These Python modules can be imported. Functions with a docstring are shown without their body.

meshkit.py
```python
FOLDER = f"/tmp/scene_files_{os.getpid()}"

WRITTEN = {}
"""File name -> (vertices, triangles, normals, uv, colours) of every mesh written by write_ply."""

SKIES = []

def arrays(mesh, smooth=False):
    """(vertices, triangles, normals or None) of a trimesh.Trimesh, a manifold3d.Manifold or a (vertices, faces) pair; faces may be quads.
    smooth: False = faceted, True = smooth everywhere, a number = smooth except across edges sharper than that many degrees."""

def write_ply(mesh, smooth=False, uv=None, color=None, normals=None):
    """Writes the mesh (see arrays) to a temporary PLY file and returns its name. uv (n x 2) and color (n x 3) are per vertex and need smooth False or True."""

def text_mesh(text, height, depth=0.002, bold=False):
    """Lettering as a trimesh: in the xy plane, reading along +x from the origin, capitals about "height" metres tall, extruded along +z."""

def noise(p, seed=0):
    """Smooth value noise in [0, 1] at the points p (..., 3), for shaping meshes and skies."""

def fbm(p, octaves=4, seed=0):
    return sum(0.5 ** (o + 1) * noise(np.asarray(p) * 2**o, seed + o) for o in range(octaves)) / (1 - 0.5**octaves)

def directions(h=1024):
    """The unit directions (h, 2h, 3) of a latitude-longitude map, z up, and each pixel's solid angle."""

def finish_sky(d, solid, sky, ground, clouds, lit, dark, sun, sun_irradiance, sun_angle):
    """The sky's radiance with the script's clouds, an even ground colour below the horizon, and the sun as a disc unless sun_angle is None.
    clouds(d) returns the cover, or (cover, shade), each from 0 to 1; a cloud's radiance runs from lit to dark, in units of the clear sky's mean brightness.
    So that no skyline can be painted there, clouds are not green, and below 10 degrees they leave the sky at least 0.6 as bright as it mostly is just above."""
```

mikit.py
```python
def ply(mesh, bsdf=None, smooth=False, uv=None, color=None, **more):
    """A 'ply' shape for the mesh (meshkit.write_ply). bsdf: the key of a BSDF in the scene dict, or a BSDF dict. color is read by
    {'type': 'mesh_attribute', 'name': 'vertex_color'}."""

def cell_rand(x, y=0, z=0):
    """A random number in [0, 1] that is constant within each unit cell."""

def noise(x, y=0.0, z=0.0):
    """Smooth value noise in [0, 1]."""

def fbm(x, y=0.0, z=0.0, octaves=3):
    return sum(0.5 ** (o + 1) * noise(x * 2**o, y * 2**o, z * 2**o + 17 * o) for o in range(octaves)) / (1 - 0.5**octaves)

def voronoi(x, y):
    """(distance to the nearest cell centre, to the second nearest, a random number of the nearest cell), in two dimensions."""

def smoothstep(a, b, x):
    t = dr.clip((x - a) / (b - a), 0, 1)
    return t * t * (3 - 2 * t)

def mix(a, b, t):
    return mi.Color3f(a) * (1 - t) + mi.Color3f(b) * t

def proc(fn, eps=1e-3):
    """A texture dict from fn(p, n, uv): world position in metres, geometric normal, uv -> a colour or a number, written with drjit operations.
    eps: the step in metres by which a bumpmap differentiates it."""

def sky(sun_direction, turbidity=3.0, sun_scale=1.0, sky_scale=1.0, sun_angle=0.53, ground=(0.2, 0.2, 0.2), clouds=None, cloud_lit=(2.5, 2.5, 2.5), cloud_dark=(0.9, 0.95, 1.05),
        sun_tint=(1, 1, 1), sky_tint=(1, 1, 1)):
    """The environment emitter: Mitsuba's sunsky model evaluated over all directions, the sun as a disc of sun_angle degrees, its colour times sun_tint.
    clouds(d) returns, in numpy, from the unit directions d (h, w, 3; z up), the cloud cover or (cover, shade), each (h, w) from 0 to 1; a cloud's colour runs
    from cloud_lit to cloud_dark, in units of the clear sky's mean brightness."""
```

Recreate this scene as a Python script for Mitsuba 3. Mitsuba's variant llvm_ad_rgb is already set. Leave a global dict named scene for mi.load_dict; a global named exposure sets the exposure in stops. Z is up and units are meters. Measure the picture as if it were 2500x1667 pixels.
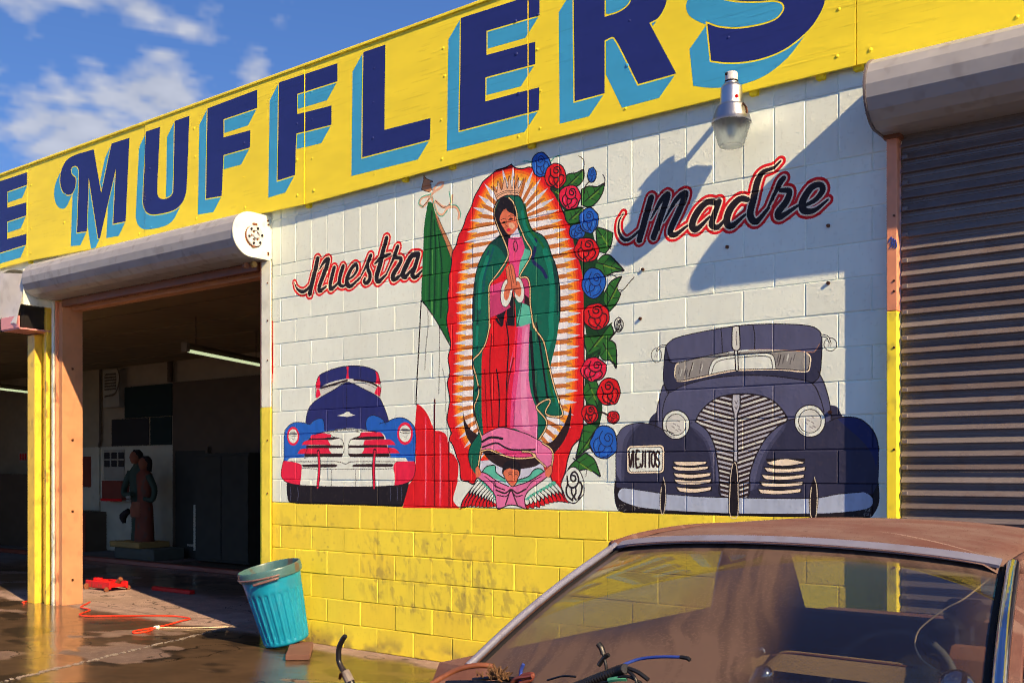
import math, random
import numpy as np, trimesh, shapely, drjit as dr, mitsuba as mi
import mapbox_earcut as earcut
from shapely.geometry import Polygon, LineString, Point, MultiPoint, box as sbox
from shapely.ops import unary_union
import mikit, meshkit
from mikit import noise, fbm, smoothstep, mix, proc

T = mi.ScalarTransform4f
scene, labels = {}, {}
rnd = random.Random(7)

# ------------------------------------------------------------------ camera, sky, exposure
CAM = np.array([7.29, -6.064, 1.492]); YAW = math.radians(37.602)
FWD = np.array([-math.sin(YAW), math.cos(YAW), 0.0])
scene['camera'] = {'type': 'perspective', 'fov': 52.86, 'fov_axis': 'x', 'near_clip': 0.05, 'far_clip': 2000.0,
                   'principal_point_offset_x': 0.0, 'principal_point_offset_y': -0.1912,
                   'to_world': T().look_at(origin=CAM.tolist(), target=(CAM + FWD).tolist(), up=[0, 0, 1])}
exposure = 2.62
SUN = np.array([3.1, -1.0, 2.15])

def sky_clouds(d):
    az = np.degrees(np.arctan2(-d[..., 0], d[..., 1])); el = np.degrees(np.arcsin(np.clip(d[..., 2], -1, 1)))
    q = np.stack([d[..., 0] / (d[..., 2] + .12) * 2.1, d[..., 1] / (d[..., 2] + .12) * 2.1, d[..., 2] * 0 + 3.3], -1)
    n = meshkit.fbm(q * 2.2, 6, seed=5); fine = meshkit.fbm(q * 9.0, 5, seed=9)
    cover = np.clip((n + .25 * (fine - .5) - .60) * 3.2, 0, 1) * .8
    banks = [(62.8, 23.2, 3.4, 1.2, 1.0), (59.5, 23.7, 2.6, 1.0, .85), (57.2, 22.9, 2.6, 1.2, .8), (60.6, 18.2, 4.0, 1.9, 1.15), (56.6, 19.5, 2.2, 1.4, 1.1), (62.6, 21.3, 1.0, .9, .8),
             (61.8, 15.2, 3.0, .9, .8), (54.7, 22.1, 1.6, .6, .8), (55.9, 21.0, 1.3, .5, .6), (51.6, 20.7, 1.1, 1.2, .95), (53.8, 25.2, .7, 1.4, .7), (63.0, 25.6, 3.0, .9, .8), (47.2, 26.0, 2.6, .7, .5), (61.0, 16.6, 4.0, 1.2, .9), (70, 22, 6, 3, .9), (80, 17, 8, 3, .9)]
    b = sum(a * np.exp(-((az - x) / w) ** 2 - ((el - y) / h) ** 2) for x, y, w, h, a in banks)
    cover = np.maximum(cover * (np.abs(az - 52) > 16), np.clip((b * 1.0 + (n - .5) * 2.4 + (fine - .5) * 2.2 - .50) * 1.25, 0, 1) * .80)
    return cover * np.clip((el - 2) / 6, 0, 1), np.clip(.55 - (fine - .35) * 1.4, 0, 1)

scene['sky'] = mikit.sky(SUN.tolist(), turbidity=3.0, sun_scale=1.0, sky_scale=.60, sun_tint=(1.0, .92, .76), sky_tint=(.60, .81, 1.26), ground=(.16, .13, .11),
                         clouds=sky_clouds, cloud_lit=(2.3, 2.35, 2.55), cloud_dark=(1.5, 1.6, 1.85))

# ------------------------------------------------------------------ palette and materials
PAL, PALS = {}, []
def lin(c): c = np.array(c, float) / 255; return np.where(c <= .04045, c / 12.92, ((c + .055) / 1.055) ** 2.4)
def pal(name, rgb, gain=1.0):
    PAL[name] = len(PALS); PALS.append(np.clip(lin(rgb) * gain, .004, .90)); return name
for nm, c in dict(red=(214, 22, 30), darkred=(120, 8, 16), rosepink=(222, 52, 80), pinkwhite=(238, 130, 150), green=(26, 100, 46), darkgreen=(12, 62, 34), midgreen=(38, 116, 52), black=(26, 20, 26), tan=(192, 132, 92), peach=(228, 178, 146),
    teal=(60, 170, 145), slate=(80, 84, 116), blue=(32, 96, 194), navy=(36, 42, 108), greywhite=(205, 210, 205), brownblack=(42, 26, 26), grey=(140, 140, 138), darkgrey=(82, 78, 82), crimson=(222, 32, 70), white=(220, 230, 222), inkblue=(46, 48, 74),
    midnight=(28, 38, 92), cream=(236, 222, 198), silver=(178, 182, 194), paleblue=(166, 180, 204), redorange=(228, 58, 26), orange=(240, 108, 26), amber=(246, 150, 36), yellowamber=(250, 186, 66), ivory=(232, 234, 238), rust=(192, 114, 56),
    lilac=(206, 212, 230), emerald=(0, 100, 80), deepgreen=(0, 62, 58), bluegreen=(0, 84, 96), hotpink=(222, 72, 132), rose=(222, 118, 168), plum=(194, 62, 112), turquoise=(92, 190, 165), skin=(216, 116, 84), gold=(240, 206, 152),
    leafgreen=(44, 108, 42), lime=(100, 144, 46), skyblue=(62, 122, 200), scarlet=(240, 62, 54)).items(): pal(nm, c)
for nm, c in dict(midslate=(62, 65, 94), lightrose=(232, 146, 190), midemerald=(16, 128, 104), leafdark=(20, 62, 28)).items(): pal(nm, c)
for i, g in enumerate((1.0, .965, 1.03)): pal('wallwhite%d' % i, (226, 238, 230), g); pal('wallyellow%d' % i, (250, 224, 68), g * .97)
for nm, c in dict(signyellow=(255, 223, 48), signblue=(62, 160, 208), signnavy=(34, 44, 116), galv=(150, 150, 154), offwhite=(228, 232, 216), peachpaint=(214, 140, 104), orangewood=(186, 134, 98), steel=(178, 178, 182), ruststeel=(120, 72, 50),
    slat=(102, 95, 98), slatdark=(92, 84, 86), slatpale=(110, 104, 106), lampgrey=(190, 192, 198), rubber=(24, 22, 24), canteal=(10, 126, 160), canrim=(110, 84, 84), canrimteal=(62, 98, 104), wheelgrey=(78, 80, 86), wood=(96, 68, 60), hosered=(226, 62, 34), jackred=(206, 24, 26), cordwhite=(214, 190, 160), carbrown=(94, 60, 54),
    chrome=(206, 210, 222), trimgrey=(112, 114, 136), cartan=(148, 124, 96), carblack=(22, 22, 26), cardark=(44, 42, 50), seatbrown=(112, 74, 58), wireblue=(44, 66, 150), wirered=(106, 54, 42), wiregreen=(70, 140, 112), pieryellow=(222, 188, 66), moss=(96, 70, 48), tyre=(26, 25, 25),
    innerwall=(150, 132, 106), innerdark=(88, 72, 56), innerboard=(180, 170, 144), innerdoor=(54, 52, 44), chalk=(24, 38, 34), posterred=(120, 56, 42), paper=(150, 140, 122), paperdark=(46, 42, 40), ceiling=(118, 100, 74), statuegreen=(56, 68, 54), statuered=(116, 58, 40),
    statuedark=(40, 30, 28), statuebase=(160, 124, 70), statueskin=(140, 80, 54), cabinet=(86, 84, 72), lampwhite=(190, 192, 186), brass=(150, 116, 60), pinkbox=(206, 140, 140), flapgrey=(196, 194, 192), boardgrey=(120, 110, 104), concrete=(140, 110, 100)).items(): pal(nm, c)
PR, PG, PB = (mi.Float([float(c[k]) for c in PALS]) for k in range(3))
def palcol(uv):
    i = mi.UInt32(uv.x + .5)
    return mi.Color3f(dr.gather(mi.Float, PR, i), dr.gather(mi.Float, PG, i), dr.gather(mi.Float, PB, i))

def wall_col(p, n, uv):
    tone = .90 + .10 * fbm(p.x * 4, p.z * 4, 1.5, 3) + (.26 - .22 * dr.minimum(1, uv.y * 8)) * (fbm(p.x * 34, p.z * 9, 5.0, 2) - .25)
    pore = smoothstep(.80, .90, noise(p.x * 58, p.z * 58, 12.0)) * .07
    y = uv.y
    zone = smoothstep(.52, .70, fbm(p.x * 1.5 + 3, p.z * 1.9, 4.0, 3)) * smoothstep(1.25, .9, p.z) * smoothstep(3.6, 2.6, p.x)
    scuff = smoothstep(.50, .72, fbm(p.x * 24 + p.z * 7, p.z * 15, 7.0, 4)); drip = smoothstep(.60, .72, fbm(p.x * 26, p.z * 3.0, 3.0, 2)) * .7
    low = smoothstep(.20, .0, p.z) * smoothstep(.35, .7, fbm(p.x * 7, p.z * 9, 2.0, 3)) * .7
    spots = smoothstep(.80, .86, noise(p.x * 26, p.z * 26, 3)) * .5 * smoothstep(.45, .7, noise(p.x * 2.1, p.z * 2.1, 9))
    grime = smoothstep(.55, .80, fbm(p.x * 3.0, p.z * 1.2, 8.0, 4)) * .08
    dirt = dr.clip(y * (zone * (scuff * .36 + drip * .22) + low + spots * .5) + grime * dr.minimum(1, y * 4) + pore, 0, .85)
    return mix(palcol(uv) * tone, mi.Color3f(.17, .12, .075), dirt)
def wall_bump(p, n, uv):
    return fbm(p.x * 95, p.y * 95, p.z * 95, 2) + 1.0 * smoothstep(.70, .88, noise(p.x * 56, p.y * 56, p.z * 56))
def ply_bump(p, n, uv):
    return fbm(p.x * 7, p.y * 20, p.z * 90, 3) + .4 * smoothstep(.66, .8, fbm(p.x * 5, 1.0, p.z * 60, 2)) * smoothstep(.4, .62, noise(p.x * 2.0, p.z * 2.5))
def sign_col(p, n, uv):
    crack = smoothstep(.66, .8, fbm(p.x * 5, 1.0, p.z * 60, 2)) * smoothstep(.4, .62, noise(p.x * 2.0, p.z * 2.5))
    return palcol(uv) * (.93 + .14 * fbm(p.x * 2.5, p.z * 9, 2, 3)) * (1 - .08 * crack)
def tint(p, n, uv):
    t = .84 + .32 * fbm(p.x * 6, p.y * 6, p.z * 6, 3)
    worn = smoothstep(.55, .75, fbm(p.x * 14, p.y * 14, p.z * 7, 3)) * uv.y
    return mix(palcol(uv) * t, mi.Color3f(.10, .06, .04), dr.clip(worn * .7, 0, .8))
def fine_bump(p, n, uv): return fbm(p.x * 60, p.y * 60, p.z * 60, 2)
def dusty(p, n, uv):
    d = smoothstep(.3, .75, fbm(p.x * 5, p.y * 9, p.z * 9, 4)) * .6 + .2 * noise(p.x * 90, p.y * 50, p.z * 90)
    scratch = smoothstep(.78, .86, noise(p.x * 16 + p.y * 30, p.y * 2.5, p.z * 8)) * .5; fleck = smoothstep(.74, .84, noise(p.x * 130, p.y * 130, p.z * 130)) * .5
    c = mix(palcol(uv), mi.Color3f(.165, .115, .102), dr.clip(d * uv.y, 0, .9))
    return mix(mix(c, mi.Color3f(.34, .25, .22), scratch * uv.y), mi.Color3f(.07, .035, .025), fleck * uv.y)

def mat(key, base, rough, bump=None, scale=0, eps=1.5e-3, **kw):
    b = {'type': 'principled', 'base_color': proc(base) if callable(base) else {'type': 'rgb', 'value': base}, 'roughness': proc(rough) if callable(rough) else rough, **kw}
    if bump is not None: b = {'type': 'bumpmap', 'arbitrary': proc(bump, eps), 'scale': scale, 'nested': b}
    scene[key] = {'type': 'twosided', 'bsdf': b}
mat('wallpaint', wall_col, .62, wall_bump, .00085, specular=.35)
mat('signpaint', sign_col, .45, ply_bump, .0016, specular=.4)
mat('matte', tint, .8, specular=.25)
mat('satin', tint, .38, specular=.5)
mat('metal', tint, .34, metallic=1.0)
mat('chrome', tint, .12, fine_bump, .0004, metallic=1.0)
mat('carpaint', dusty, .66, fine_bump, .0006, specular=.35)

def wetness(p):
    n = fbm(p.x * .9 + 2.3, p.y * 1.5, 5.0, 4); m = fbm(p.x * 3.1, p.y * 5.5, 9.0, 3)
    sill = smoothstep(-.12, .10, p.y + .10 * (m - .5)) * smoothstep(2.2, 1.0, p.y) * smoothstep(-6.2, -5.0, p.x) * smoothstep(.4, -.4, p.x)    # swept dry inside the doorway
    strip = smoothstep(-.30, -.05, p.y + .25 * (m - .5)) * smoothstep(.25, .6, p.x)                                                    # a dry rim along the wall's foot
    patch = smoothstep(.625, .665, n + .16 * (m - .5)) * .42 * smoothstep(-3.2, -1.6, p.y) * smoothstep(3.0, 1.6, p.x)
    far = smoothstep(6.5, 9.5, dr.sqrt(dr.square(p.x + 1.5) * .8 + dr.square(p.y + .5)) + 1.5 * (n - .5))     # beyond the hosed-down apron the yard is dry
    return (1 - far) * (1 - dr.clip(sill * (.55 + .5 * m) + strip * .8 * smoothstep(3.4, 2.4, p.x) + patch, 0, 1))
def ground_col(p, n, uv):
    w = wetness(p)
    t = .75 + .5 * fbm(p.x * 5, p.y * 5, 1.0, 4)
    grit = smoothstep(.72, .8, noise(p.x * 40, p.y * 40, 2.0)) * .35
    dryc = mix(mi.Color3f(.22, .155, .138) * t, mi.Color3f(.34, .26, .23), grit)
    oil = smoothstep(.56, .68, fbm(p.x * 1.8 + 7, p.y * 2.6, 3.0, 3))
    wetc = mix(mi.Color3f(.070, .045, .028) * t, mi.Color3f(.022, .016, .012), oil * .8)
    yard = smoothstep(6.0, 9.0, dr.sqrt(dr.square(p.x + 1.5) * .8 + dr.square(p.y + .5)))
    crack = smoothstep(.010, .0, dr.abs(fbm(p.x * 1.1 + 4, p.y * 1.6, 6.0, 4) - .47)) * .7
    dryc = dryc * (1 - crack); wetc = wetc * (1 - crack)
    return mix(mix(dryc, mi.Color3f(.095, .085, .078) * t, yard), wetc, w)
def ground_rough(p, n, uv):
    w = wetness(p)
    return .85 + (.10 + .16 * fbm(p.x * 3, p.y * 3, 8.0, 2) - .85) * smoothstep(.35, .9, w)
def ground_bump(p, n, uv):
    w = smoothstep(.3, .95, wetness(p))
    rip = fbm(p.x * 3.0 + p.y * 2.0, p.y * 14 - p.x * 9, 2.0, 2)
    return (1 - w) * fbm(p.x * 45, p.y * 45, 1.0, 3) * .7 + w * rip * 1.25
mat('apron', ground_col, ground_rough, ground_bump, .0035, eps=4e-3, specular=.42)

def dust_amount(p, n, uv):
    u, v = uv.x, uv.y                       # 0..1 across the pane from its left, up from its base
    w = u + .20 * v + .06 * fbm(u * 5, v * 5, 6.0, 2)          # rain has run down the pane at a slant
    streak = fbm(w * 60, v * 5.0, 2.0, 3); run = smoothstep(.40, .70, fbm(w * 40, v * 2.2, 4.0, 3))
    speck = smoothstep(.60, .80, noise(u * 260, v * 150, 1.0))
    film = .20 + .14 * fbm(u * 5, v * 4, 1.0, 2)
    base = smoothstep(.40, .16, v - .10 * u + .10 * (streak - .5)) * .62 * smoothstep(.66, .46, u) + smoothstep(.84, .97, v + .05 * (streak - .5)) * .60
    mid = smoothstep(.20, .05, dr.abs(u - .50 - .10 * (v - .5))) * .42
    edge = smoothstep(.10, .0, u) * .28
    swept = smoothstep(.56, .66, u + .10 * (v - .5)) * smoothstep(1.02, .90, u) * smoothstep(.04, .12, v) * smoothstep(.96, .84, v)
    a = film + (base + mid) * (.45 + .45 * run + .5 * (streak - .3) + .25 * speck) + edge
    return dr.clip(a * (1 - .86 * swept), .02, .86)
scene['dustyglass'] = {'type': 'blendbsdf', 'weight': proc(dust_amount), 'bsdf_0': {'type': 'thindielectric', 'specular_transmittance': {'type': 'rgb', 'value': [.60, .62, .58]}}, 'bsdf_1': {'type': 'diffuse', 'reflectance': {'type': 'rgb', 'value': [.128, .085, .074]}}}
scene['glass'] = {'type': 'thindielectric', 'specular_transmittance': {'type': 'rgb', 'value': [.80, .83, .80]}}
scene['lens'] = {'type': 'roughdielectric', 'alpha': .25, 'int_ior': 1.3, 'ext_ior': 1.0, 'specular_transmittance': {'type': 'rgb', 'value': [.9, .92, .93]}}

# ------------------------------------------------------------------ mesh helpers
def key_for(k):
    if k not in scene: return k
    i = 1
    while '%s_%03d' % (k, i) in scene: i += 1
    return '%s_%03d' % (k, i)
def tm(m):
    if isinstance(m, trimesh.Trimesh): return m
    v, f = np.asarray(m[0], float), np.asarray(m[1], int)
    if f.shape[1] == 4: f = np.vstack([f[:, [0, 1, 2]], f[:, [0, 2, 3]]])
    return trimesh.Trimesh(v, f, process=False)
def cat(*ms):
    out = []
    for m in ms: out += [tm(x) for x in m] if isinstance(m, list) else [tm(m)]
    return trimesh.util.concatenate(out)
def put(key, mesh, bsdf, col, smooth=False, dirt=0.0, label=None, kind=None):
    key = key_for(key); m = tm(mesh)
    sm = False
    if smooth is not False:
        m = trimesh.graph.smooth_shade(m, angle=math.radians(smooth if smooth is not True else 180), facet_minarea=None); sm = True
    uv = np.tile([[float(PAL[col]), dirt]], (len(m.vertices), 1))
    scene[key] = mikit.ply(m, bsdf, smooth=sm, uv=uv)
    if label or kind:
        labels[key] = {k: v for k, v in (('label', label), ('kind', kind)) if v}
    return key
def thing(key, label, cat_, group=None):
    labels[key] = {'label': label, 'category': cat_}
    if group: labels[key]['group'] = group
    return key
def bx(x0, x1, y0, y1, z0, z1, c=0.0):
    """A box, with its edges chamfered by c."""
    if c <= 0: m = trimesh.creation.box((x1 - x0, y1 - y0, z1 - z0))
    else:
        p = []
        hx, hy, hz = (x1 - x0) / 2, (y1 - y0) / 2, (z1 - z0) / 2
        for sx in (-1, 1):
            for sy in (-1, 1):
                for sz in (-1, 1): p += [(sx * (hx - c), sy * (hy - c), sz * hz), (sx * (hx - c), sy * hy, sz * (hz - c)), (sx * hx, sy * (hy - c), sz * (hz - c))]
        m = MultiPoint3(p)
    m.apply_translation(((x0 + x1) / 2, (y0 + y1) / 2, (z0 + z1) / 2)); return m
def MultiPoint3(p): return trimesh.Trimesh(np.array(p, float)).convex_hull if False else trimesh.convex.convex_hull(np.array(p, float))
def extr(poly, axis, a, b):
    """A shapely polygon extruded along x (polygon in y,z), y (x,z) or z (x,y) from a to b."""
    m = trimesh.creation.extrude_polygon(poly, b - a, engine='earcut'); v = m.vertices.copy()
    if axis == 'x': w = np.stack([v[:, 2] + a, v[:, 0], v[:, 1]], 1)
    elif axis == 'y': w = np.stack([v[:, 0], v[:, 2] + a, v[:, 1]], 1)
    else: w = np.stack([v[:, 0], v[:, 1], v[:, 2] + a], 1)
    m = trimesh.Trimesh(w, m.faces, process=False)
    if m.volume < 0: m.invert()
    return m
def tube(points, r, sides=8, smooth_path=True):
    p = np.array(points, float)
    if smooth_path and len(p) > 2: p = curve(p)
    t = np.gradient(p, axis=0); t /= np.linalg.norm(t, axis=1, keepdims=True) + 1e-12
    up = np.array([0, 0, 1.0]) if abs(t[0][2]) < .9 else np.array([1.0, 0, 0])
    rr = np.broadcast_to(r if np.ndim(r) == 0 else np.interp(np.linspace(0, 1, len(p)), np.linspace(0, 1, len(r)), r), (len(p),))
    V, a = [], np.cross(t[0], up); a /= np.linalg.norm(a)
    for i in range(len(p)):
        a = a - t[i] * (a @ t[i]); a /= np.linalg.norm(a); b = np.cross(t[i], a); ang = np.arange(sides) * 2 * np.pi / sides
        V.append(p[i] + rr[i] * (np.cos(ang)[:, None] * a + np.sin(ang)[:, None] * b))
    V = np.vstack(V); F = []
    for i in range(len(p) - 1):
        for j in range(sides):
            k = (j + 1) % sides; F += [[i * sides + j, i * sides + k, (i + 1) * sides + k], [i * sides + j, (i + 1) * sides + k, (i + 1) * sides + j]]
    n = len(V); V = np.vstack([V, p[0], p[-1]]); e = (len(p) - 1) * sides
    for j in range(sides): k = (j + 1) % sides; F += [[n, k, j], [n + 1, e + j, e + k]]
    m = trimesh.Trimesh(V, F, process=False)
    if m.volume < 0: m.invert()
    return m
def lathe(profile, n=32, mod=None):
    """Profile (r, z) turned about z; mod(angle, z) scales the radius."""
    P = np.array(profile, float); ang = np.arange(n) * 2 * np.pi / n; V = []
    for r, z in P:
        s = np.ones(n) if mod is None else np.array([mod(a, z) for a in ang]); V.append(np.stack([r * s * np.cos(ang), r * s * np.sin(ang), np.full(n, z)], 1))
    V = np.vstack(V); F = []
    for i in range(len(P) - 1):
        for j in range(n):
            k = (j + 1) % n; F += [[i * n + j, i * n + k, (i + 1) * n + k], [i * n + j, (i + 1) * n + k, (i + 1) * n + j]]
    return trimesh.Trimesh(V, F, process=False)
def grid(fn, nu, nv):
    """A sheet from fn(u, v) -> point, u and v from 0 to 1; also returns its uv."""
    u, v = np.meshgrid(np.linspace(0, 1, nu), np.linspace(0, 1, nv), indexing='ij')
    V = np.array([fn(a, b) for a, b in zip(u.ravel(), v.ravel())], float); F = []
    for i in range(nu - 1):
        for j in range(nv - 1):
            q = [i * nv + j, (i + 1) * nv + j, (i + 1) * nv + j + 1, i * nv + j + 1]; F += [[q[0], q[1], q[2]], [q[0], q[2], q[3]]]
    return trimesh.Trimesh(V, F, process=False), np.stack([u.ravel(), v.ravel()], 1)
def curve(p, per=6):
    p = np.array(p, float); q = np.vstack([2 * p[0] - p[1], p, 2 * p[-1] - p[-2]]); out = []
    for i in range(1, len(q) - 2):
        for s in np.linspace(0, 1, per + 1)[:-1]: out.append(.5 * (2 * q[i] + (q[i + 1] - q[i - 1]) * s + (2 * q[i - 1] - 5 * q[i] + 4 * q[i + 1] - q[i + 2]) * s * s + (3 * q[i] - q[i - 1] - 3 * q[i + 1] + q[i + 2]) * s ** 3))
    return np.vstack(out + [p[-1]])
def closed_curve(p, per=4):
    """A closed outline through p: smooth where it bends gently, a corner where it turns sharply."""
    p = np.array(p, float); n = len(p); d = np.roll(p, -1, 0) - p; a = np.arctan2(d[:, 1], d[:, 0])
    cor = np.abs((a - np.roll(a, 1) + np.pi) % (2 * np.pi) - np.pi) > math.radians(62); tg = (np.roll(p, -1, 0) - np.roll(p, 1, 0)) / 2; out = []
    for i in range(n):
        j = (i + 1) % n; ln = np.linalg.norm(p[j] - p[i])
        t0, t1 = ((p[j] - p[i]) if cor[k] else tg[k] * min(1, ln / (np.linalg.norm(tg[k]) + 1e-9)) for k in (i, j))
        for s in np.arange(per) / per: out.append((2 * s ** 3 - 3 * s * s + 1) * p[i] + (s ** 3 - 2 * s * s + s) * t0 + (3 * s * s - 2 * s ** 3) * p[j] + (s ** 3 - s * s) * t1)
    return np.array(out)
def polys(g):
    if g.is_empty: return []
    if g.geom_type == 'Polygon': return [g]
    return [x for q in getattr(g, 'geoms', []) for x in polys(q)]
def tri2d(poly):
    rings = [np.array(poly.exterior.coords)[:-1]] + [np.array(h.coords)[:-1] for h in poly.interiors]
    v = np.vstack(rings)[:, :2]; f = earcut.triangulate_float64(v, np.cumsum([len(r) for r in rings]).astype(np.uint32)).reshape(-1, 3)
    if not len(f): return v, f
    a = v[f]; ar = (a[:, 1, 0] - a[:, 0, 0]) * (a[:, 2, 1] - a[:, 0, 1]) - (a[:, 1, 1] - a[:, 0, 1]) * (a[:, 2, 0] - a[:, 0, 0])
    return v, np.where((ar < 0)[:, None], f[:, ::-1], f)       # counter-clockwise in (x, z): faces -y
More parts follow.
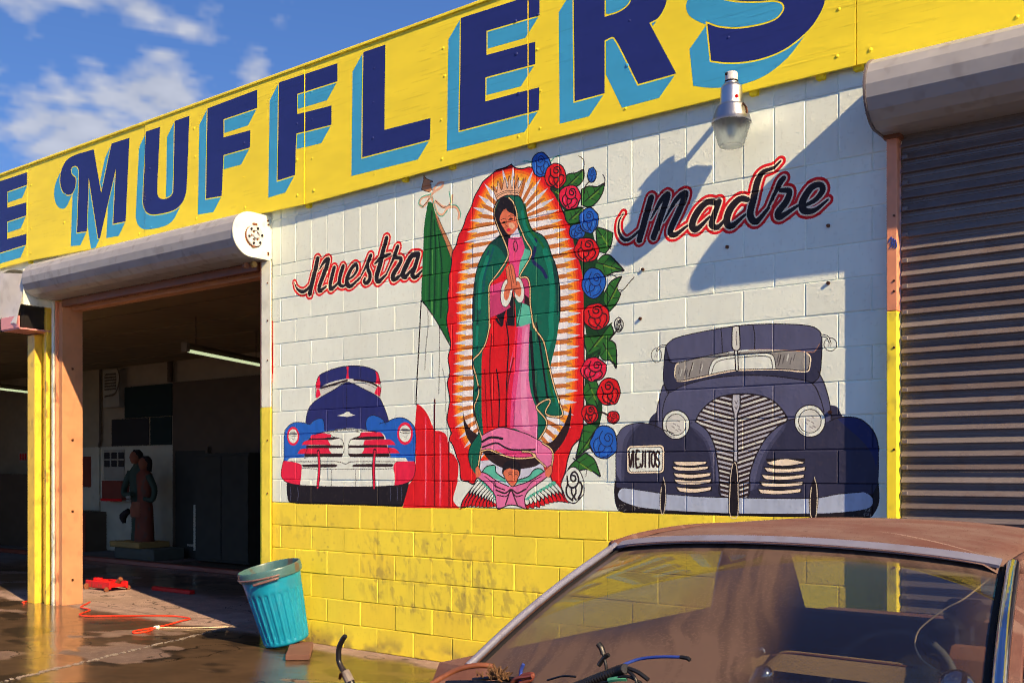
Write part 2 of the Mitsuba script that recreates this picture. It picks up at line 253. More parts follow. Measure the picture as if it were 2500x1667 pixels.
MURAL = """
#painted_word
letters|black|v|6/19/32/32/23|186,3171 27,-52 62,-38 62,4 81,53
letters|black|v|49/53/53/51|484,3342 -25,-86 -30,-85 -43,-119
letters|black|v|9/34/49/51/47/38/19|499,3238 65,66 55,14 -40,-97 -65,-114 0,-45 85,28
letters|black|v|43/45/43/38/19|695,3238 -27,-68 -22,-71 17,-36 98,50
letters|black|v|45/45/39/24/19|804,3235 -34,-76 -9,-60 43,-28 67,23
letters|black|v|15/23/32/34/38/47/47/32/15|857,3115 76,31 44,48 -16,41 -52,-26 -52,-74 0,-53 52,-19 113,66
letters|black|v|11/21/38/41|989,3094 70,83 47,60 32,48
letters|black|v|32/38/41/41/32/28/24|1101,3225 5,-47 23,-48 -9,-44 -37,-19 -26,16 12,21
letters|black|v|43/47/51/51/41/19|1322,3406 -34,-88 -45,-124 -36,-86 22,-45 95,51
letters|black|v|19/34/28/21|1188,3217 55,29 63,18 58,8
letters|black|v|15/21/41/38/28|1315,3108 58,83 49,77 26,48 4,2
letters|black|v|28/34/41/47/41/19|1413,3237 74,-19 -26,-50 -66,-69 13,-40 92,34
letters|black|v|43/47/51/49/38/19|1668,3230 -64,-4 -60,-69 -39,-64 30,-26 78,57
letters|black|v|38/45/45/34/19|1681,3228 -42,-95 -28,-59 36,-23 68,42
#painted_word_001
letters|black|v|5/13/20/25/24/18|3585,3266 -34,-52 -2,-69 33,-55 49,-10 96,55
letters|black|v|47/49/49/45|3801,3334 -31,-93 -30,-93 -28,-83
letters|black|v|10/34/45/47/45|3801,3192 72,108 55,32 -47,-123 -59,-140
letters|black|v|10/34/45/47/44/34/17|3898,3162 92,127 70,32 -45,-103 -66,-123 33,-34 91,46
letters|black|v|37/42/49/49/39/17|4281,3227 -67,11 -68,-54 -37,-75 33,-34 92,66
letters|black|v|39/42/42/32/17|4301,3231 -36,-87 -15,-56 43,-20 58,48
letters|black|v|34/42/50/49/39/17|4497,3211 -53,12 -65,-54 -24,-75 35,-33 92,57
letters|black|v|12/20/29/44/47/47/39/20|4719,3413 -47,-33 -70,-15 -37,-50 -27,-108 -22,-94 41,-49 82,72
letters|black|v|13/25/39/34/27|4624,3117 51,96 40,69 20,21 2,3
letters|black|v|29/37/42/45/40/18|4719,3233 54,-15 -18,-59 -54,-61 18,-27 108,49
letters|black|v|20/30/37/34/42/47/44/30/13|4869,3113 70,26 45,50 -17,37 -56,-11 -52,-73 7,-55 66,-11 84,51
#painted_flag
drape|red|p|0|1649,2040 68,-32 67,-72 60,-111 59,-11 59,-22 26,-49 9,-83 62,-45 38,-58 -10,-136 -38,-108 -3,-48 58,-53 -387,-5 -214,-3 41,158 69,77 34,142 -9,251 20,208
drape|darkred|l|14|1850,2062 -2,-356 2,-475
drape|darkred|l|14|2001,1645 -3,59 3,-470
drape|rosepink|l|16|1754,1927 3,-419 -5,-278
drape|rosepink|l|22|1910,1774 2,-266 -5,-275
drape|pinkwhite|l|6|1754,1867 3,-359 -5,-219
drape|pinkwhite|l|9|1910,1715 2,-207 -5,-216
cloth|green|p|0|1779,3637 49,-26 39,-106 82,-156 54,-133 27,-93 -21,-87 -12,-88 -12,-71 18,-109 -28,-149 40,-17 -8,-122 -51,78 -53,73 -39,63 -85,95 -67,71 6,210 18,363 25,125
cloth|darkgreen|l|16|1816,3549 -12,-307 -12,-436
cloth|darkgreen|l|16|1847,3472 12,-283 -12,-452
cloth|darkgreen|l|16|1883,3358 42,-267 -12,-387
cloth|midgreen|l|12|1834,3510 -2,-272 -10,-453
cloth|midgreen|l|12|1779,3427 -18,-271 -6,-300
cloth|midgreen|l|12|1871,3414 24,-275 -12,-405
outline|black|l|7|1712,2860 67,-71 80,-98 44,-60 53,-73 54,-78
outline|black|l|7|1867,3505 82,-156 54,-133 27,-93
outline|black|l|9|1708,2856 -18,-247 -14,-199 -16,-199 -11,-181
outline|black|l|4|1779,2789 2,-148 -21,-137 -14,-198
outline|black|l|4|1899,2641 2,-246 -8,-286
outline|black|l|5|1848,2062 2,-119 0,-128
outline|black|l|3|1936,2304 26,-129 7,-196 19,-226
pole|tan|p|0|1859,3542 30,-49 157,-292 -18,-78 -28,75 -128,270
pole|tan|p|0|1736,3858 19,-35 73,-37 -24,-9 18,-58 -30,-13 -50,21 -30,12 0,23 16,39
outline|black|l|3.5|1736,3858 19,-35 73,-37 -24,-9 18,-58
outline|black|l|3.5|1736,3858 -8,-57 -16,-39 0,-23 80,-33
outline|black|l|3.5|1889,3493 157,-292
outline|black|l|3.5|1859,3506 141,-308 28,-75
ribbon|peach|l|22|1810,3677 -92,-3 -31,-41 43,-31 68,59
ribbon|peach|l|22|1816,3685 49,20 60,21 14,29 -50,4 -49,-41
ribbon|peach|l|22|1810,3668 37,-69 30,-68 54,-27 48,38 41,47 12,52
ribbon|peach|l|22|1859,3624 78,-58 72,-11 59,-9 35,-50 -6,-44
ribbon|teal|l|8|1804,3687 -92,-7 -34,-45 50,-38
ribbon|teal|l|8|1828,3665 43,-133 60,-38 54,38
ribbon|teal|l|8|2020,3580 -11,65 -6,28
ribbon|teal|l|8|2009,3569 70,-16 38,-59 -3,-35
ribbon|teal|l|8|1810,3695 0,-36
ribbon|black|l|4|1859,3629 78,-67 72,11
ribbon|black|l|4|1718,3601 49,29 27,27
#painted_blue_car
tyre|black|p|0|79,1395 1494,10 -23,-68 -41,-102 -17,-23 -279,1 -634,0 -453,4 -33,38 -14,94
tyre|slate|l|5|128,1358 9,-65 -9,-56
tyre|slate|l|5|226,1359 9,-64 -9,-56
tyre|slate|l|5|1362,1369 7,-59 -7,-52
tyre|slate|l|5|1486,1370 7,-59 -7,-51
tyre|slate|l|5|1439,1370 7,-59 -7,-51
fender|blue|p|0|41,1590 5,245 33,50 52,33 81,15 97,-9 82,-15 54,33 81,16 184,-67 318,-9 75,64 49,18 61,-9 120,-47 71,19 82,6 69,-19 58,-39 28,-43 8,-84 -11,-169
windshield|greywhite|p|0|521,2218 58,29 286,38 299,-47 70,-29 3,-31 -18,-66 -278,120 -83,22 -148,-50 -187,-61
windshield|brownblack|l|12|526,2218 119,18 117,19 96,14
windshield|brownblack|l|12|941,2270 125,-18 98,-27 61,-29
windshield|grey|l|6|553,2203 92,18 91,18
windshield|grey|l|6|1028,2241 111,-32 74,-30
roof|navy|p|0|510,2327 122,38 156,22 153,-1 149,-20 110,-39 31,-32 15,-48 -7,-33 -75,22 -136,28 -163,17 -155,-10 -131,-24 -64,-29 -49,3 6,54
hood|navy|p|0|858,2256 83,-24 149,-60 135,-60 48,-56 48,-87 26,-66 -32,-5 -42,29 -73,30 -48,7 -49,-18 -25,-48 12,-63 -62,9 -151,19 -141,-3 -160,-14 0,31 -10,54 -40,27 -81,-14 -54,-35 -57,15 10,60 34,72 54,43 94,42 184,63
roof_trim|crimson|p|0|510,2330 11,-71 -10,-41 -49,3 10,54
roof_trim|crimson|p|0|472,2216 35,-4 18,-58 -50,-18 -16,8
roof_trim|crimson|p|0|1194,2332 37,-28 18,-66 -5,-24 -56,10 20,42
roof_trim|crimson|p|0|1231,2200 25,-23 -12,-64 -63,29 25,42
roof_trim|crimson|p|0|847,2385 34,-2 -10,-50 14,-54 -46,2 16,53
outline|black|l|4|849,2275 -2,-210 2,-195
emblem|white|p|0|736,1973 78,15 32,13 34,-1 20,-15 56,-14 -60,-8 -41,-3
grille|white|p|0|445,1818 161,26 259,18 201,-17 98,-20 109,-14 38,-39 57,-159 -1059,9 55,96 41,63
grille|brownblack|p|0|389,1790 256,2 156,-8 -169,-18 -271,5
grille|brownblack|p|0|903,1784 388,4 8,-28 -411,4
grille|brownblack|p|0|348,1725 455,-3 0,-27 -469,6
grille|brownblack|p|0|875,1720 448,-7 12,-22 -460,6
grille|brownblack|p|0|320,1654 483,-4 -2,-30 -481,5
grille|brownblack|p|0|875,1651 472,-5 12,-31 -482,5
grille_bar|crimson|p|0|405,1813 121,15 132,-12 -5,-24 -127,-8 -135,3
grille_bar|crimson|p|0|1022,1821 142,4 87,-6 42,-34 -203,2 -105,-4
grille_bar|crimson|p|0|279,1731 30,29 69,12 234,-2 20,-22 20,-26 -73,4
grille_bar|crimson|p|0|1066,1761 290,-3 42,-18 27,-28 -374,6
grille_bar|crimson|p|0|224,1653 30,34 42,11 336,-1 13,-24 16,-23
grille_bar|crimson|p|0|1063,1694 335,-5 41,-18 33,-27 -446,2
grille_bar|white|p|0|619,1768 169,1 23,-25 -3,-24 -134,2 -36,18
grille_bar|white|p|0|877,1758 26,8 165,-5 -21,-36 -31,-9 -136,3
grille_bar|white|p|0|625,1696 163,-1 23,-20 -3,-25 -124,2 -39,16
grille_bar|white|p|0|875,1688 28,7 160,-4 -22,-36 -38,-9 -128,2
grille|white|p|0|645,1817 143,14 234,-10 -16,-28 -88,-20 -38,-30 -13,-82 26,-45 -108,1 26,45 -3,84 -30,29 -81,14
outline|black|l|4|652,1812 45,-23 81,-14 30,-33 3,-76 -26,-44
outline|black|l|4|1016,1820 -10,-27 -88,-20 -38,-30 -13,-82 26,-42
outline|black|l|4|445,1818 161,24 259,14 201,-17 147,-18
bumper|white|p|0|86,1591 31,23 192,6 1223,-13 30,-30 -146,-5 -10,-51 -316,-6 -511,1 -300,12 -25,48
bumper|brownblack|p|0|268,1555 204,6 238,-1 34,-13 -34,-14 -401,2
bumper|brownblack|p|0|910,1546 56,13 414,0 24,-9 -24,-15 -439,1
outline|black|l|4.5|89,1586 356,-3 265,-1 91,-12 36,-12 40,14 89,8 595,-5
bumper|white|p|0|271,1524 308,-10 511,-1 316,7 10,-40 -8,-98 -442,-14 -387,2 -335,8
outline|black|l|4|661,1512 0,-144
outline|black|l|4|962,1512 0,-142
outline|black|l|3.5|279,1528 300,-12 511,-1 316,6
bumper|crimson|p|0|35,1596 205,-27 38,-25 -7,-83 -14,-83 -150,17 -85,33 -21,51 14,66
bumper|crimson|p|0|1433,1574 203,4 6,-72 -27,-67 -71,-36 -134,-21 6,81 -15,68
bumper_guard|black|l|27|495,1670 12,-136 -21,-182
bumper_guard|crimson|l|20|495,1665 12,-131 -21,-178
bumper_guard|black|l|27|1186,1669 -12,-137 4,-175
bumper_guard|crimson|l|20|1186,1664 -12,-132 4,-171
headlight|crimson|p|0|246,1809 -4,-26 -12,-23 -17,-18 -23,-11 -25,-4 -25,5 -23,12 -18,19 -12,23 -4,26 4,26 12,23 18,18 23,12 25,3 25,-5 23,-12 17,-19 12,-23
headlight|white|p|0|226,1809 -3,-19 -8,-17 -14,-13 -17,-9 -19,-2 -19,3 -17,9 -14,14 -9,18 -3,19 3,19 9,17 14,13 17,9 19,2 19,-3 17,-9 14,-14 8,-18
headlight|grey|p|0|111,1837 30,12 56,-4 23,-21 -55,-3
headlight|black|l|4|114,1822 51,-10 53,4
headlight|grey|l|3.5|141,1794 32,-13 16,21 -16,-33
headlight|crimson|p|0|1615,1801 -4,-28 -12,-25 -19,-20 -24,-12 -27,-4 -27,5 -24,13 -20,21 -12,25 -5,29 5,28 12,25 20,20 24,12 27,4 27,-5 24,-14 19,-21 12,-25
headlight|white|p|0|1594,1801 -3,-20 -9,-19 -15,-15 -18,-9 -20,-3 -21,4 -18,10 -15,15 -9,19 -4,21 4,21 9,19 15,14 18,9 21,3 20,-4 18,-10 15,-15 9,-19
headlight|grey|p|0|1471,1832 32,12 60,-4 25,-22 -59,-4
headlight|black|l|4|1475,1815 54,-10 57,4
headlight|grey|l|3.5|1503,1785 34,-14 18,22 -18,-36
outline|black|l|4.5|41,1590 5,245 33,50 52,33 81,15 97,-9 82,-17
outline|black|l|4.5|334,1924 10,60 34,72 54,43 94,42 184,63 148,50 232,-82 135,-60 48,-56 48,-87 26,-66
outline|black|l|4.5|1237,1890 96,18 71,19 82,6 69,-19 58,-39 28,-43 8,-84 -11,-169
outline|black|l|4.5|391,1909 54,35 81,14 40,-27 10,-81
outline|black|l|4.5|1315,1883 -42,44 -73,30 -48,7 -49,-18 -25,-48 12,-63
outline|black|l|4.5|462,2144 0,77 10,54 38,55 122,35 156,22 153,-1 149,-20 110,-39 31,-32 18,-57 7,-61 -12,-64
outline|black|l|4.5|35,1596 -20,-51 -14,-66 21,-51 85,-33 150,-19 322,-8 387,-1 442,14 136,22 71,36 27,67 -6,72
outline|black|l|4.5|350,1622 -41,0 55,96
outline|black|l|4.5|1339,1694 29,-81
lettering|brownblack|l|4|637,1842 -10,3 -17,0 -7,-5 0,-7 7,-6 17,0 10,4
lettering|brownblack|l|4|655,1852 0,-18
lettering|brownblack|l|4|689,1852 0,-18
lettering|brownblack|l|4|655,1843 34,0
lettering|brownblack|l|4|741,1857 -33,1 0,-18 33,0
lettering|brownblack|l|4|708,1849 27,0
lettering|brownblack|l|4|760,1861 16,-18 17,17
lettering|brownblack|l|4|811,1844 0,18 27,-1 6,-5 -6,-4 -27,1
lettering|brownblack|l|4|828,1852 16,-9
lettering|brownblack|l|4|879,1859 16,-6 0,-7 -16,-5 -17,6 0,7 17,5
lettering|brownblack|l|4|913,1855 0,-18 33,-1
lettering|brownblack|l|4|996,1846 -33,1 0,-17 33,-2
lettering|brownblack|l|4|963,1839 26,-2
lettering|brownblack|l|4|1013,1839 33,-2
lettering|brownblack|l|4|1030,1838 0,-18
#painted_dark_car
tyre|black|p|0|3514,1439 42,-42 905,-57 758,35 64,0 34,72 7,-111 -18,-64 -47,-50 -303,-5 -589,-5 -661,2 -145,3 -36,44 -15,84
body_side|slate|p|0|3894,2075 21,-37 36,-20 25,-271 -144,40 16,127 21,90
body_side|inkblue|p|0|3782,1820 19,41 50,39 2,-105
body_side|slate|p|0|4956,2102 34,-67 33,-108 19,-123 -52,-39 -102,209
body_side|inkblue|p|0|5032,1894 41,-14 31,-58 -72,-26
cabin|inkblue|p|0|3913,2335 -10,-70 -9,-135 11,-64 32,-47 100,13 330,36 496,-43 59,5 44,47 13,139 -4,98 -70,-85 -929,-14
hood|slate|p|0|3937,2019 49,24 91,27 118,21 153,13 131,-1 164,-12 159,-27 116,-34 51,-92 23,-83 6,-74 -179,-12 -176,-37 -468,10 -138,30 -143,4 -8,100 19,90
fender|inkblue|p|0|3525,1401 0,300 14,46 38,46 65,25 86,6 84,-14 82,-34 143,23 79,23 59,-25 49,-47 38,-80 29,-105 17,-175 2,-63 -385,14 -369,42
fender|inkblue|p|0|4498,1325 18,153 46,128 63,101 72,66 61,37 61,11 86,-37 118,11 50,20 82,3 64,-19 56,-50 33,-64 12,-72 -3,-174 -34,-76 -88,7 -239,-40
fender_edge|midslate|p|0|3527,1495 2,206 13,46 38,44 62,24 88,6 -66,-58 -46,-64 -19,-130 -9,-163
fender_edge|midslate|p|0|4077,1811 39,11 59,-25 49,-47 38,-80 29,-105 17,-166 -41,34 -29,150 -41,106 -53,54
fender_edge|midslate|p|0|4507,1366 9,112 46,128 63,101 72,66 61,37 -17,-55 -84,-108 -54,-110 -37,-136
fender_edge|slate|p|0|3527,1495 2,206 13,46 38,44 62,24 70,6 -86,-57 -40,-64 -17,-130 0,-150
fender_edge|slate|p|0|4116,1822 59,-25 49,-47 38,-80 29,-105 17,-166 -22,35 -28,149 -39,106 -54,62 -69,42
fender_edge|slate|p|0|4507,1366 9,112 46,128 63,101 72,66 61,37 -44,-55 -84,-108 -54,-110 -37,-145
fender_edge|midnight|p|0|5073,1811 82,4 64,-19 56,-48 31,-63 11,-72 -11,-95 -23,72 -56,80 -72,66
visor|slate|p|0|3913,2332 33,28 50,20 120,17 175,16 170,7 182,-7 150,-15 95,-16 56,-22 32,-42 -10,-52 -35,-47 -43,5 -200,27 -181,13 -140,-5 -192,-20 -209,-25 -36,58
windshield|grey|p|0|3988,2196 18,15 169,24 192,17 186,1 179,-11 143,-17 30,-33 -1,-49 -24,-38 -148,19 -225,14 -140,-2 -290,-42 -76,-1 -22,41
windshield|greywhite|l|5|4064,2198 -12,-44
windshield|brownblack|l|5|4112,2204 -12,-44
windshield|brownblack|l|5|4097,2161 -12,-43
windshield|darkgrey|l|5|4061,2176 -12,-44
windshield|darkgrey|l|5|4171,2175 -12,-43
windshield|darkgrey|l|5|4059,2156 -11,-43
windshield|darkgrey|l|5|4175,2206 -11,-43
windshield|darkgrey|l|5|4075,2161 -12,-43
windshield|greywhite|l|5|4034,2169 -12,-43
windshield|greywhite|l|5|4117,2200 -11,-43
windshield|darkgrey|l|5|4073,2157 -12,-43
windshield|darkgrey|l|5|4018,2183 -12,-44
windshield|greywhite|l|5|4185,2192 -12,-43
windshield|greywhite|l|5|4770,2213 -11,-41
windshield|brownblack|l|5|4719,2216 -10,-41
windshield|darkgrey|l|5|4704,2210 -11,-41
windshield|darkgrey|l|5|4788,2195 -10,-40
windshield|brownblack|l|5|4716,2199 -11,-41
windshield|greywhite|l|5|4768,2217 -11,-40
windshield|darkgrey|l|5|4742,2212 -11,-41
windshield|darkgrey|l|5|4810,2214 -10,-40
windshield|darkgrey|l|5|4708,2228 -11,-41
windshield|darkgrey|l|5|4742,2202 -11,-41
windshield|darkgrey|l|5|4712,2187 -11,-41
windshield|brownblack|l|5|4448,2249 -12,-11
windshield|darkgrey|l|5|4635,2234 -11,-11
windshield|darkgrey|l|5|4251,2262 -11,-11
windshield|brownblack|l|5|4584,2239 -11,-11
windshield|greywhite|l|5|4375,2254 -12,-11
windshield|darkgrey|l|5|4374,2254 -11,-11
windshield|white|p|0|4226,2120 15,60 36,40 90,13 186,3 95,-9 29,-32 9,-66 -179,11 -140,-4
outline|black|l|4|4224,2120 15,60 36,42 92,13 186,3 95,-10 29,-31 11,-68
outline|black|l|4|4248,2123 14,49 29,30 76,14 186,3 81,-8 23,-23 9,-51
outline|cream|l|8|4001,2093 -22,41 9,62 18,13
outline|cream|l|8|4001,2093 76,1 290,40 140,1 225,-13 148,-20 25,38 2,52 -32,31
outline|black|l|4|3984,2134 17,-37 76,3 290,40 140,0 225,-13 146,-18 22,31 2,52
outline|black|l|20|4420,2266 6,-123
outline|white|l|11|4420,2266 6,-123
visor|black|p|0|4391,2415 31,10 25,-9 5,-137 -19,-21 -36,13 -9,39
visor|greywhite|p|0|4399,2411 23,8 17,-7 5,-131 -16,-16 -25,11 -7,33
visor|darkgrey|l|5|4424,2385 -3,-43 5,-44
grille|brownblack|p|0|4128,1822 37,62 69,61 76,34 114,11 111,-7 108,-30 73,-56 49,-84 -67,-42 -71,-66 -63,-101 -45,-126 -19,-151 -188,2 -13,148 -31,176 -46,95 -49,46
grille_bar|silver|q|0|4327,1977 -15,-1 -12,-5 103,-28 0,13
grille_bar|greywhite|q|0|4279,1961 -20,-8 13,-5 131,-35 0,13
grille_bar|silver|q|0|4272,1933 -32,11 -5,-2 -9,-8 46,-15 131,-35 0,13
grille_bar|silver|q|0|4272,1904 -58,19 -13,-11 71,-23 131,-34 0,12
grille_bar|greywhite|q|0|4272,1874 -83,27 -12,-11 95,-31 131,-34 0,13
grille_bar|silver|q|0|4272,1844 -107,35 -7,-12 114,-38 131,-33 0,13
grille_bar|silver|q|0|4272,1814 -122,40 -7,-13 129,-42 131,-33 0,13
grille_bar|greywhite|q|0|4272,1784 -137,45 -4,-8 23,-14 118,-37 131,-33 0,13
grille_bar|silver|q|0|4272,1755 -81,26 25,-23 56,-18 131,-33 0,13
grille_bar|silver|q|0|4272,1725 -41,13 8,-18 33,-10 131,-32 0,13
grille_bar|greywhite|q|0|4272,1695 -24,8 8,-18 16,-5 131,-32 0,13
grille_bar|silver|q|0|4272,1665 -7,2 7,-14 1,-3 130,-31 0,13
grille_bar|silver|q|0|4275,1635 3,-16 125,-29 0,13
grille_bar|greywhite|q|0|4281,1604 2,-16 120,-28 0,13
grille_bar|silver|q|0|4286,1572 3,-15 114,-26 0,13
grille_bar|silver|q|0|4292,1541 2,-15 109,-25 0,13
grille_bar|greywhite|q|0|4297,1509 2,-12 104,-24 0,10
grille_bar|silver|q|0|4303,1478 0,-1 1,-11 99,-22 0,10
grille_bar|silver|q|0|4305,1448 2,-13 96,-21 0,11
grille_bar|greywhite|q|0|4308,1417 1,-12 94,-20 0,10
grille_bar|silver|q|0|4311,1387 1,-12 91,-20 0,11
grille_bar|silver|q|0|4314,1356 1,-11 59,-13 29,0 0,4
grille_bar|silver|q|0|4431,1968 0,-13 102,26 -43,2
grille_bar|silver|q|0|4431,1938 0,-13 149,39 8,1 -27,8
grille_bar|greywhite|q|0|4580,1949 -149,-40 0,-13 149,39 61,15 -26,8
grille_bar|silver|q|0|4580,1920 -149,-41 0,-12 149,39 89,23 -14,10
grille_bar|silver|q|0|4580,1891 -149,-41 0,-13 149,40 116,30 -13,11
grille_bar|greywhite|q|0|4580,1862 -149,-41 0,-13 149,40 139,36 -6,10 -3,2
grille_bar|silver|q|0|4580,1833 -149,-42 0,-13 149,41 154,41 -8,12
grille_bar|silver|q|0|4580,1804 -149,-42 0,-13 149,41 168,45 -7,12
grille_bar|greywhite|q|0|4580,1775 -149,-42 0,-13 149,41 170,46 11,7 -5,9
grille_bar|silver|q|0|4580,1746 -149,-43 0,-13 149,42 103,28 12,11 17,11
grille_bar|silver|q|0|4580,1717 -149,-43 0,-13 149,42 59,16 22,21
grille_bar|greywhite|q|0|4580,1688 -149,-43 0,-13 149,42 29,8 11,18
grille_bar|silver|q|0|4580,1659 -149,-44 0,-13 149,43 7,2 11,18
grille_bar|silver|q|0|4431,1586 0,-13 134,39 11,17
grille_bar|greywhite|q|0|4431,1556 0,-12 120,35 6,16
grille_bar|silver|q|0|4431,1527 0,-13 109,32 5,16
grille_bar|silver|q|0|4431,1496 0,-10 98,29 4,13
grille_bar|greywhite|q|0|4431,1467 0,-10 86,26 5,12
grille_bar|silver|q|0|4431,1438 0,-11 81,25 1,12
grille_bar|silver|q|0|4431,1408 0,-10 77,24 1,11
grille_bar|greywhite|q|0|4431,1379 0,-10 73,22 1,12
grille_bar|silver|q|0|4431,1350 0,-11 69,22 1,11
grille_bar|silver|q|0|4466,1332 30,0 1,10
grille|black|p|0|4391,1992 61,-3 0,-85 -19,-54 4,-295 -38,0 4,296 -15,58
grille|silver|p|0|4399,1985 44,-2 0,-74 -18,-56 3,-293 -20,0 3,294 -14,58
grille|darkgrey|l|5|4412,1945 9,-18 8,17
grille|darkgrey|l|5|4412,1910 9,-18 8,17
outline|black|l|6|4131,1821 36,61 68,60 77,34 112,11 111,-6 106,-31 72,-56 48,-80 -66,-43 -72,-66 -63,-101 -45,-126 -19,-146 -180,0 -13,145 -31,176 -46,95 -49,46 -46,27
headlight|black|p|0|4094,1802 -5,-30 -14,-27 -23,-21 -29,-14 -33,-4 -32,6 -30,14 -23,23 -16,28 -5,31 5,31 16,27 23,21 30,13 32,4 33,-6 29,-15 23,-23 14,-27
headlight|white|p|0|4087,1802 -5,-28 -14,-25 -21,-19 -27,-13 -30,-4 -30,5 -27,14 -22,21 -14,26 -5,29 5,28 14,26 22,19 27,12 30,4 30,-6 27,-14 21,-21 14,-25
headlight|black|l|4|4064,1803 -4,-21 -10,-19 -16,-15 -21,-10 -23,-3 -23,4 -20,10 -17,16 -11,20 -3,22 3,22 11,19 17,15 20,9 23,3 23,-4 21,-11 16,-16 10,-19 4,-22
headlight|greywhite|p|0|4060,1803 -3,-20 -10,-18 -16,-14 -19,-9 -22,-3 -21,4 -20,10 -16,15 -10,18 -3,21 3,20 10,19 16,14 20,9 21,2 22,-4 19,-10 16,-15 10,-19
headlight|grey|l|7|3970,1815 18,-11
headlight|grey|l|7|4000,1800 18,-11
headlight|grey|l|7|4010,1776 18,-11
headlight|grey|l|7|3990,1772 18,-11
headlight|grey|l|7|3960,1796 18,-11
headlight|grey|l|7|4000,1833 18,-11
headlight|grey|l|7|3910,1769 30,-34 40,-11
headlight|black|p|0|5003,1799 -5,-31 -13,-27 -22,-22 -28,-14 -31,-4 -30,6 -28,15 -23,23 -14,28 -5,32 5,31 14,28 23,21 28,14 30,3 31,-6 28,-15 22,-23 13,-28
headlight|white|p|0|4997,1799 -5,-29 -13,-25 -20,-21 -26,-12 -29,-4 -28,5 -26,14 -21,21 -14,27 -4,30 4,29 14,26 21,20 26,12 28,4 29,-6 26,-14 20,-22 13,-26
headlight|black|l|4|4975,1800 -4,-22 -10,-20 -15,-15 -20,-10 -22,-3 -21,4 -20,11 -16,16 -10,21 -4,22 4,22 10,20 16,15 20,9 21,3 22,-4 20,-11 15,-16 10,-20 4,-22
headlight|greywhite|p|0|4971,1800 -3,-21 -10,-18 -14,-15 -19,-9 -21,-3 -20,4 -19,10 -15,15 -9,20 -4,21 4,21 9,18 15,15 19,9 20,2 21,-4 19,-10 14,-15 10,-19
headlight|grey|l|7|4885,1812 16,-10
headlight|grey|l|7|4914,1797 15,-11
headlight|grey|l|7|4924,1772 15,-10
headlight|grey|l|7|4904,1768 16,-10
headlight|grey|l|7|4876,1793 15,-10
headlight|grey|l|7|4914,1830 15,-10
headlight|grey|l|7|4828,1765 29,-35 38,-11
plate|black|p|0|3872,1674 16,-4 12,-11 5,-14 0,-134 -5,-15 -12,-11 -16,-3 -226,-5 -17,4 -12,11 -5,15 0,137 5,15 12,11 17,3
plate|cream|p|0|3870,1671 15,-4 12,-10 4,-14 0,-129 -4,-13 -12,-10 -15,-4 -221,-4 -16,3 -12,10 -5,14 0,132 5,14 12,10 16,4
plate|black|p|0|3866,1662 12,-3 9,-9 3,-11 0,-121 -3,-11 -9,-8 -12,-3 -213,-4 -13,3 -9,8 -4,11 0,124 4,11 9,9 13,2
plate|white|p|0|3864,1657 10,-3 8,-7 3,-9 0,-118 -3,-10 -8,-7 -10,-2 -209,-5 -11,3 -8,7 -3,10 0,120 3,10 8,7 11,3
plate|brownblack|l|11|3627,1634 15,-107 14,107
plate|brownblack|l|11|3665,1634 0,-107
plate|brownblack|l|11|3711,1633 -24,0 0,-106 24,0
plate|brownblack|l|11|3687,1580 19,0
plate|brownblack|l|11|3738,1633 0,-83 -10,-23 -9,19
plate|brownblack|l|11|3757,1633 0,-106
plate|brownblack|l|11|3774,1632 29,0
plate|brownblack|l|11|3789,1632 0,-105
plate|brownblack|l|11|3820,1632 12,-28 0,-50 -12,-27 -13,27 0,51 13,27
plate|brownblack|l|11|3866,1613 -14,18 -13,-22 5,-23 16,-18 6,-19 -14,-22 -13,20
lamp_grille|black|p|0|3966,1564 128,0 126,-2 -2,-21 -124,-12 -115,9
lamp_grille|cream|p|0|3974,1560 120,-1 118,0 -9,-13 -109,-12 -95,7
lamp_grille|black|p|0|3958,1533 139,1 137,-2 -2,-23 -135,-14 -126,10
lamp_grille|cream|p|0|3966,1528 131,-8 129,8 -10,-14 -119,-13 -106,7
lamp_grille|black|p|0|3966,1489 143,1 140,-1 -2,-27 -138,-16 -130,10
lamp_grille|cream|p|0|3974,1483 135,-9 132,11 -9,-17 -123,-15 -110,7
lamp_grille|black|p|0|3971,1448 143,2 139,-1 -2,-28 -137,-18 -130,11
lamp_grille|cream|p|0|3979,1443 135,-10 131,12 -10,-18 -121,-16 -110,7
lamp_grille|black|p|0|3986,1396 135,3 132,0 -2,-29 -130,-18 -122,10
lamp_grille|cream|p|0|3994,1391 127,-9 124,12 -10,-18 -114,-17 -101,7
lamp_grille|black|p|0|4623,1575 127,2 125,-4 -3,-31 -122,-18 -116,10
lamp_grille|cream|p|0|4630,1552 120,20 118,-21 -9,-4 -109,-16 -98,8
lamp_grille|black|p|0|4607,1525 140,3 135,-4 -2,-25 -133,-15 -128,7
lamp_grille|cream|p|0|4614,1519 133,-10 128,12 -8,-18 -120,-13 -110,6
lamp_grille|black|p|0|4591,1479 144,3 140,-3 -3,-25 -137,-16 -132,7
lamp_grille|cream|p|0|4598,1473 137,-9 133,12 -9,-17 -124,-14 -114,5
lamp_grille|black|p|0|4577,1434 147,3 142,-2 -3,-24 -139,-15 -135,6
lamp_grille|cream|p|0|4585,1428 139,-8 135,12 -8,-17 -127,-13 -117,4
lamp_grille|black|p|0|4564,1388 147,5 143,-2 -3,-24 -140,-16 -135,6
lamp_grille|cream|p|0|4571,1383 140,-7 136,12 -9,-17 -127,-14 -117,4
bumper|paleblue|p|0|3540,1343 16,29 43,11 150,-17 176,-20 250,-14 192,-2 140,-2 398,5 168,27 146,15 44,-16 21,-31 -13,-40 -76,-23 -205,-21 -529,-14 -485,7 -259,17 -129,34 -38,23
bumper_guard|black|p|0|3900,1465 15,-70 1,-99 -16,-80 -26,-1 -9,80 9,100
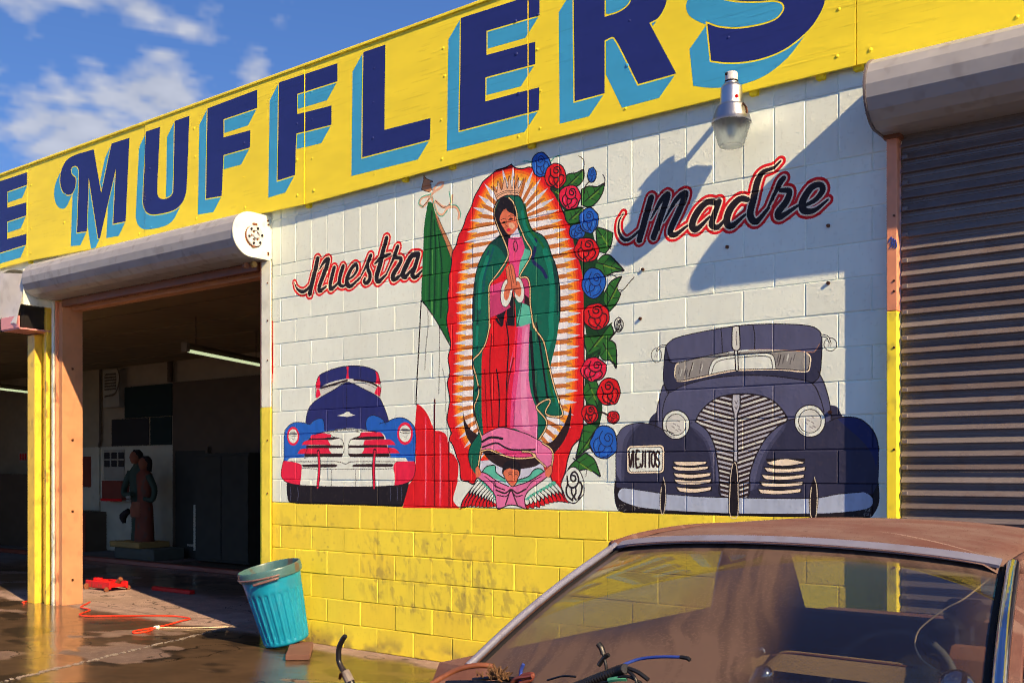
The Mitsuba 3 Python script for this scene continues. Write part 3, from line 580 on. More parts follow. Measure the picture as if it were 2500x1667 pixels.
bumper_guard|cream|l|4.5|3897,1457 12,-66 0,-94 -12,-76 -18,-1 -7,76 7,95
bumper_guard|black|p|0|4935,1467 20,-63 3,-90 -14,-101 -39,-1 -8,101 11,91
bumper_guard|cream|l|4.5|4933,1461 14,-60 3,-86 -10,-96 -28,-1 -6,96 8,86
bumper_guard|black|p|0|4410,1564 14,-7 12,-54 7,-112 -4,-179 -73,-2 0,181 15,112 15,54
bumper_guard|cream|l|4.5|4409,1552 10,-7 9,-51 5,-106 -3,-171 -52,-1 0,171 10,107 11,51
outline|black|l|4|3540,1343 16,29 43,11 150,-17 176,-20 250,-14 192,-2
outline|black|l|4|4461,1328 444,5 168,27 146,15
outline|black|l|4.5|3525,1401 0,300 14,46 38,46 65,25 86,6 84,-14 82,-34
outline|black|l|4.5|3937,2019 -32,-53 -19,-90 8,-91
outline|black|l|4.5|3869,2004 25,71 21,-37 22,-19 100,40 158,32 153,13 131,-1 164,-12 159,-27 116,-34 51,-92 23,-83
outline|black|l|4.5|3832,1787 16,127 21,90
outline|black|l|4.5|4956,2102 34,-67 33,-108 17,-115
outline|black|l|4.5|5023,1795 50,20 82,3 64,-19 56,-50 33,-64 12,-72
outline|black|l|4.5|3913,2332 33,28 50,20 120,17 175,16 170,7 182,-7 150,-15 95,-16 56,-22 32,-42 3,-102 -13,-139 -44,-47
outline|black|l|4.5|3913,2332 -10,-67 -9,-135 11,-64 32,-47
outline|black|l|4.5|3913,2332 17,-60 36,-58 209,25 192,20
outline|black|l|4.5|4315,2413 7,-63 4,-88
outline|black|l|4.5|4535,2417 13,-68 -2,-85
outline|black|l|4.5|3894,1776 82,-29
outline|black|l|4.5|4767,1810 52,11
outline|tan|l|3|4966,2266 -35,-47 -43,4 -200,27 -181,13
mirror|black|l|3.5|3882,2271 -2,-14 -5,-13 -9,-10 -11,-6 -12,-2 -12,3 -11,8 -9,11 -6,14 -2,14 2,15 6,13 9,10 11,6 12,1 12,-3 11,-8 9,-11 5,-13 2,-15
mirror|black|l|12|3848,2305 21,24 41,5
mirror|white|l|6|3848,2305 21,24 41,5
mirror|grey|l|5|3835,2285 -7,-23
mirror|grey|l|5|3849,2284 -6,-23
mirror|black|l|3.5|5070,2254 -1,-12 -6,-10 -9,-8 -10,-5 -12,-1 -13,3 -10,6 -9,9 -6,12 -2,12 2,12 6,10 9,8 10,5 13,1 12,-3 10,-6 9,-10 6,-11 1,-12
mirror|black|l|12|4977,2316 36,-13 14,-29
mirror|white|l|6|4977,2316 36,-13 14,-29
mirror|grey|l|5|5025,2267 -5,-21
mirror|grey|l|5|5037,2266 -5,-21
tyre|grey|l|3|3599,1266 -10,10
tyre|grey|l|3|3672,1251 -5,10
tyre|grey|l|3|3703,1248 -6,12
tyre|grey|l|3|3554,1258 4,10
tyre|grey|l|3|3551,1242 -5,-8
tyre|grey|l|3|3565,1240 6,5
tyre|grey|l|3|3704,1246 -5,4
tyre|grey|l|3|3551,1245 -6,-5
tyre|grey|l|3|3679,1244 -10,8
tyre|grey|l|3|3584,1256 -6,-5
tyre|grey|l|3|3568,1264 9,1
tyre|grey|l|3|3705,1249 8,0
tyre|grey|l|3|3673,1232 0,11
tyre|grey|l|3|3579,1223 9,-5
tyre|grey|l|3|3600,1235 6,0
tyre|grey|l|3|3677,1243 3,-1
tyre|grey|l|3|3588,1221 10,12
tyre|grey|l|3|5271,1232 2,10
tyre|grey|l|3|5260,1265 7,-1
tyre|grey|l|3|5132,1260 2,1
tyre|grey|l|3|5237,1232 -5,11
tyre|grey|l|3|5263,1269 6,10
tyre|grey|l|3|5246,1238 6,2
tyre|grey|l|3|5257,1262 2,5
tyre|grey|l|3|5259,1239 -1,2
tyre|grey|l|3|5126,1265 2,3
tyre|grey|l|3|5255,1245 -6,5
tyre|grey|l|3|5240,1249 -8,-4
tyre|grey|l|3|5249,1266 1,5
tyre|grey|l|3|5243,1257 -4,3
tyre|grey|l|3|5270,1266 -6,0
tyre|grey|l|3|5258,1249 -1,-4
tyre|grey|l|3|5241,1267 6,8
tyre|grey|l|3|5169,1234 -1,-3
#painted_woman
halo|red|p|0|2614,3776 -60,-14 -88,-6 -55,-29 -67,-32 -46,-54 -39,-46 -35,-74 -46,-63 -34,-75 -47,-64 -24,-68 -41,-57 -9,-97 -23,-87 0,-81 -15,-61 6,-99 -18,-88 24,-107 21,-90 -26,-105 18,-109 -28,-86 25,-129 -25,-155 38,-99 -15,-58 41,-50 32,-78 32,-68 15,-112 61,-14 63,-21 62,60 289,94 322,-47 78,-108 61,-31 16,58 27,81 19,80 41,89 80,70 10,70 6,133 2,265 -2,265 5,85 -2,163 -7,162 -12,83 -49,145 -49,121 -65,116 -80,162 -72,103 -129,100 -79,6 -70,19
halo|redorange|p|0|2078,2839 22,187 49,185 57,168 64,153 72,112 87,76 22,12 115,17 62,-4 18,-14 71,-20 52,-4 50,-27 78,-89 76,-99 70,-126 111,-264 43,-134 22,-179 3,-135 -19,-345 0,-177 -15,-148 -61,-197 -124,-156 -34,-16 -247,-43 -365,14 -32,9 -149,79 -22,18 -80,146 -28,149 5,204 26,385 10,38
halo|orange|p|0|2098,2840 21,183 49,181 57,168 63,153 70,107 97,80 114,18 117,-10 21,-6 98,-49 77,-88 75,-97 68,-122 111,-264 42,-132 22,-176 2,-131 -19,-346 0,-177 -15,-144 -59,-192 -123,-153 -21,-8 -244,-43 -363,14 -23,6 -149,79 -20,18 -74,136 -26,143 5,202 26,385 10,36
halo|amber|p|0|2120,2841 21,180 48,176 57,168 62,151 67,102 89,74 108,16 119,-11 96,-45 78,-89 74,-97 65,-116 112,-264 41,-130 21,-172 2,-128 -19,-346 0,-178 -15,-139 -57,-187 -115,-145 -255,-47 -360,14 -163,83 -11,10 -73,133 -24,136 5,198 26,385 10,35
halo|yellowamber|p|0|2146,2842 21,176 46,171 57,168 62,149 63,96 80,66 100,14 110,-10 87,-41 74,-85 73,-95 62,-112 111,-263 40,-128 20,-167 2,-124 -19,-346 0,-179 -14,-134 -55,-180 -107,-135 -242,-43 -357,14 -154,82 -70,128 -22,128 5,194 26,385 10,34
halo|ivory|p|0|2181,2600 -9,241 21,172 45,168 57,167 61,147 59,90 70,59 91,12 102,-10 78,-36 70,-81 71,-93 60,-108 110,-261 39,-125 20,-163 2,-122 -19,-345 0,-179 -14,-130 -52,-173 -98,-124 -229,-40 -351,14 -139,74 -65,119 -21,120 5,192 26,382
ray|rust|p|0|2131,2608 32,-17 68,-4 160,8 0,18 -160,6 -68,-4
ray|lilac|p|0|2070,2643 48,-9 64,-8 0,34 -64,-8
ray|rust|p|0|2128,2686 32,-17 68,-4 160,8 0,18 -160,6 -68,-4
ray|lilac|p|0|2067,2722 48,-9 64,-8 0,34 -64,-8
ray|rust|p|0|2125,2765 32,-17 68,-4 160,8 0,18 -160,6 -68,-4
ray|lilac|p|0|2064,2800 48,-9 64,-8 0,34 -64,-8
ray|rust|p|0|2122,2843 32,-17 68,-4 160,8 0,18 -160,6 -68,-4
ray|lilac|p|0|2066,2878 48,-9 64,-8 0,34 -64,-8
ray|rust|p|0|2131,2921 32,-17 68,-4 160,8 0,18 -160,6 -68,-4
ray|lilac|p|0|2076,2956 48,-9 64,-8 0,34 -64,-8
ray|rust|p|0|2140,2999 32,-17 68,-4 160,8 0,18 -160,6 -68,-4
ray|lilac|p|0|2088,3034 48,-9 64,-8 0,34 -64,-8
ray|rust|p|0|2158,3076 32,-17 68,-4 160,8 0,18 -160,6 -68,-4
ray|lilac|p|0|2108,3109 48,-9 64,-8 0,34 -64,-8
ray|rust|p|0|2178,3151 32,-17 68,-4 160,8 0,18 -160,6 -68,-4
ray|lilac|p|0|2129,3185 48,-9 64,-8 0,34 -64,-8
ray|rust|p|0|2201,3226 32,-17 68,-4 160,8 0,18 -160,6 -68,-4
ray|lilac|p|0|2154,3260 48,-9 64,-8 0,34 -64,-8
ray|rust|p|0|2226,3301 32,-17 68,-4 160,8 0,18 -160,6 -68,-4
ray|lilac|p|0|2179,3334 48,-9 64,-8 0,34 -64,-8
ray|rust|p|0|2253,3376 31,-18 68,-7 160,0 1,18 -160,14 -68,-1
ray|lilac|p|0|2209,3421 46,-16 62,-18 5,33 -64,2
ray|rust|p|0|2285,3455 26,-25 65,-22 156,-35 5,17 -153,49 -66,14
ray|lilac|p|0|2245,3514 41,-27 56,-32 13,32 -63,17
ray|rust|p|0|2321,3533 19,-31 58,-36 143,-72 9,16 -137,83 -61,30
ray|lilac|p|0|2294,3600 33,-35 47,-44 20,27 -56,31
ray|rust|p|0|2369,3603 12,-34 47,-49 122,-103 13,13 -113,113 -53,44
ray|lilac|p|0|2355,3678 25,-42 35,-54 26,22 -48,43
ray|rust|p|0|2430,3662 4,-36 34,-59 96,-129 15,10 -84,137 -41,54
ray|rust|p|0|2505,3697 -5,-36 20,-65 65,-147 16,7 -51,151 -28,63
ray|lilac|p|0|2529,3760 2,-49 8,-64 33,8 -23,61
ray|rust|p|0|2590,3705 -13,-34 4,-68 28,-158 18,3 -14,159 -12,67
ray|lilac|p|0|2628,3761 -9,-48 -7,-64 34,0 -9,64
ray|rust|p|0|2675,3697 -21,-30 -12,-67 -11,-160 18,-2 25,158 4,68
ray|rust|p|0|2755,3666 -28,-24 -28,-62 -50,-151 17,-6 63,146 20,64
ray|lilac|p|0|2816,3699 -31,-38 -37,-52 30,-17 23,60
ray|rust|p|0|2820,3612 -33,-16 -43,-53 -79,-124 15,-10 90,116 37,57
ray|lilac|p|0|2887,3626 -40,-29 -50,-41 25,-23 38,52
ray|rust|p|0|2876,3546 -36,-7 -55,-39 -106,-94 12,-14 114,83 50,45
ray|lilac|p|0|2951,3545 -46,-17 -59,-25 18,-30 51,40
ray|rust|p|0|2927,3476 -36,3 -64,-22 -134,-65 7,-17 139,52 61,30
ray|lilac|p|0|3007,3460 -49,-4 -64,-10 10,-32 59,25
ray|rust|p|0|2969,3402 -34,12 -68,-6 -157,-32 3,-18 159,18 67,14
ray|lilac|p|0|3048,3371 -48,7 -64,5 1,-34 64,11
ray|rust|p|0|3007,3329 -32,17 -68,4 -160,-8 0,-18 160,-6 68,4
ray|lilac|p|0|3082,3297 -48,9 -64,8 0,-34 64,8
ray|rust|p|0|3038,3257 -32,17 -68,4 -160,-8 0,-18 160,-6 68,4
ray|lilac|p|0|3114,3225 -48,9 -64,8 0,-34 64,8
ray|rust|p|0|3069,3185 -32,17 -68,4 -160,-8 0,-18 160,-6 68,4
ray|lilac|p|0|3144,3152 -48,9 -64,8 0,-34 64,8
ray|rust|p|0|3099,3112 -32,17 -68,4 -160,-8 0,-18 160,-6 68,4
ray|lilac|p|0|3174,3080 -48,9 -64,8 0,-34 64,8
ray|rust|p|0|3126,3038 -32,17 -68,4 -160,-8 0,-18 160,-6 68,4
ray|lilac|p|0|3198,3005 -48,9 -64,8 0,-34 64,8
ray|rust|p|0|3149,2963 -32,17 -68,4 -160,-8 0,-18 160,-6 68,4
ray|lilac|p|0|3218,2929 -48,9 -64,8 0,-34 64,8
ray|rust|p|0|3163,2886 -32,17 -68,4 -160,-8 0,-18 160,-6 68,4
ray|lilac|p|0|3227,2851 -48,9 -64,8 0,-34 64,8
ray|rust|p|0|3172,2808 -32,17 -68,4 -160,-8 0,-18 160,-6 68,4
ray|lilac|p|0|3236,2773 -48,9 -64,8 0,-34 64,8
ray|rust|p|0|3177,2730 -32,17 -68,4 -160,-8 0,-18 160,-6 68,4
ray|lilac|p|0|3237,2695 -48,9 -64,8 0,-34 64,8
ray|rust|p|0|3178,2652 -32,17 -68,4 -160,-8 0,-18 160,-6 68,4
ray|lilac|p|0|3237,2616 -48,9 -64,8 0,-34 64,8
ray|rust|p|0|3175,2573 -32,17 -68,4 -160,-8 0,-18 160,-6 68,4
ray|lilac|p|0|3234,2538 -48,9 -64,8 0,-34 64,8
ray|rust|p|0|3171,2495 -32,17 -68,4 -160,-8 0,-18 160,-6 68,4
ray|lilac|p|0|3228,2460 -48,9 -64,8 0,-34 64,8
ray|rust|p|0|3166,2417 -32,17 -68,4 -160,-8 0,-18 160,-6 68,4
ray|lilac|p|0|3223,2381 -48,9 -64,8 0,-34 64,8
ray|rust|p|0|3161,2338 -32,17 -68,4 -160,-8 0,-18 160,-6 68,4
ray|lilac|p|0|3219,2303 -48,9 -64,8 0,-34 64,8
ray|rust|p|0|3159,2260 -32,17 -68,4 -160,-8 0,-18 160,-6 68,4
ray|lilac|p|0|3219,2225 -48,9 -64,8 0,-34 64,8
ray|rust|p|0|3159,2181 -32,17 -68,4 -160,-8 0,-18 160,-6 68,4
ray|lilac|p|0|3219,2146 -48,9 -64,8 0,-34 64,8
ray|rust|p|0|3156,2103 -32,17 -68,4 -160,-8 0,-18 160,-6 68,4
ray|lilac|p|0|3212,2068 -48,9 -64,8 0,-34 64,8
ray|rust|p|0|3148,2025 -32,17 -68,4 -160,-8 0,-18 160,-6 68,4
ray|lilac|p|0|3202,1985 -47,12 -64,11 -2,-33 65,4
ray|rust|p|0|3130,1945 -29,21 -67,13 -160,14 -2,-18 158,-28 67,-5
ray|lilac|p|0|3177,1896 -45,19 -60,21 -8,-33 65,-6
ray|rust|p|0|3106,1865 -26,26 -64,23 -156,38 -5,-17 152,-52 66,-15
ray|lilac|p|0|3151,1807 -42,26 -57,31 -12,-32 63,-16
ray|rust|p|0|3074,1789 -21,29 -60,33 -148,62 -7,-16 141,-75 63,-25
ray|lilac|p|0|3102,1730 -37,32 -51,39 -17,-30 59,-25
ray|rust|p|0|3023,1724 -17,32 -54,42 -136,84 -10,-14 128,-96 58,-36
ray|lilac|p|0|3046,1656 -32,38 -44,46 -22,-26 55,-34
ray|rust|p|0|2968,1663 -11,35 -47,49 -121,105 -12,-13 111,-115 52,-44
ray|lilac|p|0|2971,1613 -26,42 -37,53 -25,-23 49,-42
ray|rust|p|0|2887,1647 -6,36 -39,56 -105,121 -14,-11 94,-130 45,-51
ray|lilac|p|0|2883,1591 -19,45 -29,58 -28,-19 42,-49
ray|rust|p|0|2805,1631 0,37 -29,61 -83,137 -15,-8 70,-144 36,-58
ray|lilac|p|0|2791,1570 -11,48 -17,62 -31,-14 32,-55
ray|rust|p|0|2722,1616 7,36 -16,66 -56,150 -17,-5 42,-155 24,-63
ray|lilac|p|0|2696,1559 -1,49 -5,65 -33,-7 21,-61
ray|rust|p|0|2638,1619 13,33 -3,68 -24,159 -18,-2 11,-160 11,-67
ray|lilac|p|0|2599,1561 9,48 9,64 -34,0 7,-64
ray|rust|p|0|2553,1623 20,30 12,67 9,160 -18,2 -23,-159 -3,-68
ray|lilac|p|0|2502,1566 19,45 21,61 -33,7 -6,-64
ray|rust|p|0|2469,1628 26,25 25,64 41,154 -17,6 -55,-151 -17,-65
ray|lilac|p|0|2407,1574 27,41 33,55 -31,14 -18,-62
ray|rust|p|0|2386,1634 30,20 36,58 69,144 -16,9 -81,-138 -29,-62
ray|lilac|p|0|2315,1584 34,36 41,49 -28,19 -28,-58
ray|rust|p|0|2307,1655 33,15 46,51 92,131 -14,11 -103,-122 -39,-56
ray|lilac|p|0|2233,1629 39,29 50,41 -25,23 -38,-52
ray|rust|p|0|2235,1696 35,9 53,43 113,113 -12,13 -122,-103 -48,-48
ray|lilac|p|0|2154,1677 43,22 56,33 -21,26 -46,-45
ray|rust|p|0|2173,1746 36,4 59,34 129,94 -10,15 -137,-83 -55,-40
ray|lilac|p|0|2102,1751 46,15 61,24 -17,29 -52,-37
ray|rust|p|0|2133,1820 36,-3 64,24 144,72 -8,16 -149,-59 -60,-31
ray|lilac|p|0|2059,1834 48,7 63,13 -11,32 -58,-28
ray|rust|p|0|2106,1898 35,-9 67,13 153,48 -5,17 -156,-34 -65,-21
ray|lilac|p|0|2040,1925 49,-1 65,3 -6,33 -62,-18
ray|rust|p|0|2092,1980 33,-14 69,2 158,22 -1,18 -160,-8 -68,-10
ray|lilac|p|0|2031,2017 48,-9 64,-7 0,34 -64,-9
ray|rust|p|0|2092,2061 32,-17 68,-4 160,8 0,18 -160,6 -68,-4
ray|lilac|p|0|2033,2096 48,-9 64,-8 0,34 -64,-8
ray|rust|p|0|2094,2139 32,-17 68,-4 160,8 0,18 -160,6 -68,-4
ray|lilac|p|0|2035,2175 48,-9 64,-8 0,34 -64,-8
ray|rust|p|0|2097,2218 32,-17 68,-4 160,8 0,18 -160,6 -68,-4
ray|lilac|p|0|2040,2253 48,-9 64,-8 0,34 -64,-8
ray|rust|p|0|2102,2296 32,-17 68,-4 160,8 0,18 -160,6 -68,-4
ray|lilac|p|0|2045,2331 48,-9 64,-8 0,34 -64,-8
ray|rust|p|0|2107,2374 32,-17 68,-4 160,8 0,18 -160,6 -68,-4
ray|lilac|p|0|2050,2410 48,-9 64,-8 0,34 -64,-8
ray|rust|p|0|2113,2453 32,-17 68,-4 160,8 0,18 -160,6 -68,-4
ray|lilac|p|0|2055,2488 48,-9 64,-8 0,34 -64,-8
ray|rust|p|0|2118,2531 32,-17 68,-4 160,8 0,18 -160,6 -68,-4
ray|lilac|p|0|2061,2566 48,-9 64,-8 0,34 -64,-8
outline|black|l|7|2614,3776 -60,-14 -88,-6 -55,-29 -67,-32 -46,-54 -39,-46 -35,-74 -46,-63 -34,-75 -47,-64 -24,-68 -41,-57 -9,-97 -23,-87 0,-81 -15,-61 6,-99 -18,-88 24,-107 21,-90 -26,-105 18,-109 -28,-86 25,-129 -25,-155 38,-99 -15,-58 41,-50 32,-78 32,-68 15,-112 61,-14 63,-21 62,60 289,94 322,-47 78,-108 61,-31 16,58 27,81 19,80 41,89 80,70 10,70 6,133 2,265 -2,265 5,85 -2,163 -7,162 -12,83 -49,145 -49,121 -65,116 -80,162 -72,103 -129,100 -79,6 -70,19 -37,32
moon|lilac|p|0|2286,1575 195,8 236,-30 183,9 22,-73 -136,-37 -186,-66 -191,46 -98,57
moon|brownblack|p|0|2142,1989 21,-95 61,-79 68,-40 0,-47 -68,-20 -44,60 -28,97
moon|brownblack|p|0|3150,1971 5,-72 -24,-106 -52,-89 -79,-81 -11,-12 -33,50 -45,37 78,17 88,97 46,79
moon|brownblack|p|0|2323,1656 86,8 144,-49 164,-20 115,8 73,-32 -73,-38 -138,-18 -70,18 -95,-9 -120,55
mantle|emerald|p|0|2483,3528 -33,-51 3,-78 41,-101 11,-32 -94,-52 -79,-85 -54,-107 -28,-146 -10,-175 0,-104 2,-82 0,-172 10,-145 -6,-153 13,-115 46,-126 -81,-104 -25,-86 25,-87 52,-57 35,47 24,181 265,89 255,-71 73,82 11,72 -6,50 45,-17 77,-14 28,26 -39,105 -44,137 -28,92 45,160 33,177 2,-2 4,123 -7,124 -23,118 -41,97 -40,105 -52,61 -83,49 -37,73 -36,107 -43,79 -64,25 -76,6
mantle|deepgreen|l|16|2344,3058 -46,-188 -11,-218 -1,-236
mantle|midnight|l|9|2400,3164 -56,-124 -23,-172 -11,-174
mantle|midnight|l|26|2841,3190 -10,-83 -16,-73 78,-69 41,-63
mantle|deepgreen|l|16|2996,2961 30,-169 5,-165
mantle|black|l|12|2843,2578 34,-158 40,-231 27,-156
mantle|black|l|20|2792,2518 23,-277 17,-166 34,-93
mantle|green|l|18|2928,2416 28,-229 44,-183
mantle|green|l|18|2737,3458 42,-175 114,-134 62,-141
mantle|bluegreen|l|18|2444,3175 -33,-82 -45,-82 -22,-145
mantle|bluegreen|l|10|2280,2034 12,-96 25,-96
mantle|midemerald|l|44|2924,3095 51,-173 10,-167 -10,-165 3,-106 -45,-114
mantle|midemerald|l|34|2389,3113 -68,-158 -17,-217
mantle|midemerald|l|26|2715,3410 32,-123 94,-139
mantle|midemerald|l|26|2286,2598 -6,-133
mantle|midemerald|l|18|3000,2085 33,-110
mantle|deepgreen|l|26|3001,3002 37,-211 3,-140
mantle|deepgreen|l|20|2270,2935 -15,-148 -2,-132
mantle|black|p|0|2461,3450 49,87 66,2 54,-39 27,-63 21,-89 16,-70 -43,-28 -43,-7 -13,-54 -10,-62 -31,77 -44,100 -44,76
mantle|deepgreen|p|0|2505,3266 -94,-52 66,-26 44,-40 39,-57 21,19 -27,85
dress|red|p|0|2587,3071 -33,-56 -60,-62 -72,-39 -17,-99 6,-174 -2,-54 -49,-128 -27,-94 -4,-438 19,-148 133,30 155,5 23,808
dress|hotpink|p|0|2589,3225 19,10 102,-6 27,-76 10,-35 -26,-81 -38,-106 -48,-11 -38,124 -12,95
dress|rose|p|0|2600,2254 41,183 18,129 127,12 -9,-151 -2,-230 25,-139 49,-112 8,-101 -11,-118 -187,82 -65,11 -8,154
dress|hotpink|p|0|2641,2409 18,157 58,-14 -17,-212 -41,-275 -23,-249 -42,4 -8,154 14,261
dress|crimson|p|0|2618,2318 32,165 9,83 18,-11 -18,-212 -41,-277 -18,-247 -23,-1 3,203
dress|lightrose|p|0|2706,2229 29,247 17,82 17,-1 -6,-175 -11,-230 17,-185 17,-175 -63,11 -17,167
dress|black|l|14|2469,2639 54,-52 12,46
dress|darkred|l|12|2427,2529 -18,-264 24,-426
dress|black|l|9|2475,2261 24,-189 -6,-245
dress|black|l|9|2565,2612 24,-171 -18,-279 -6,-336
dress|darkred|l|13|2636,2335 -47,-155 -24,-158 -6,-196
dress|darkred|l|8|2360,2268 12,-285 12,-172
dress|black|p|0|2466,2669 88,28 14,37 29,-17 6,78 16,50 16,-53 11,-112 0,-108 -70,12 -6,129 -27,-66 -22,-52
sleeve|plum|p|0|2411,2897 165,25 -16,-62 7,-87 41,-55 -87,-35 -110,-26 -7,159
sleeve|hotpink|p|0|2411,2897 165,25 -13,-46 -130,-55
sleeve|plum|p|0|2699,2921 74,1 18,-62 0,-169 -70,45 -29,12 18,95
sleeve|brownblack|p|0|2737,2798 54,-48 0,-59 -54,35
lining|turquoise|p|0|2737,3136 65,-29 -13,-36 -52,-61 -56,-83 13,113 32,56
lining|turquoise|p|0|2710,2741 81,-50 11,-110 -103,-17 -32,46
lining|black|l|5|2710,2737 -16,-79 -16,-75
cuff|black|p|0|2623,2815 -9,-35 -14,-30 -19,-20 -20,-9 -20,4 -16,16 -12,26 -4,34 2,36 9,36 15,29 18,21 20,8 20,-4 16,-16 11,-26 5,-34
cuff|white|p|0|2618,2816 -9,-34 -13,-28 -17,-20 -18,-9 -18,4 -15,15 -10,25 -4,32 2,35 9,34 13,29 17,19 19,9 17,-4 15,-15 10,-25 4,-32
cuff|skin|p|0|2599,2829 -7,-27 -11,-20 -13,-10 -12,3 -10,14 -4,23 2,28 7,26 11,21 13,9 12,-2 9,-15 5,-23
cuff|black|p|0|2735,2834 1,-33 -5,-29 -11,-22 -15,-11 -19,0 -18,12 -17,23 -12,29 -8,34 -1,34 6,30 11,21 15,11 18,0 19,-13 16,-22 13,-30
cuff|white|p|0|2730,2835 1,-32 -4,-28 -10,-21 -14,-11 -16,0 -17,12 -15,21 -12,29 -6,32 -2,33 5,28 10,20 14,11 16,0 17,-12 15,-22 11,-28
cuff|skin|p|0|2705,2844 0,-25 -4,-20 -9,-11 -11,0 -12,12 -10,20 -6,26 0,25 4,20 9,11 12,0 12,-12 9,-20
hands|skin|p|0|2563,3005 22,23 32,11 18,-26 16,-61 13,-78 30,-29 -5,-38 -27,-8 -30,42 -18,8 -25,-17 -37,-23 4,60 20,32 -8,52
hands|brownblack|l|3.5|2563,3005 7,-52 8,-53 -22,-36
hands|brownblack|l|3.5|2617,3039 18,-26 16,-61 13,-78
hands|brownblack|l|3.5|2589,3019 11,-61 17,-70 -2,-39
hands|brownblack|l|3.5|2603,3030 18,-75 14,-61
neck|lilac|p|0|2608,3254 59,53 29,-72 3,-13 -93,11
face|skin|p|0|2504,3374 6,42 28,32 25,7 18,-24 49,-26 34,-38 14,-53 -27,-38 -43,-22 -32,15 -38,49
face|brownblack|l|5|2521,3350 20,12 22,-9
face|brownblack|l|5|2587,3366 19,12 22,-12
face|brownblack|l|3|2516,3379 22,6 27,-10
face|brownblack|l|3|2581,3395 27,6 27,-12
face|brownblack|l|3|2570,3364 -7,-33 18,-11
face|brownblack|l|8|2534,3352 15,0
face|brownblack|l|8|2600,3370 15,-2
face|crimson|p|0|2567,3300 20,5 23,-8 -13,-14 -19,-1
face|peach|p|0|2587,3345 43,-7 21,-28 -21,-19 -33,18
crown|peach|p|0|2477,3527 -27,63 -26,54 50,-51 10,86 37,-77 29,87 26,-86 17,92 26,-97 17,89 13,-96 34,75 -5,-81 50,69 -32,-88 -29,-35 -91,24 -66,-11
crown|black|l|3.5|2477,3527 -27,63 -26,54 50,-51 10,86 37,-77 29,87 26,-86 17,92 26,-97 17,89 13,-96 34,75 -5,-81 50,69 -32,-88 -29,-35
crown|black|l|3.5|2477,3527 33,17 66,11 91,-24
crown|black|l|3.5|2469,3552 36,16 71,8 102,-24
crown|black|l|3.5|2461,3566 38,14 77,8 107,-24
trim|brownblack|l|15|2483,3528 -30,-55 2,-74 50,-103 49,-92 31,-82 -15,-49 -71,-78 -75,-69 -24,-49 0,-148 5,-146 4,23 -37,-129 -61,-82 -69,-57 32,-112 27,-131 -49,-113 34,-130 52,-116 -21,-95 -19,-105
trim|gold|l|8.5|2483,3528 -30,-55 2,-74 50,-103 49,-92 31,-82 -15,-49 -71,-78 -75,-69 -24,-49 0,-148 5,-146 4,23 -37,-129 -61,-82 -69,-57 32,-112 27,-131 -49,-113 34,-130 52,-116 -21,-95 -19,-105
trim|brownblack|l|15|2589,3533 41,-41 32,-73 11,-70 42,-91 32,-64 55,-87 -29,-68 -81,-105 60,-11 32,-54 3,-135 13,-86 21,-101 -10,43 32,-67 68,-88 45,-166 44,-148 44,-119 35,-91 -35,-22 -88,10 -28,31 41,66 -13,21 -56,-14 -54,-38 42,-48 48,-56 -14,-63 -67,-82
trim|gold|l|8.5|2589,3533 41,-41 32,-73 11,-70 42,-91 32,-64 55,-87 -29,-68 -81,-105 60,-11 32,-54 3,-135 13,-86 21,-101 -10,43 32,-67 68,-88 45,-166 44,-148 44,-119 35,-91 -35,-22 -88,10 -28,31 41,66 -13,21 -56,-14 -54,-38 42,-48 48,-56 -14,-63 -67,-82
outline|black|l|6|2483,3528 -33,-51 3,-78 41,-101 11,-32 -94,-52 -79,-85 -54,-107 -28,-146 -10,-175 0,-104 2,-82 0,-172 10,-145 -6,-153 13,-115 46,-126 -81,-104 -25,-86 25,-87
outline|black|l|6|3050,2586 2,-2 4,123 -7,124 -23,118 -41,97 -40,105 -52,61 -83,49 -37,73 -36,107 -43,79 -64,25 -76,6 -71,-23
hem|rose|p|0|2333,1770 76,31 108,26 119,-22 139,-40 125,-58 72,-46 19,-55 -13,-74 -56,0 -67,57 -63,49 -75,8 -164,7 -144,6 -80,-4
hem|hotpink|p|0|2457,1659 143,7 117,-20 69,-10 46,-33 -115,-3 -140,15
hem|black|l|10|2333,1679 136,31 84,-34 83,-20 196,0
hem|black|l|14|2335,1722 86,32 108,-12
hem|black|l|5|2333,1770 76,31 108,26 119,-22 139,-40 125,-58
trim|brownblack|l|14|2326,1651 83,8 96,-34 154,-32 173,10 -46,35 -69,6
trim|brownblack|l|14|2900,1703 72,-42 22,-55 -14,-81
trim|brownblack|l|14|2792,1636 63,-51 73,-55
trim|gold|l|8|2326,1651 83,8 96,-34 154,-32 173,10 -46,35 -69,6
trim|gold|l|8|2900,1703 72,-42 22,-55 -14,-81
trim|gold|l|8|2792,1636 63,-51 73,-55
dress|black|l|4|2597,3232 54,-16 59,0
dress|black|l|5|2651,3212 -16,-28 8,-52 19,-7 11,37 -16,40
#painted_cherub
wing|black|p|0|2289,1434 -148,-153 -34,-82 89,53 136,158
wing|red|p|0|2286,1420 -133,-139 -36,-71 75,50 124,143
wing|black|p|0|2322,1463 -109,-111 -22,-61 67,37 99,116
wing|white|p|0|2316,1450 -87,-89 -19,-49 54,30 79,93
wing|turquoise|p|0|2337,1470 -33,-30 3,-22 28,5 26,34
wing|black|p|0|2311,1417 -137,-134 -30,-74 84,44 126,140
wing|red|p|0|2309,1404 -123,-121 -33,-65 71,43 115,126
wing|black|p|0|2342,1443 -101,-98 -19,-55 63,31 91,102
wing|white|p|0|2337,1431 -81,-78 -16,-45 50,26 74,82
wing|turquoise|p|0|2356,1449 -30,-27 3,-21 27,4 24,30
wing|black|p|0|2334,1401 -127,-115 -26,-68 79,36 115,122
wing|red|p|0|2332,1389 -114,-105 -28,-57 66,35 105,109
wing|black|p|0|2362,1423 -92,-84 -17,-50 59,24 84,89
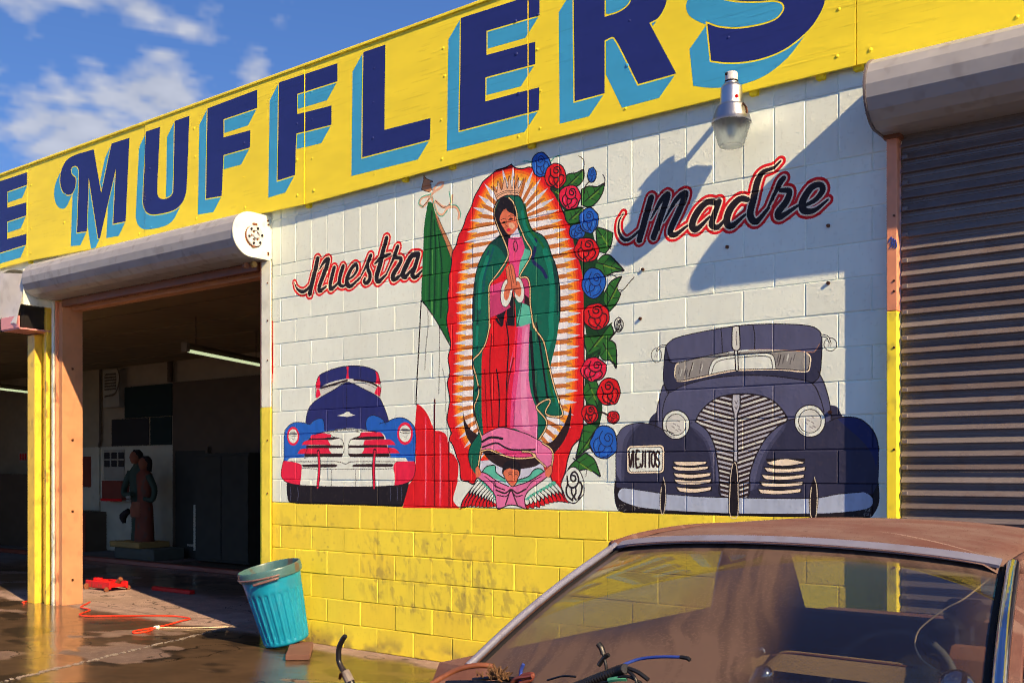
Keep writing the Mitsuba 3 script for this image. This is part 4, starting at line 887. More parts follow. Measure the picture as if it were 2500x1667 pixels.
wing|white|p|0|2358,1412 -75,-67 -14,-40 47,20 68,71
wing|turquoise|p|0|2376,1427 -28,-23 3,-19 25,2 22,26
wing|black|p|0|2356,1384 -115,-102 -21,-62 74,30 103,109
wing|red|p|0|2354,1373 -102,-93 -24,-52 61,30 94,98
wing|black|p|0|2382,1403 -84,-74 -13,-46 55,20 75,80
wing|white|p|0|2378,1394 -67,-60 -11,-37 43,17 61,64
wing|turquoise|p|0|2394,1407 -25,-20 4,-18 24,0 20,24
wing|black|p|0|2377,1368 -101,-92 -16,-56 68,25 90,97
wing|red|p|0|2377,1357 -91,-83 -19,-48 56,26 83,88
wing|black|p|0|2401,1384 -75,-66 -9,-42 51,16 66,72
wing|white|p|0|2398,1376 -60,-54 -8,-34 41,14 53,58
wing|turquoise|p|0|2413,1387 -23,-17 5,-18 23,0 17,21
wing|black|p|0|2396,1353 -87,-82 -9,-52 61,22 77,87
wing|red|p|0|2397,1343 -78,-74 -14,-44 51,22 70,79
wing|black|p|0|2416,1367 -64,-59 -4,-39 47,14 55,65
wing|white|p|0|2415,1359 -52,-47 -4,-31 37,12 45,51
wing|turquoise|p|0|2427,1370 -20,-16 8,-16 21,-1 14,19
wing|black|p|0|2411,1339 -71,-74 -1,-47 56,20 60,79
wing|red|p|0|2413,1331 -63,-68 -6,-39 44,20 56,71
wing|black|p|0|2429,1353 -53,-54 2,-36 43,13 43,58
wing|white|p|0|2428,1345 -42,-43 1,-28 33,11 35,46
wing|turquoise|p|0|2439,1355 -17,-14 9,-15 21,-1 11,17
wing|black|p|0|2425,1324 -54,-64 7,-41 50,17 42,69
wing|red|p|0|2429,1317 -48,-59 1,-34 39,17 39,62
wing|black|p|0|2439,1336 -40,-47 8,-31 38,11 31,51
wing|white|p|0|2440,1330 -32,-38 5,-24 31,9 25,40
wing|turquoise|p|0|2448,1338 -13,-12 11,-13 21,-1 6,15
wing|black|p|0|2435,1306 -35,-49 18,-31 42,11 22,53
wing|red|p|0|2440,1300 -30,-44 10,-27 32,13 21,47
wing|black|p|0|2445,1315 -26,-36 15,-24 34,8 16,39
wing|white|p|0|2447,1310 -20,-29 11,-19 26,7 13,31
wing|turquoise|p|0|2453,1316 -9,-9 14,-10 19,-1 2,11
wing|black|p|0|2444,1285 -16,-34 29,-19 35,10 3,36
wing|red|p|0|2451,1281 -13,-30 19,-17 26,10 4,32
wing|black|p|0|2450,1291 -11,-24 23,-15 29,7 1,27
wing|white|p|0|2454,1288 -9,-20 18,-11 22,6 1,21
wing|turquoise|p|0|2457,1293 -5,-7 17,-6 18,1 -1,8
wing|black|p|0|2992,1387 80,-96 60,-25 -13,54 -89,90
wing|red|p|0|3003,1384 74,-86 49,-25 -16,46 -80,82
wing|black|p|0|2978,1408 59,-71 45,-17 -7,41 -66,66
wing|white|p|0|2987,1404 48,-57 36,-14 -6,33 -53,53
wing|turquoise|p|0|2977,1418 15,-22 21,0 6,17 -20,18
wing|black|p|0|2963,1374 79,-84 58,-19 -13,50 -87,78
wing|red|p|0|2974,1372 73,-75 47,-20 -16,42 -78,71
wing|black|p|0|2949,1393 58,-62 45,-13 -8,38 -65,57
wing|white|p|0|2959,1389 46,-49 36,-11 -7,30 -52,46
wing|turquoise|p|0|2948,1401 16,-18 20,1 5,16 -20,16
wing|black|p|0|2935,1360 77,-72 56,-12 -13,47 -86,65
wing|red|p|0|2945,1360 71,-65 47,-14 -16,38 -77,60
wing|black|p|0|2921,1377 57,-53 43,-8 -8,36 -64,47
wing|white|p|0|2930,1375 46,-43 34,-7 -7,29 -51,38
wing|turquoise|p|0|2920,1385 15,-16 19,3 5,16 -20,12
wing|black|p|0|2905,1347 75,-65 55,-8 -13,44 -83,58
wing|red|p|0|2916,1347 68,-58 45,-11 -15,36 -75,53
wing|black|p|0|2892,1363 55,-49 42,-4 -8,33 -61,43
wing|white|p|0|2901,1361 44,-39 33,-4 -7,27 -49,34
wing|turquoise|p|0|2891,1371 14,-15 19,4 5,15 -19,11
wing|black|p|0|2876,1334 72,-60 52,-5 -12,42 -79,53
wing|red|p|0|2886,1335 66,-54 43,-8 -15,34 -71,49
wing|black|p|0|2863,1349 53,-45 40,-2 -7,32 -59,39
wing|white|p|0|2871,1348 43,-36 32,-3 -6,26 -48,31
wing|turquoise|p|0|2862,1356 14,-13 18,5 5,15 -18,10
wing|black|p|0|2845,1322 67,-58 51,-5 -9,41 -75,51
wing|red|p|0|2855,1323 61,-52 42,-8 -12,33 -67,47
wing|black|p|0|2834,1336 48,-43 40,-2 -5,31 -56,37
wing|white|p|0|2842,1335 39,-35 31,-2 -4,25 -45,30
wing|turquoise|p|0|2833,1343 13,-13 18,5 5,15 -17,9
wing|black|p|0|2814,1310 59,-58 50,-7 -5,41 -68,52
wing|red|p|0|2823,1311 55,-53 40,-9 -8,33 -61,48
wing|black|p|0|2804,1324 43,-43 39,-4 -2,31 -50,38
wing|white|p|0|2812,1323 35,-35 30,-3 -2,24 -40,31
wing|turquoise|p|0|2804,1332 11,-14 19,4 6,15 -15,10
wing|black|p|0|2784,1299 47,-58 47,-9 2,39 -57,53
wing|red|p|0|2793,1299 44,-52 38,-11 -3,32 -51,48
wing|black|p|0|2777,1313 34,-43 37,-5 3,29 -42,39
wing|white|p|0|2784,1311 28,-34 29,-5 2,24 -34,31
wing|turquoise|p|0|2778,1320 8,-14 19,4 9,13 -14,10
wing|black|p|0|2758,1290 23,-54 40,-11 16,32 -34,50
wing|red|p|0|2766,1289 22,-48 31,-13 9,28 -30,45
wing|black|p|0|2756,1303 17,-40 32,-8 14,25 -26,36
wing|white|p|0|2762,1301 14,-32 25,-7 10,20 -20,29
wing|turquoise|p|0|2760,1308 3,-12 18,1 13,11 -9,10
wing|black|p|0|2733,1284 -2,-49 33,-18 29,23 -11,48
wing|red|p|0|2740,1282 0,-45 23,-17 20,20 -8,44
wing|black|p|0|2736,1295 -1,-37 26,-13 24,17 -8,35
wing|white|p|0|2741,1292 -1,-29 21,-11 18,13 -6,29
wing|turquoise|p|0|2743,1298 -3,-10 18,-3 17,5 -5,10
scarf|turquoise|p|0|2329,1487 31,35 30,16 70,3 12,-52 81,-47 14,-33 -98,31 -85,28
scarf|turquoise|p|0|2928,1487 -51,31 -56,-11 -46,-46 -104,-28 -12,-30 127,29 114,52
outline|black|l|6|2329,1487 31,35 30,16 70,3 12,-52 81,-47
outline|black|l|6|2928,1487 -51,31 -56,-11 -46,-46 -104,-28
tunic|rose|p|0|2311,1496 73,-19 97,-54 108,-37 47,0 139,38 125,63 36,20 11,-45 -59,-39 -107,-63 -41,-56 3,-55 11,-29 -95,25 -82,-1 -92,-32 -16,60 -12,47 -73,73 -88,57
tunic|brownblack|l|6|2311,1496 73,-19 97,-54 108,-37
tunic|brownblack|l|6|2636,1386 139,38 125,63 36,20
tunic|brownblack|l|6|2296,1449 88,-57 73,-73 12,-47 16,-60 92,32 82,1 95,-25 -11,29 -3,55 41,56 107,63 59,39
tunic|brownblack|l|9|2469,1357 84,-23 59,29 59,-27 81,33
tunic|brownblack|l|6|2481,1319 84,-8 45,43
tunic|brownblack|l|6|2614,1354 45,-42 58,10
tunic|brownblack|l|8|2600,1349 -23,-57 -18,-42
tunic|brownblack|l|8|2622,1349 25,-55 24,-46
tunic|brownblack|l|5|2360,1460 61,-38 48,-46
tunic|brownblack|l|5|2888,1461 -79,-36 -46,-47
tunic|brownblack|l|7|2457,1423 12,-38 84,-27
hands|skin|p|0|2271,1522 21,19 19,-24 15,-28 -13,-29 -39,-12
hands|skin|p|0|2922,1466 9,46 47,31 8,-52 -28,-40
hands|brownblack|l|4|2271,1522 21,19 19,-24 15,-28
hands|brownblack|l|4|2931,1512 47,31 8,-52 -28,-40
hair|black|p|0|2529,1484 3,42 19,33 49,21 71,-12 28,-28 2,-56 -16,-34 -12,43 -55,24 -53,-24 -12,-44
face|skin|p|0|2543,1493 12,14 45,13 24,-7 47,-6 14,-14 4,-27 -11,-16 -21,-43 -35,-21 -43,32 -24,31 -14,21
face|black|l|5|2543,1470 12,-21 24,-31 43,-34 35,23 21,43 11,20
face|brownblack|l|4|2589,1470 18,9 17,-9
face|brownblack|l|4|2643,1470 16,8 14,-8
face|brownblack|l|2.5|2631,1465 2,-21 10,-4
face|brownblack|l|3|2586,1485 21,9 17,-5
face|brownblack|l|3|2643,1489 16,5 16,-7
face|crimson|l|6|2607,1418 17,4 16,-4
#painted_roses
leaf|black|p|0|3068,3560 1,11 54,46 71,-3 57,15 10,-7 4,-55 -38,-48 -62,-9 -72,14
leaf|black|p|0|3235,3482 6,9 60,12 68,-16 58,16 10,-8 -20,-67 -50,-58 -65,-24 -66,28
leaf|black|p|0|3087,3349 7,12 71,12 81,-11 6,-6 13,-47 -45,-48 -56,-20 -56,37
leaf|black|p|0|3355,3197 4,8 8,1 73,-28 66,-35 -16,-85 -49,-54 -70,27
leaf|black|p|0|3351,2938 2,8 60,53 62,-3 117,-117 3,-9 -8,-6 -76,1 -77,-15 -72,44
leaf|black|p|0|3436,2751 52,63 78,26 9,-4 1,-9 -37,-65 28,-46 0,-8 -31,-55 -61,-54 -9,4 -49,81
leaf|black|p|0|2968,3530 -1,11 10,4 74,-33 32,-37 1,-10 -12,-3 -30,22 -50,20
leaf|black|p|0|3256,2451 3,8 7,2 107,-17 105,78 8,-5 23,-67 -67,-81 -64,-30 -81,-32 -8,5 -28,76
leaf|black|p|0|3387,2305 -2,8 24,81 74,11 45,-41 6,-156 -7,-4 -7,3 -46,54 -52,3
leaf|black|p|0|3252,2069 1,9 45,53 73,-3 26,-78 -15,-105 -10,-2 -87,33
leaf|black|p|0|3251,1819 7,6 67,7 99,-47 4,-10 -48,-83 -105,-52 -76,-53 -7,-2 -7,12
leaf|black|p|0|3179,1575 86,56 9,0 77,-49 50,-113 0,-8 -12,-4 -89,49 -104,-10 -73,11 -1,13
leaf|black|p|0|3269,2248 -7,6 1,9 65,51 66,21 10,-4 -1,-11 -44,-41 -65,-33
leaf|leafdark|p|0|2893,3659 52,57 131,-147 90,-179 97,-64 78,-173 38,-198 57,-246 -10,-214 72,34 -144,-338 62,-248 -41,-174 -84,37 -21,319 11,308 -18,131 -19,327 -59,186 -59,221 -90,137 -71,120
leaf|leafgreen|p|0|3076,3565 50,43 69,-3 57,15 4,-50 -32,-43 -58,-8 -70,14
leaf|black|l|6|3119,3532 55,36 78,52
leaf|black|l|3.5|3151,3553 -19,45
leaf|black|l|3.5|3190,3579 -19,45
leaf|black|l|3.5|3151,3553 50,-24
leaf|black|l|3.5|3190,3579 50,-24
leaf|lime|l|10|3157,3544 56,34
leaf|leafgreen|p|0|3244,3482 58,12 67,-16 59,16 -19,-62 -49,-56 -58,-21 -58,23
leaf|black|l|6|3265,3395 68,41 95,58
leaf|black|l|3.5|3304,3418 -20,54
leaf|black|l|3.5|3352,3448 -20,53
leaf|black|l|3.5|3304,3418 58,-30
leaf|black|l|3.5|3352,3448 57,-30
leaf|lime|l|10|3309,3409 70,39
leaf|leafgreen|p|0|3096,3352 70,12 78,-11 12,-42 -41,-43 -49,-18 -50,33
leaf|black|l|6|3135,3282 45,30 64,41
leaf|black|l|3.5|3161,3299 -15,36
leaf|black|l|3.5|3193,3320 -15,36
leaf|black|l|3.5|3161,3299 40,-19
leaf|black|l|3.5|3193,3320 40,-19
leaf|lime|l|10|3167,3290 46,27
leaf|leafgreen|p|0|3364,3198 72,-28 62,-31 -16,-77 -45,-50 -58,22
leaf|black|l|6|3481,3036 -48,66 -69,96
leaf|black|l|3.5|3453,3074 -58,-1
leaf|black|l|3.5|3419,3121 -58,0
leaf|black|l|3.5|3453,3074 31,38
leaf|black|l|3.5|3419,3121 31,39
leaf|lime|l|10|3459,3065 -46,65
leaf|leafgreen|p|0|3360,2940 57,51 56,-4 47,-49 66,-65 -76,1 -74,-15 -67,41
leaf|black|l|6|3369,2954 90,-34 127,-47
leaf|black|l|3.5|3421,2934 42,37
leaf|black|l|3.5|3485,2911 42,36
leaf|black|l|3.5|3421,2934 9,-55
leaf|black|l|3.5|3485,2911 9,-56
leaf|lime|l|10|3426,2926 92,-35
leaf|leafgreen|p|0|3445,2748 47,58 76,25 -39,-69 30,-50 -30,-53 -56,-51 -47,78
leaf|black|l|6|3457,2653 46,73 65,105
leaf|black|l|3.5|3483,2695 -45,52
leaf|black|l|3.5|3516,2747 -45,52
leaf|black|l|3.5|3483,2695 71,-9
leaf|black|l|3.5|3516,2747 70,-9
leaf|lime|l|10|3489,2686 47,72
leaf|leafgreen|p|0|2975,3536 71,-32 30,-34 -30,22 -50,20
leaf|black|l|6|3065,3479 -37,24 -53,33
leaf|black|l|3.5|3044,3493 -24,-10
leaf|black|l|3.5|3017,3509 -23,-10
leaf|black|l|3.5|3044,3493 2,23
leaf|black|l|3.5|3017,3509 3,24
leaf|lime|l|10|3050,3484 -35,21
leaf|leafgreen|p|0|3265,2452 110,-18 103,79 22,-63 -63,-73 -62,-30 -78,-31 -27,74
leaf|black|l|6|3302,2337 73,73 103,103
leaf|black|l|3.5|3344,2379 -38,64
leaf|black|l|3.5|3396,2431 -38,64
leaf|black|l|3.5|3344,2379 79,-22
leaf|black|l|3.5|3396,2431 78,-22
leaf|lime|l|10|3350,2370 75,70
leaf|leafgreen|p|0|3394,2311 22,77 62,10 41,-36 7,-149 -48,57 -51,2
leaf|black|l|6|3418,2389 45,-73 63,-103
leaf|black|l|3.5|3444,2347 63,-1
leaf|black|l|3.5|3475,2295 64,0
leaf|black|l|3.5|3444,2347 -39,-41
leaf|black|l|3.5|3475,2295 -38,-40
leaf|lime|l|10|3450,2338 46,-74
leaf|leafgreen|p|0|3260,2072 42,51 63,-1 23,-73 -13,-98 -84,32
leaf|black|l|6|3299,2119 31,-69 45,-99
leaf|black|l|3.5|3317,2080 59,-6
leaf|black|l|3.5|3339,2030 60,-5
leaf|black|l|3.5|3317,2080 -42,-34
leaf|black|l|3.5|3339,2030 -42,-34
leaf|lime|l|10|3323,2071 34,-72
leaf|leafgreen|p|0|3260,1816 63,7 96,-46 -44,-78 -105,-51 -76,-54
leaf|black|l|6|3385,1818 -78,-92 -113,-132
leaf|black|l|3.5|3341,1766 47,-69
leaf|black|l|3.5|3285,1700 47,-69
leaf|black|l|3.5|3341,1766 -93,17
leaf|black|l|3.5|3285,1700 -94,17
leaf|lime|l|10|3347,1757 -77,-94
leaf|leafgreen|p|0|3185,1569 85,54 74,-46 49,-112 -91,50 -106,-10 -67,9
leaf|black|l|6|3166,1590 94,-52 133,-73
leaf|black|l|3.5|3220,1561 66,34
leaf|black|l|3.5|3287,1524 65,34
leaf|black|l|3.5|3220,1561 -12,-64
leaf|black|l|3.5|3287,1524 -12,-64
leaf|lime|l|10|3227,1552 95,-54
leaf|leafgreen|p|0|3270,2257 63,49 63,20 -42,-39 -63,-33
leaf|black|l|6|3282,2258 47,28 67,40
leaf|black|l|3.5|3309,2274 -10,35
leaf|black|l|3.5|3343,2294 -10,35
leaf|black|l|3.5|3309,2274 37,-18
leaf|black|l|3.5|3343,2294 36,-18
leaf|lime|l|10|3315,2265 49,26
rose00|black|p|0|2979,3709 -14,-38 -24,-29 -33,-10 -40,3 -39,25 -16,33 -14,43 5,43 29,32 38,8 39,-8 55,-60
rose00|blue|p|0|2971,3707 -13,-32 -21,-26 -30,-9 -36,2 -36,24 -15,30 -13,41 4,39 25,27 35,8 36,-7 30,-30 21,-27
rose00|midnight|l|7|2874,3770 18,-3 8,-16 -14,-10 -18,7 -5,27 23,14 25,-19 10,-30 -13,-24 -30,-7 -29,17 -14,38
rose00|midnight|l|7|2849,3726 -6,-32 19,-31 38,-18
rose00|midnight|l|7|2921,3740 27,-13 5,-37 -17,-35
rose00|midnight|l|7|2878,3709 10,-30 34,-30
rose00|midnight|l|7|2908,3716 6,-31 -18,-32
rose00|skyblue|l|9|2855,3695 13,-19
rose00|skyblue|l|9|2929,3715 2,-23
rose01|black|p|0|3110,3607 -1,-42 -31,-28 -40,-16 -87,37 -27,40 -5,40 13,41 19,20 49,17 43,-11 34,-23 22,-37
rose01|red|p|0|3102,3605 1,-35 -29,-26 -35,-15 -40,18 -42,17 -26,37 -4,35 12,39 18,18 42,15 41,-10 31,-21 21,-35
rose01|black|l|7|3017,3669 20,-9 3,-17 -19,-5 -19,13 4,27 31,4 23,-26 2,-31 -23,-18 -37,4 -29,26 -3,40
rose01|black|l|7|2973,3637 -17,-27 12,-35 38,-30
rose01|black|l|7|3062,3625 27,-21 -7,-36 -30,-27
rose01|black|l|7|3002,3611 2,-31 30,-39
rose01|black|l|7|3039,3607 -3,-31 -32,-22
rose01|scarlet|l|9|2971,3606 9,-22
rose01|scarlet|l|9|3063,3599 -5,-22
rose02|black|p|0|3240,3435 -38,-73 -41,-6 -43,3 -37,29 -24,32 -14,41 5,40 38,27 37,6 39,-2 37,-17 26,-39
rose02|crimson|p|0|3233,3432 -21,-30 -14,-33 -37,-5 -40,2 -35,28 -22,29 -13,39 5,36 32,22 35,6 37,-2 33,-14 25,-38
rose02|black|l|7|3154,3491 17,-13 -2,-17 -19,1 -15,17 12,23 30,-4 15,-30 -8,-28 -27,-10 -34,13 -19,31 8,37
rose02|black|l|7|3104,3474 -25,-19 1,-35 27,-38
rose02|black|l|7|3184,3440 20,-26 -17,-30 -37,-17
rose02|black|l|7|3123,3443 -8,-28 18,-43
rose02|black|l|7|3157,3430 -12,-27 -37,-12
rose02|hotpink|l|9|3092,3447 2,-22
rose02|hotpink|l|9|3178,3416 -11,-19
rose03|black|p|0|3276,3184 -7,-29 -17,-14 -33,-14 -62,24 -19,24 -5,28 7,27 22,19 61,2 51,-39
rose03|blue|p|0|3268,3184 -5,-23 -15,-13 -28,-13 -27,10 -30,12 -18,21 -4,24 6,24 19,16 26,0 30,1 23,-18 23,-18
rose03|midnight|l|7|3227,3215 9,-11 -5,-9 -14,4 -7,12 13,11 22,-8 5,-19 -12,-15 -23,-1 -23,15 -7,21 14,19
rose03|midnight|l|7|3185,3215 -23,-7 -7,-20 12,-26
rose03|midnight|l|7|3238,3180 9,-19 -19,-14 -32,-2
rose03|midnight|l|7|3192,3194 -12,-15 4,-28
rose03|midnight|l|7|3215,3179 -15,-13 -30,0
rose03|skyblue|l|9|3170,3202 -3,-13
rose03|skyblue|l|9|3227,3168 -12,-9
rose04|black|p|0|3385,3244 -6,-36 -27,-30 -31,-19 -41,14 -33,21 -20,35 -9,37 1,43 25,23 38,18 42,-2 37,-35 21,-27
rose04|blue|p|0|3377,3244 -5,-33 -24,-26 -27,-18 -38,14 -31,19 -18,32 -8,35 0,39 23,19 36,17 36,-2 34,-32 20,-26
rose04|midnight|l|7|3297,3303 17,-5 5,-17 -16,-8 -17,11 1,26 25,9 23,-22 4,-31 -18,-20 -32,-2 -26,22 -7,39
rose04|midnight|l|7|3263,3266 -13,-29 14,-33 35,-24
rose04|midnight|l|7|3339,3266 25,-17 -2,-36 -23,-31
rose04|midnight|l|7|3289,3244 5,-30 29,-34
rose04|midnight|l|7|3321,3246 1,-31 -25,-27
rose04|skyblue|l|9|3263,3235 10,-20
rose04|skyblue|l|9|3342,3241 -1,-23
rose05|black|p|0|3392,3047 -8,-46 -32,-31 -49,-6 -45,3 -49,32 -24,30 -12,42 44,70 43,3 48,-7 43,-22 20,-27
rose05|red|p|0|3385,3043 -8,-38 -29,-28 -45,-5 -44,3 -44,29 -23,29 -11,37 19,32 22,33 37,1 47,-7 40,-20 18,-25
rose05|black|l|7|3293,3101 20,-11 0,-17 -22,-1 -18,15 10,24 35,0 20,-28 -5,-29 -30,-13 -41,9 -25,29 5,38
rose05|black|l|7|3237,3079 -26,-22 5,-35 36,-34
rose05|black|l|7|3333,3054 25,-25 -15,-31 -40,-21
rose05|black|l|7|3262,3050 -5,-29 26,-41
rose05|black|l|7|3303,3041 -10,-29 -41,-16
rose05|scarlet|l|9|3227,3051 5,-22
rose05|scarlet|l|9|3328,3029 -10,-20
rose06|black|p|0|3446,2806 -15,-46 -33,-37 -35,-21 -44,4 -41,26 -32,45 -8,49 16,45 19,32 47,24 46,-12 34,-17 36,-46
rose06|blue|p|0|3438,2804 -14,-40 -31,-35 -32,-19 -41,4 -36,24 -32,44 -6,44 15,42 18,30 40,21 44,-11 31,-16 35,-44
rose06|midnight|l|7|3365,2863 15,-18 -6,-18 -21,4 -12,21 18,24 32,-9 10,-36 -14,-31 -33,-7 -34,21 -15,38 18,40
rose06|midnight|l|7|3305,2852 -31,-18 -6,-40 22,-47
rose06|midnight|l|7|3387,2800 15,-34 -24,-31 -45,-13
rose06|midnight|l|7|3320,2814 -15,-31 10,-53
rose06|midnight|l|7|3354,2793 -18,-29 -44,-8
rose06|skyblue|l|9|3287,2823 -3,-26
rose06|skyblue|l|9|3374,2774 -16,-20
rose07|black|p|0|3474,2572 -5,-42 -34,-33 -48,-17 -46,5 -43,27 -36,30 -5,46 1,46 37,31 43,7 53,-1 40,-25 31,-28
rose07|red|p|0|3466,2570 -4,-36 -31,-30 -45,-16 -43,5 -40,25 -34,28 -4,43 1,43 31,25 42,7 50,-1 37,-23 30,-27
rose07|black|l|7|3351,2631 24,-3 9,-18 -20,-10 -24,8 -3,30 33,13 32,-21 9,-33 -21,-26 -41,-6 -38,20 -14,42
rose07|black|l|7|3311,2585 -12,-34 22,-34 49,-22
rose07|black|l|7|3411,2597 35,-15 2,-40 -27,-37
rose07|black|l|7|3349,2565 10,-33 43,-33
rose07|black|l|7|3390,2571 5,-33 -29,-34
rose07|scarlet|l|9|3316,2551 16,-21
rose07|scarlet|l|9|3419,2569 1,-25
rose08|black|p|0|3367,3568 -5,-26 -11,-16 -14,-8 -24,2 -14,13 -10,21 -3,25 13,44 39,7 26,-38
rose08|blue|p|0|3359,3567 -4,-22 -9,-13 -11,-6 -17,0 -13,12 -8,17 -3,23 4,20 7,20 14,1 14,5 13,-15 11,-20
rose08|midnight|l|4|3328,3600 7,-5 1,-10 -8,-2 -7,7 3,15 12,3 8,-16 -1,-17 -9,-10 -14,3 -10,15 0,23
rose08|midnight|l|4|3310,3583 -8,-15 3,-20 14,-18
rose08|midnight|l|4|3343,3575 10,-13 -4,-20 -13,-15
rose08|midnight|l|4|3320,3568 -1,-18 10,-23
rose08|midnight|l|4|3334,3565 -3,-18 -13,-12
rose08|skyblue|l|4|3308,3566 2,-13
rose08|skyblue|l|4|3343,3560 -3,-13
rose09|black|p|0|3452,2202 -16,-41 -31,-27 -85,-13 -39,21 -39,30 -13,42 46,71 47,13 47,-4 74,-51
rose09|crimson|p|0|3444,2201 -15,-36 -28,-24 -33,-7 -47,-5 -36,20 -37,29 -11,35 19,32 24,34 41,11 45,-3 36,-24 36,-26
rose09|black|l|7|3365,2248 18,-13 -4,-15 -23,1 -15,15 16,22 36,-4 14,-28 -12,-26 -34,-9 -39,13 -20,29 15,34
rose09|black|l|7|3302,2233 -31,-18 -3,-33 28,-35
rose09|black|l|7|3395,2200 20,-25 -23,-28 -46,-15
rose09|black|l|7|3322,2204 -13,-27 16,-40
rose09|black|l|7|3361,2191 -17,-25 -46,-11
rose09|hotpink|l|9|3285,2207 0,-20
rose09|hotpink|l|9|3384,2178 -15,-18
rose10|black|p|0|3565,2043 -10,-42 -24,-39 -42,-8 -42,-1 -38,13 -36,43 -9,40 18,41 23,34 40,21 41,-1 48,-21 22,-43
rose10|red|p|0|3557,2041 -9,-37 -22,-36 -38,-6 -40,-1 -33,10 -35,42 -8,36 17,37 21,32 37,19 39,-1 42,-18 21,-41
rose10|black|l|7|3452,2094 20,0 9,-17 -16,-13 -20,6 -5,28 25,18 29,-16 11,-31 -15,-28 -34,-12 -32,14 -16,39
rose10|black|l|7|3424,2043 -7,-34 21,-31 43,-15
rose10|black|l|7|3505,2069 30,-11 5,-38 -18,-41
rose10|black|l|7|3456,2029 11,-31 39,-27
rose10|black|l|7|3490,2041 7,-33 -21,-36
rose10|scarlet|l|9|3431,2011 15,-19
rose10|scarlet|l|9|3514,2042 3,-24
rose11|black|p|0|3385,1902 -1,-34 -24,-25 -30,-13 -30,-2 -29,20 -16,20 -16,35 6,35 24,22 32,6 30,-1 26,-12 17,-23
rose11|red|p|0|3378,1899 -1,-28 -22,-22 -27,-11 -28,-2 -23,18 -16,19 -14,30 4,30 22,20 28,5 28,-1 23,-10 15,-21
rose11|black|l|7|3314,1937 14,-5 2,-12 -13,-6 -13,8 2,20 22,7 16,-17 2,-23 -17,-16 -26,-1 -20,17 -3,29
rose11|black|l|7|3283,1909 -12,-22 8,-25 27,-18
rose11|black|l|7|3346,1909 19,-13 -5,-27 -21,-23
rose11|black|l|7|3303,1892 1,-22 22,-26
rose11|black|l|7|3329,1893 -2,-23 -22,-20
rose11|scarlet|l|9|3281,1885 7,-15
rose11|scarlet|l|9|3346,1890 -3,-17
rose12|black|p|0|3557,1871 -5,-23 -39,-26 -23,2 -22,10 -13,18 -5,20 6,21 13,14 23,8 42,-6 18,-21
rose12|red|p|0|3549,1869 -3,-16 -17,-13 -16,-10 -21,2 -19,8 -11,15 -4,17 5,17 12,13 17,5 22,-3 16,-2 15,-18
rose12|black|l|4|3510,1891 9,-5 -1,-8 -11,-1 -8,7 7,11 16,0 8,-13 -4,-13 -15,-6 -19,4 -10,13 4,17
rose12|black|l|4|3482,1880 -13,-10 0,-16 15,-15
rose12|black|l|4|3526,1869 11,-11 -9,-14 -20,-10
rose12|black|l|4|3492,1867 -4,-13 10,-19
rose12|black|l|4|3511,1863 -6,-13 -20,-7
rose12|scarlet|l|4|3475,1867 2,-10
rose12|scarlet|l|4|3523,1858 -6,-9
rose13|black|p|0|3536,1694 -5,-58 -38,-32 -44,-21 -49,2 -46,21 -28,38 -22,52 54,97 44,24 52,-3 49,-25 23,-44
rose13|blue|p|0|3528,1692 -3,-51 -36,-30 -40,-20 -47,2 -43,19 -26,36 -21,48 26,46 26,46 38,21 50,-3 46,-23 20,-40
rose13|midnight|l|7|3460,1745 15,-19 -8,-20 -24,5 -11,23 22,26 37,-11 7,-39 -20,-34 -38,-7 -37,24 -13,42 24,44
rose13|midnight|l|7|3390,1735 -38,-20 -12,-43 21,-52
rose13|midnight|l|7|3478,1676 15,-36 -32,-34 -52,-14
rose13|midnight|l|7|3403,1693 -20,-34 6,-58
rose13|midnight|l|7|3440,1669 -24,-31 -51,-8
rose13|skyblue|l|9|3365,1703 -5,-28
rose13|skyblue|l|9|3461,1648 -20,-21
rose14|black|p|0|3263,1402 -2,-63 -66,-67 -46,-2 -43,25 -46,104 21,60 21,33 46,37 43,-1 38,-31 24,-44
rose14|white|p|0|3255,1401 0,-57 -30,-34 -34,-31 -42,-1 -37,22 -22,49 -22,50 20,56 21,33 39,33 40,0 35,-30 23,-41
rose14|black|l|10.5|3163,1468 20,-5 6,-23 -18,-14 -21,11 1,39 30,18 26,-28 6,-42 -22,-34 -37,-9 -31,26 -8,54
rose14|black|l|10.5|3123,1407 -15,-45 16,-45 42,-27
rose14|black|l|10.5|3213,1424 29,-20 -3,-52 -27,-49
rose14|black|l|10.5|3154,1381 5,-43 35,-43
rose14|black|l|10.5|3191,1390 1,-45 -29,-43
rose15|black|p|0|3587,2504 -4,-22 -10,-16 -16,-12 -20,-3 -25,35 -1,45 25,25 20,-2 25,-29
rose15|white|p|0|3579,2502 -4,-17 -8,-13 -13,-11 -14,-2 -11,15 -10,15 -1,19 0,20 9,12 13,9 13,-2 12,-12 9,-14
rose15|black|l|6.0|3550,2529 6,-5 0,-8 -7,-2 -5,7 3,13 11,1 6,-13 -2,-16 -9,-8 -12,3 -8,14 2,20
rose15|black|l|6.0|3533,2515 -7,-12 1,-18 11,-17
rose15|black|l|6.0|3562,2506 8,-12 -5,-17 -12,-12
rose15|black|l|6.0|3541,2501 -2,-15 8,-21
rose15|black|l|6.0|3553,2498 -3,-15 -12,-10
stem|brownblack|l|4|3252,3616 11,50 -19,40 -29,20
stem|brownblack|l|5|3426,3491 8,32 -17,37
stem|brownblack|l|7|3302,3530 -29,-27 -10,-47
stem|brownblack|l|5|3559,2724 44,30 13,15 55,48
stem|brownblack|l|4|3454,2850 38,4 37,-20
stem|brownblack|l|9|3375,1905 41,1 47,-22
stem|black|l|10|3478,2418 51,47 18,12
stem|teal|l|8|2721,3778 37,-4 42,-15
stem|teal|l|8|2975,3731 31,24 40,5
"""
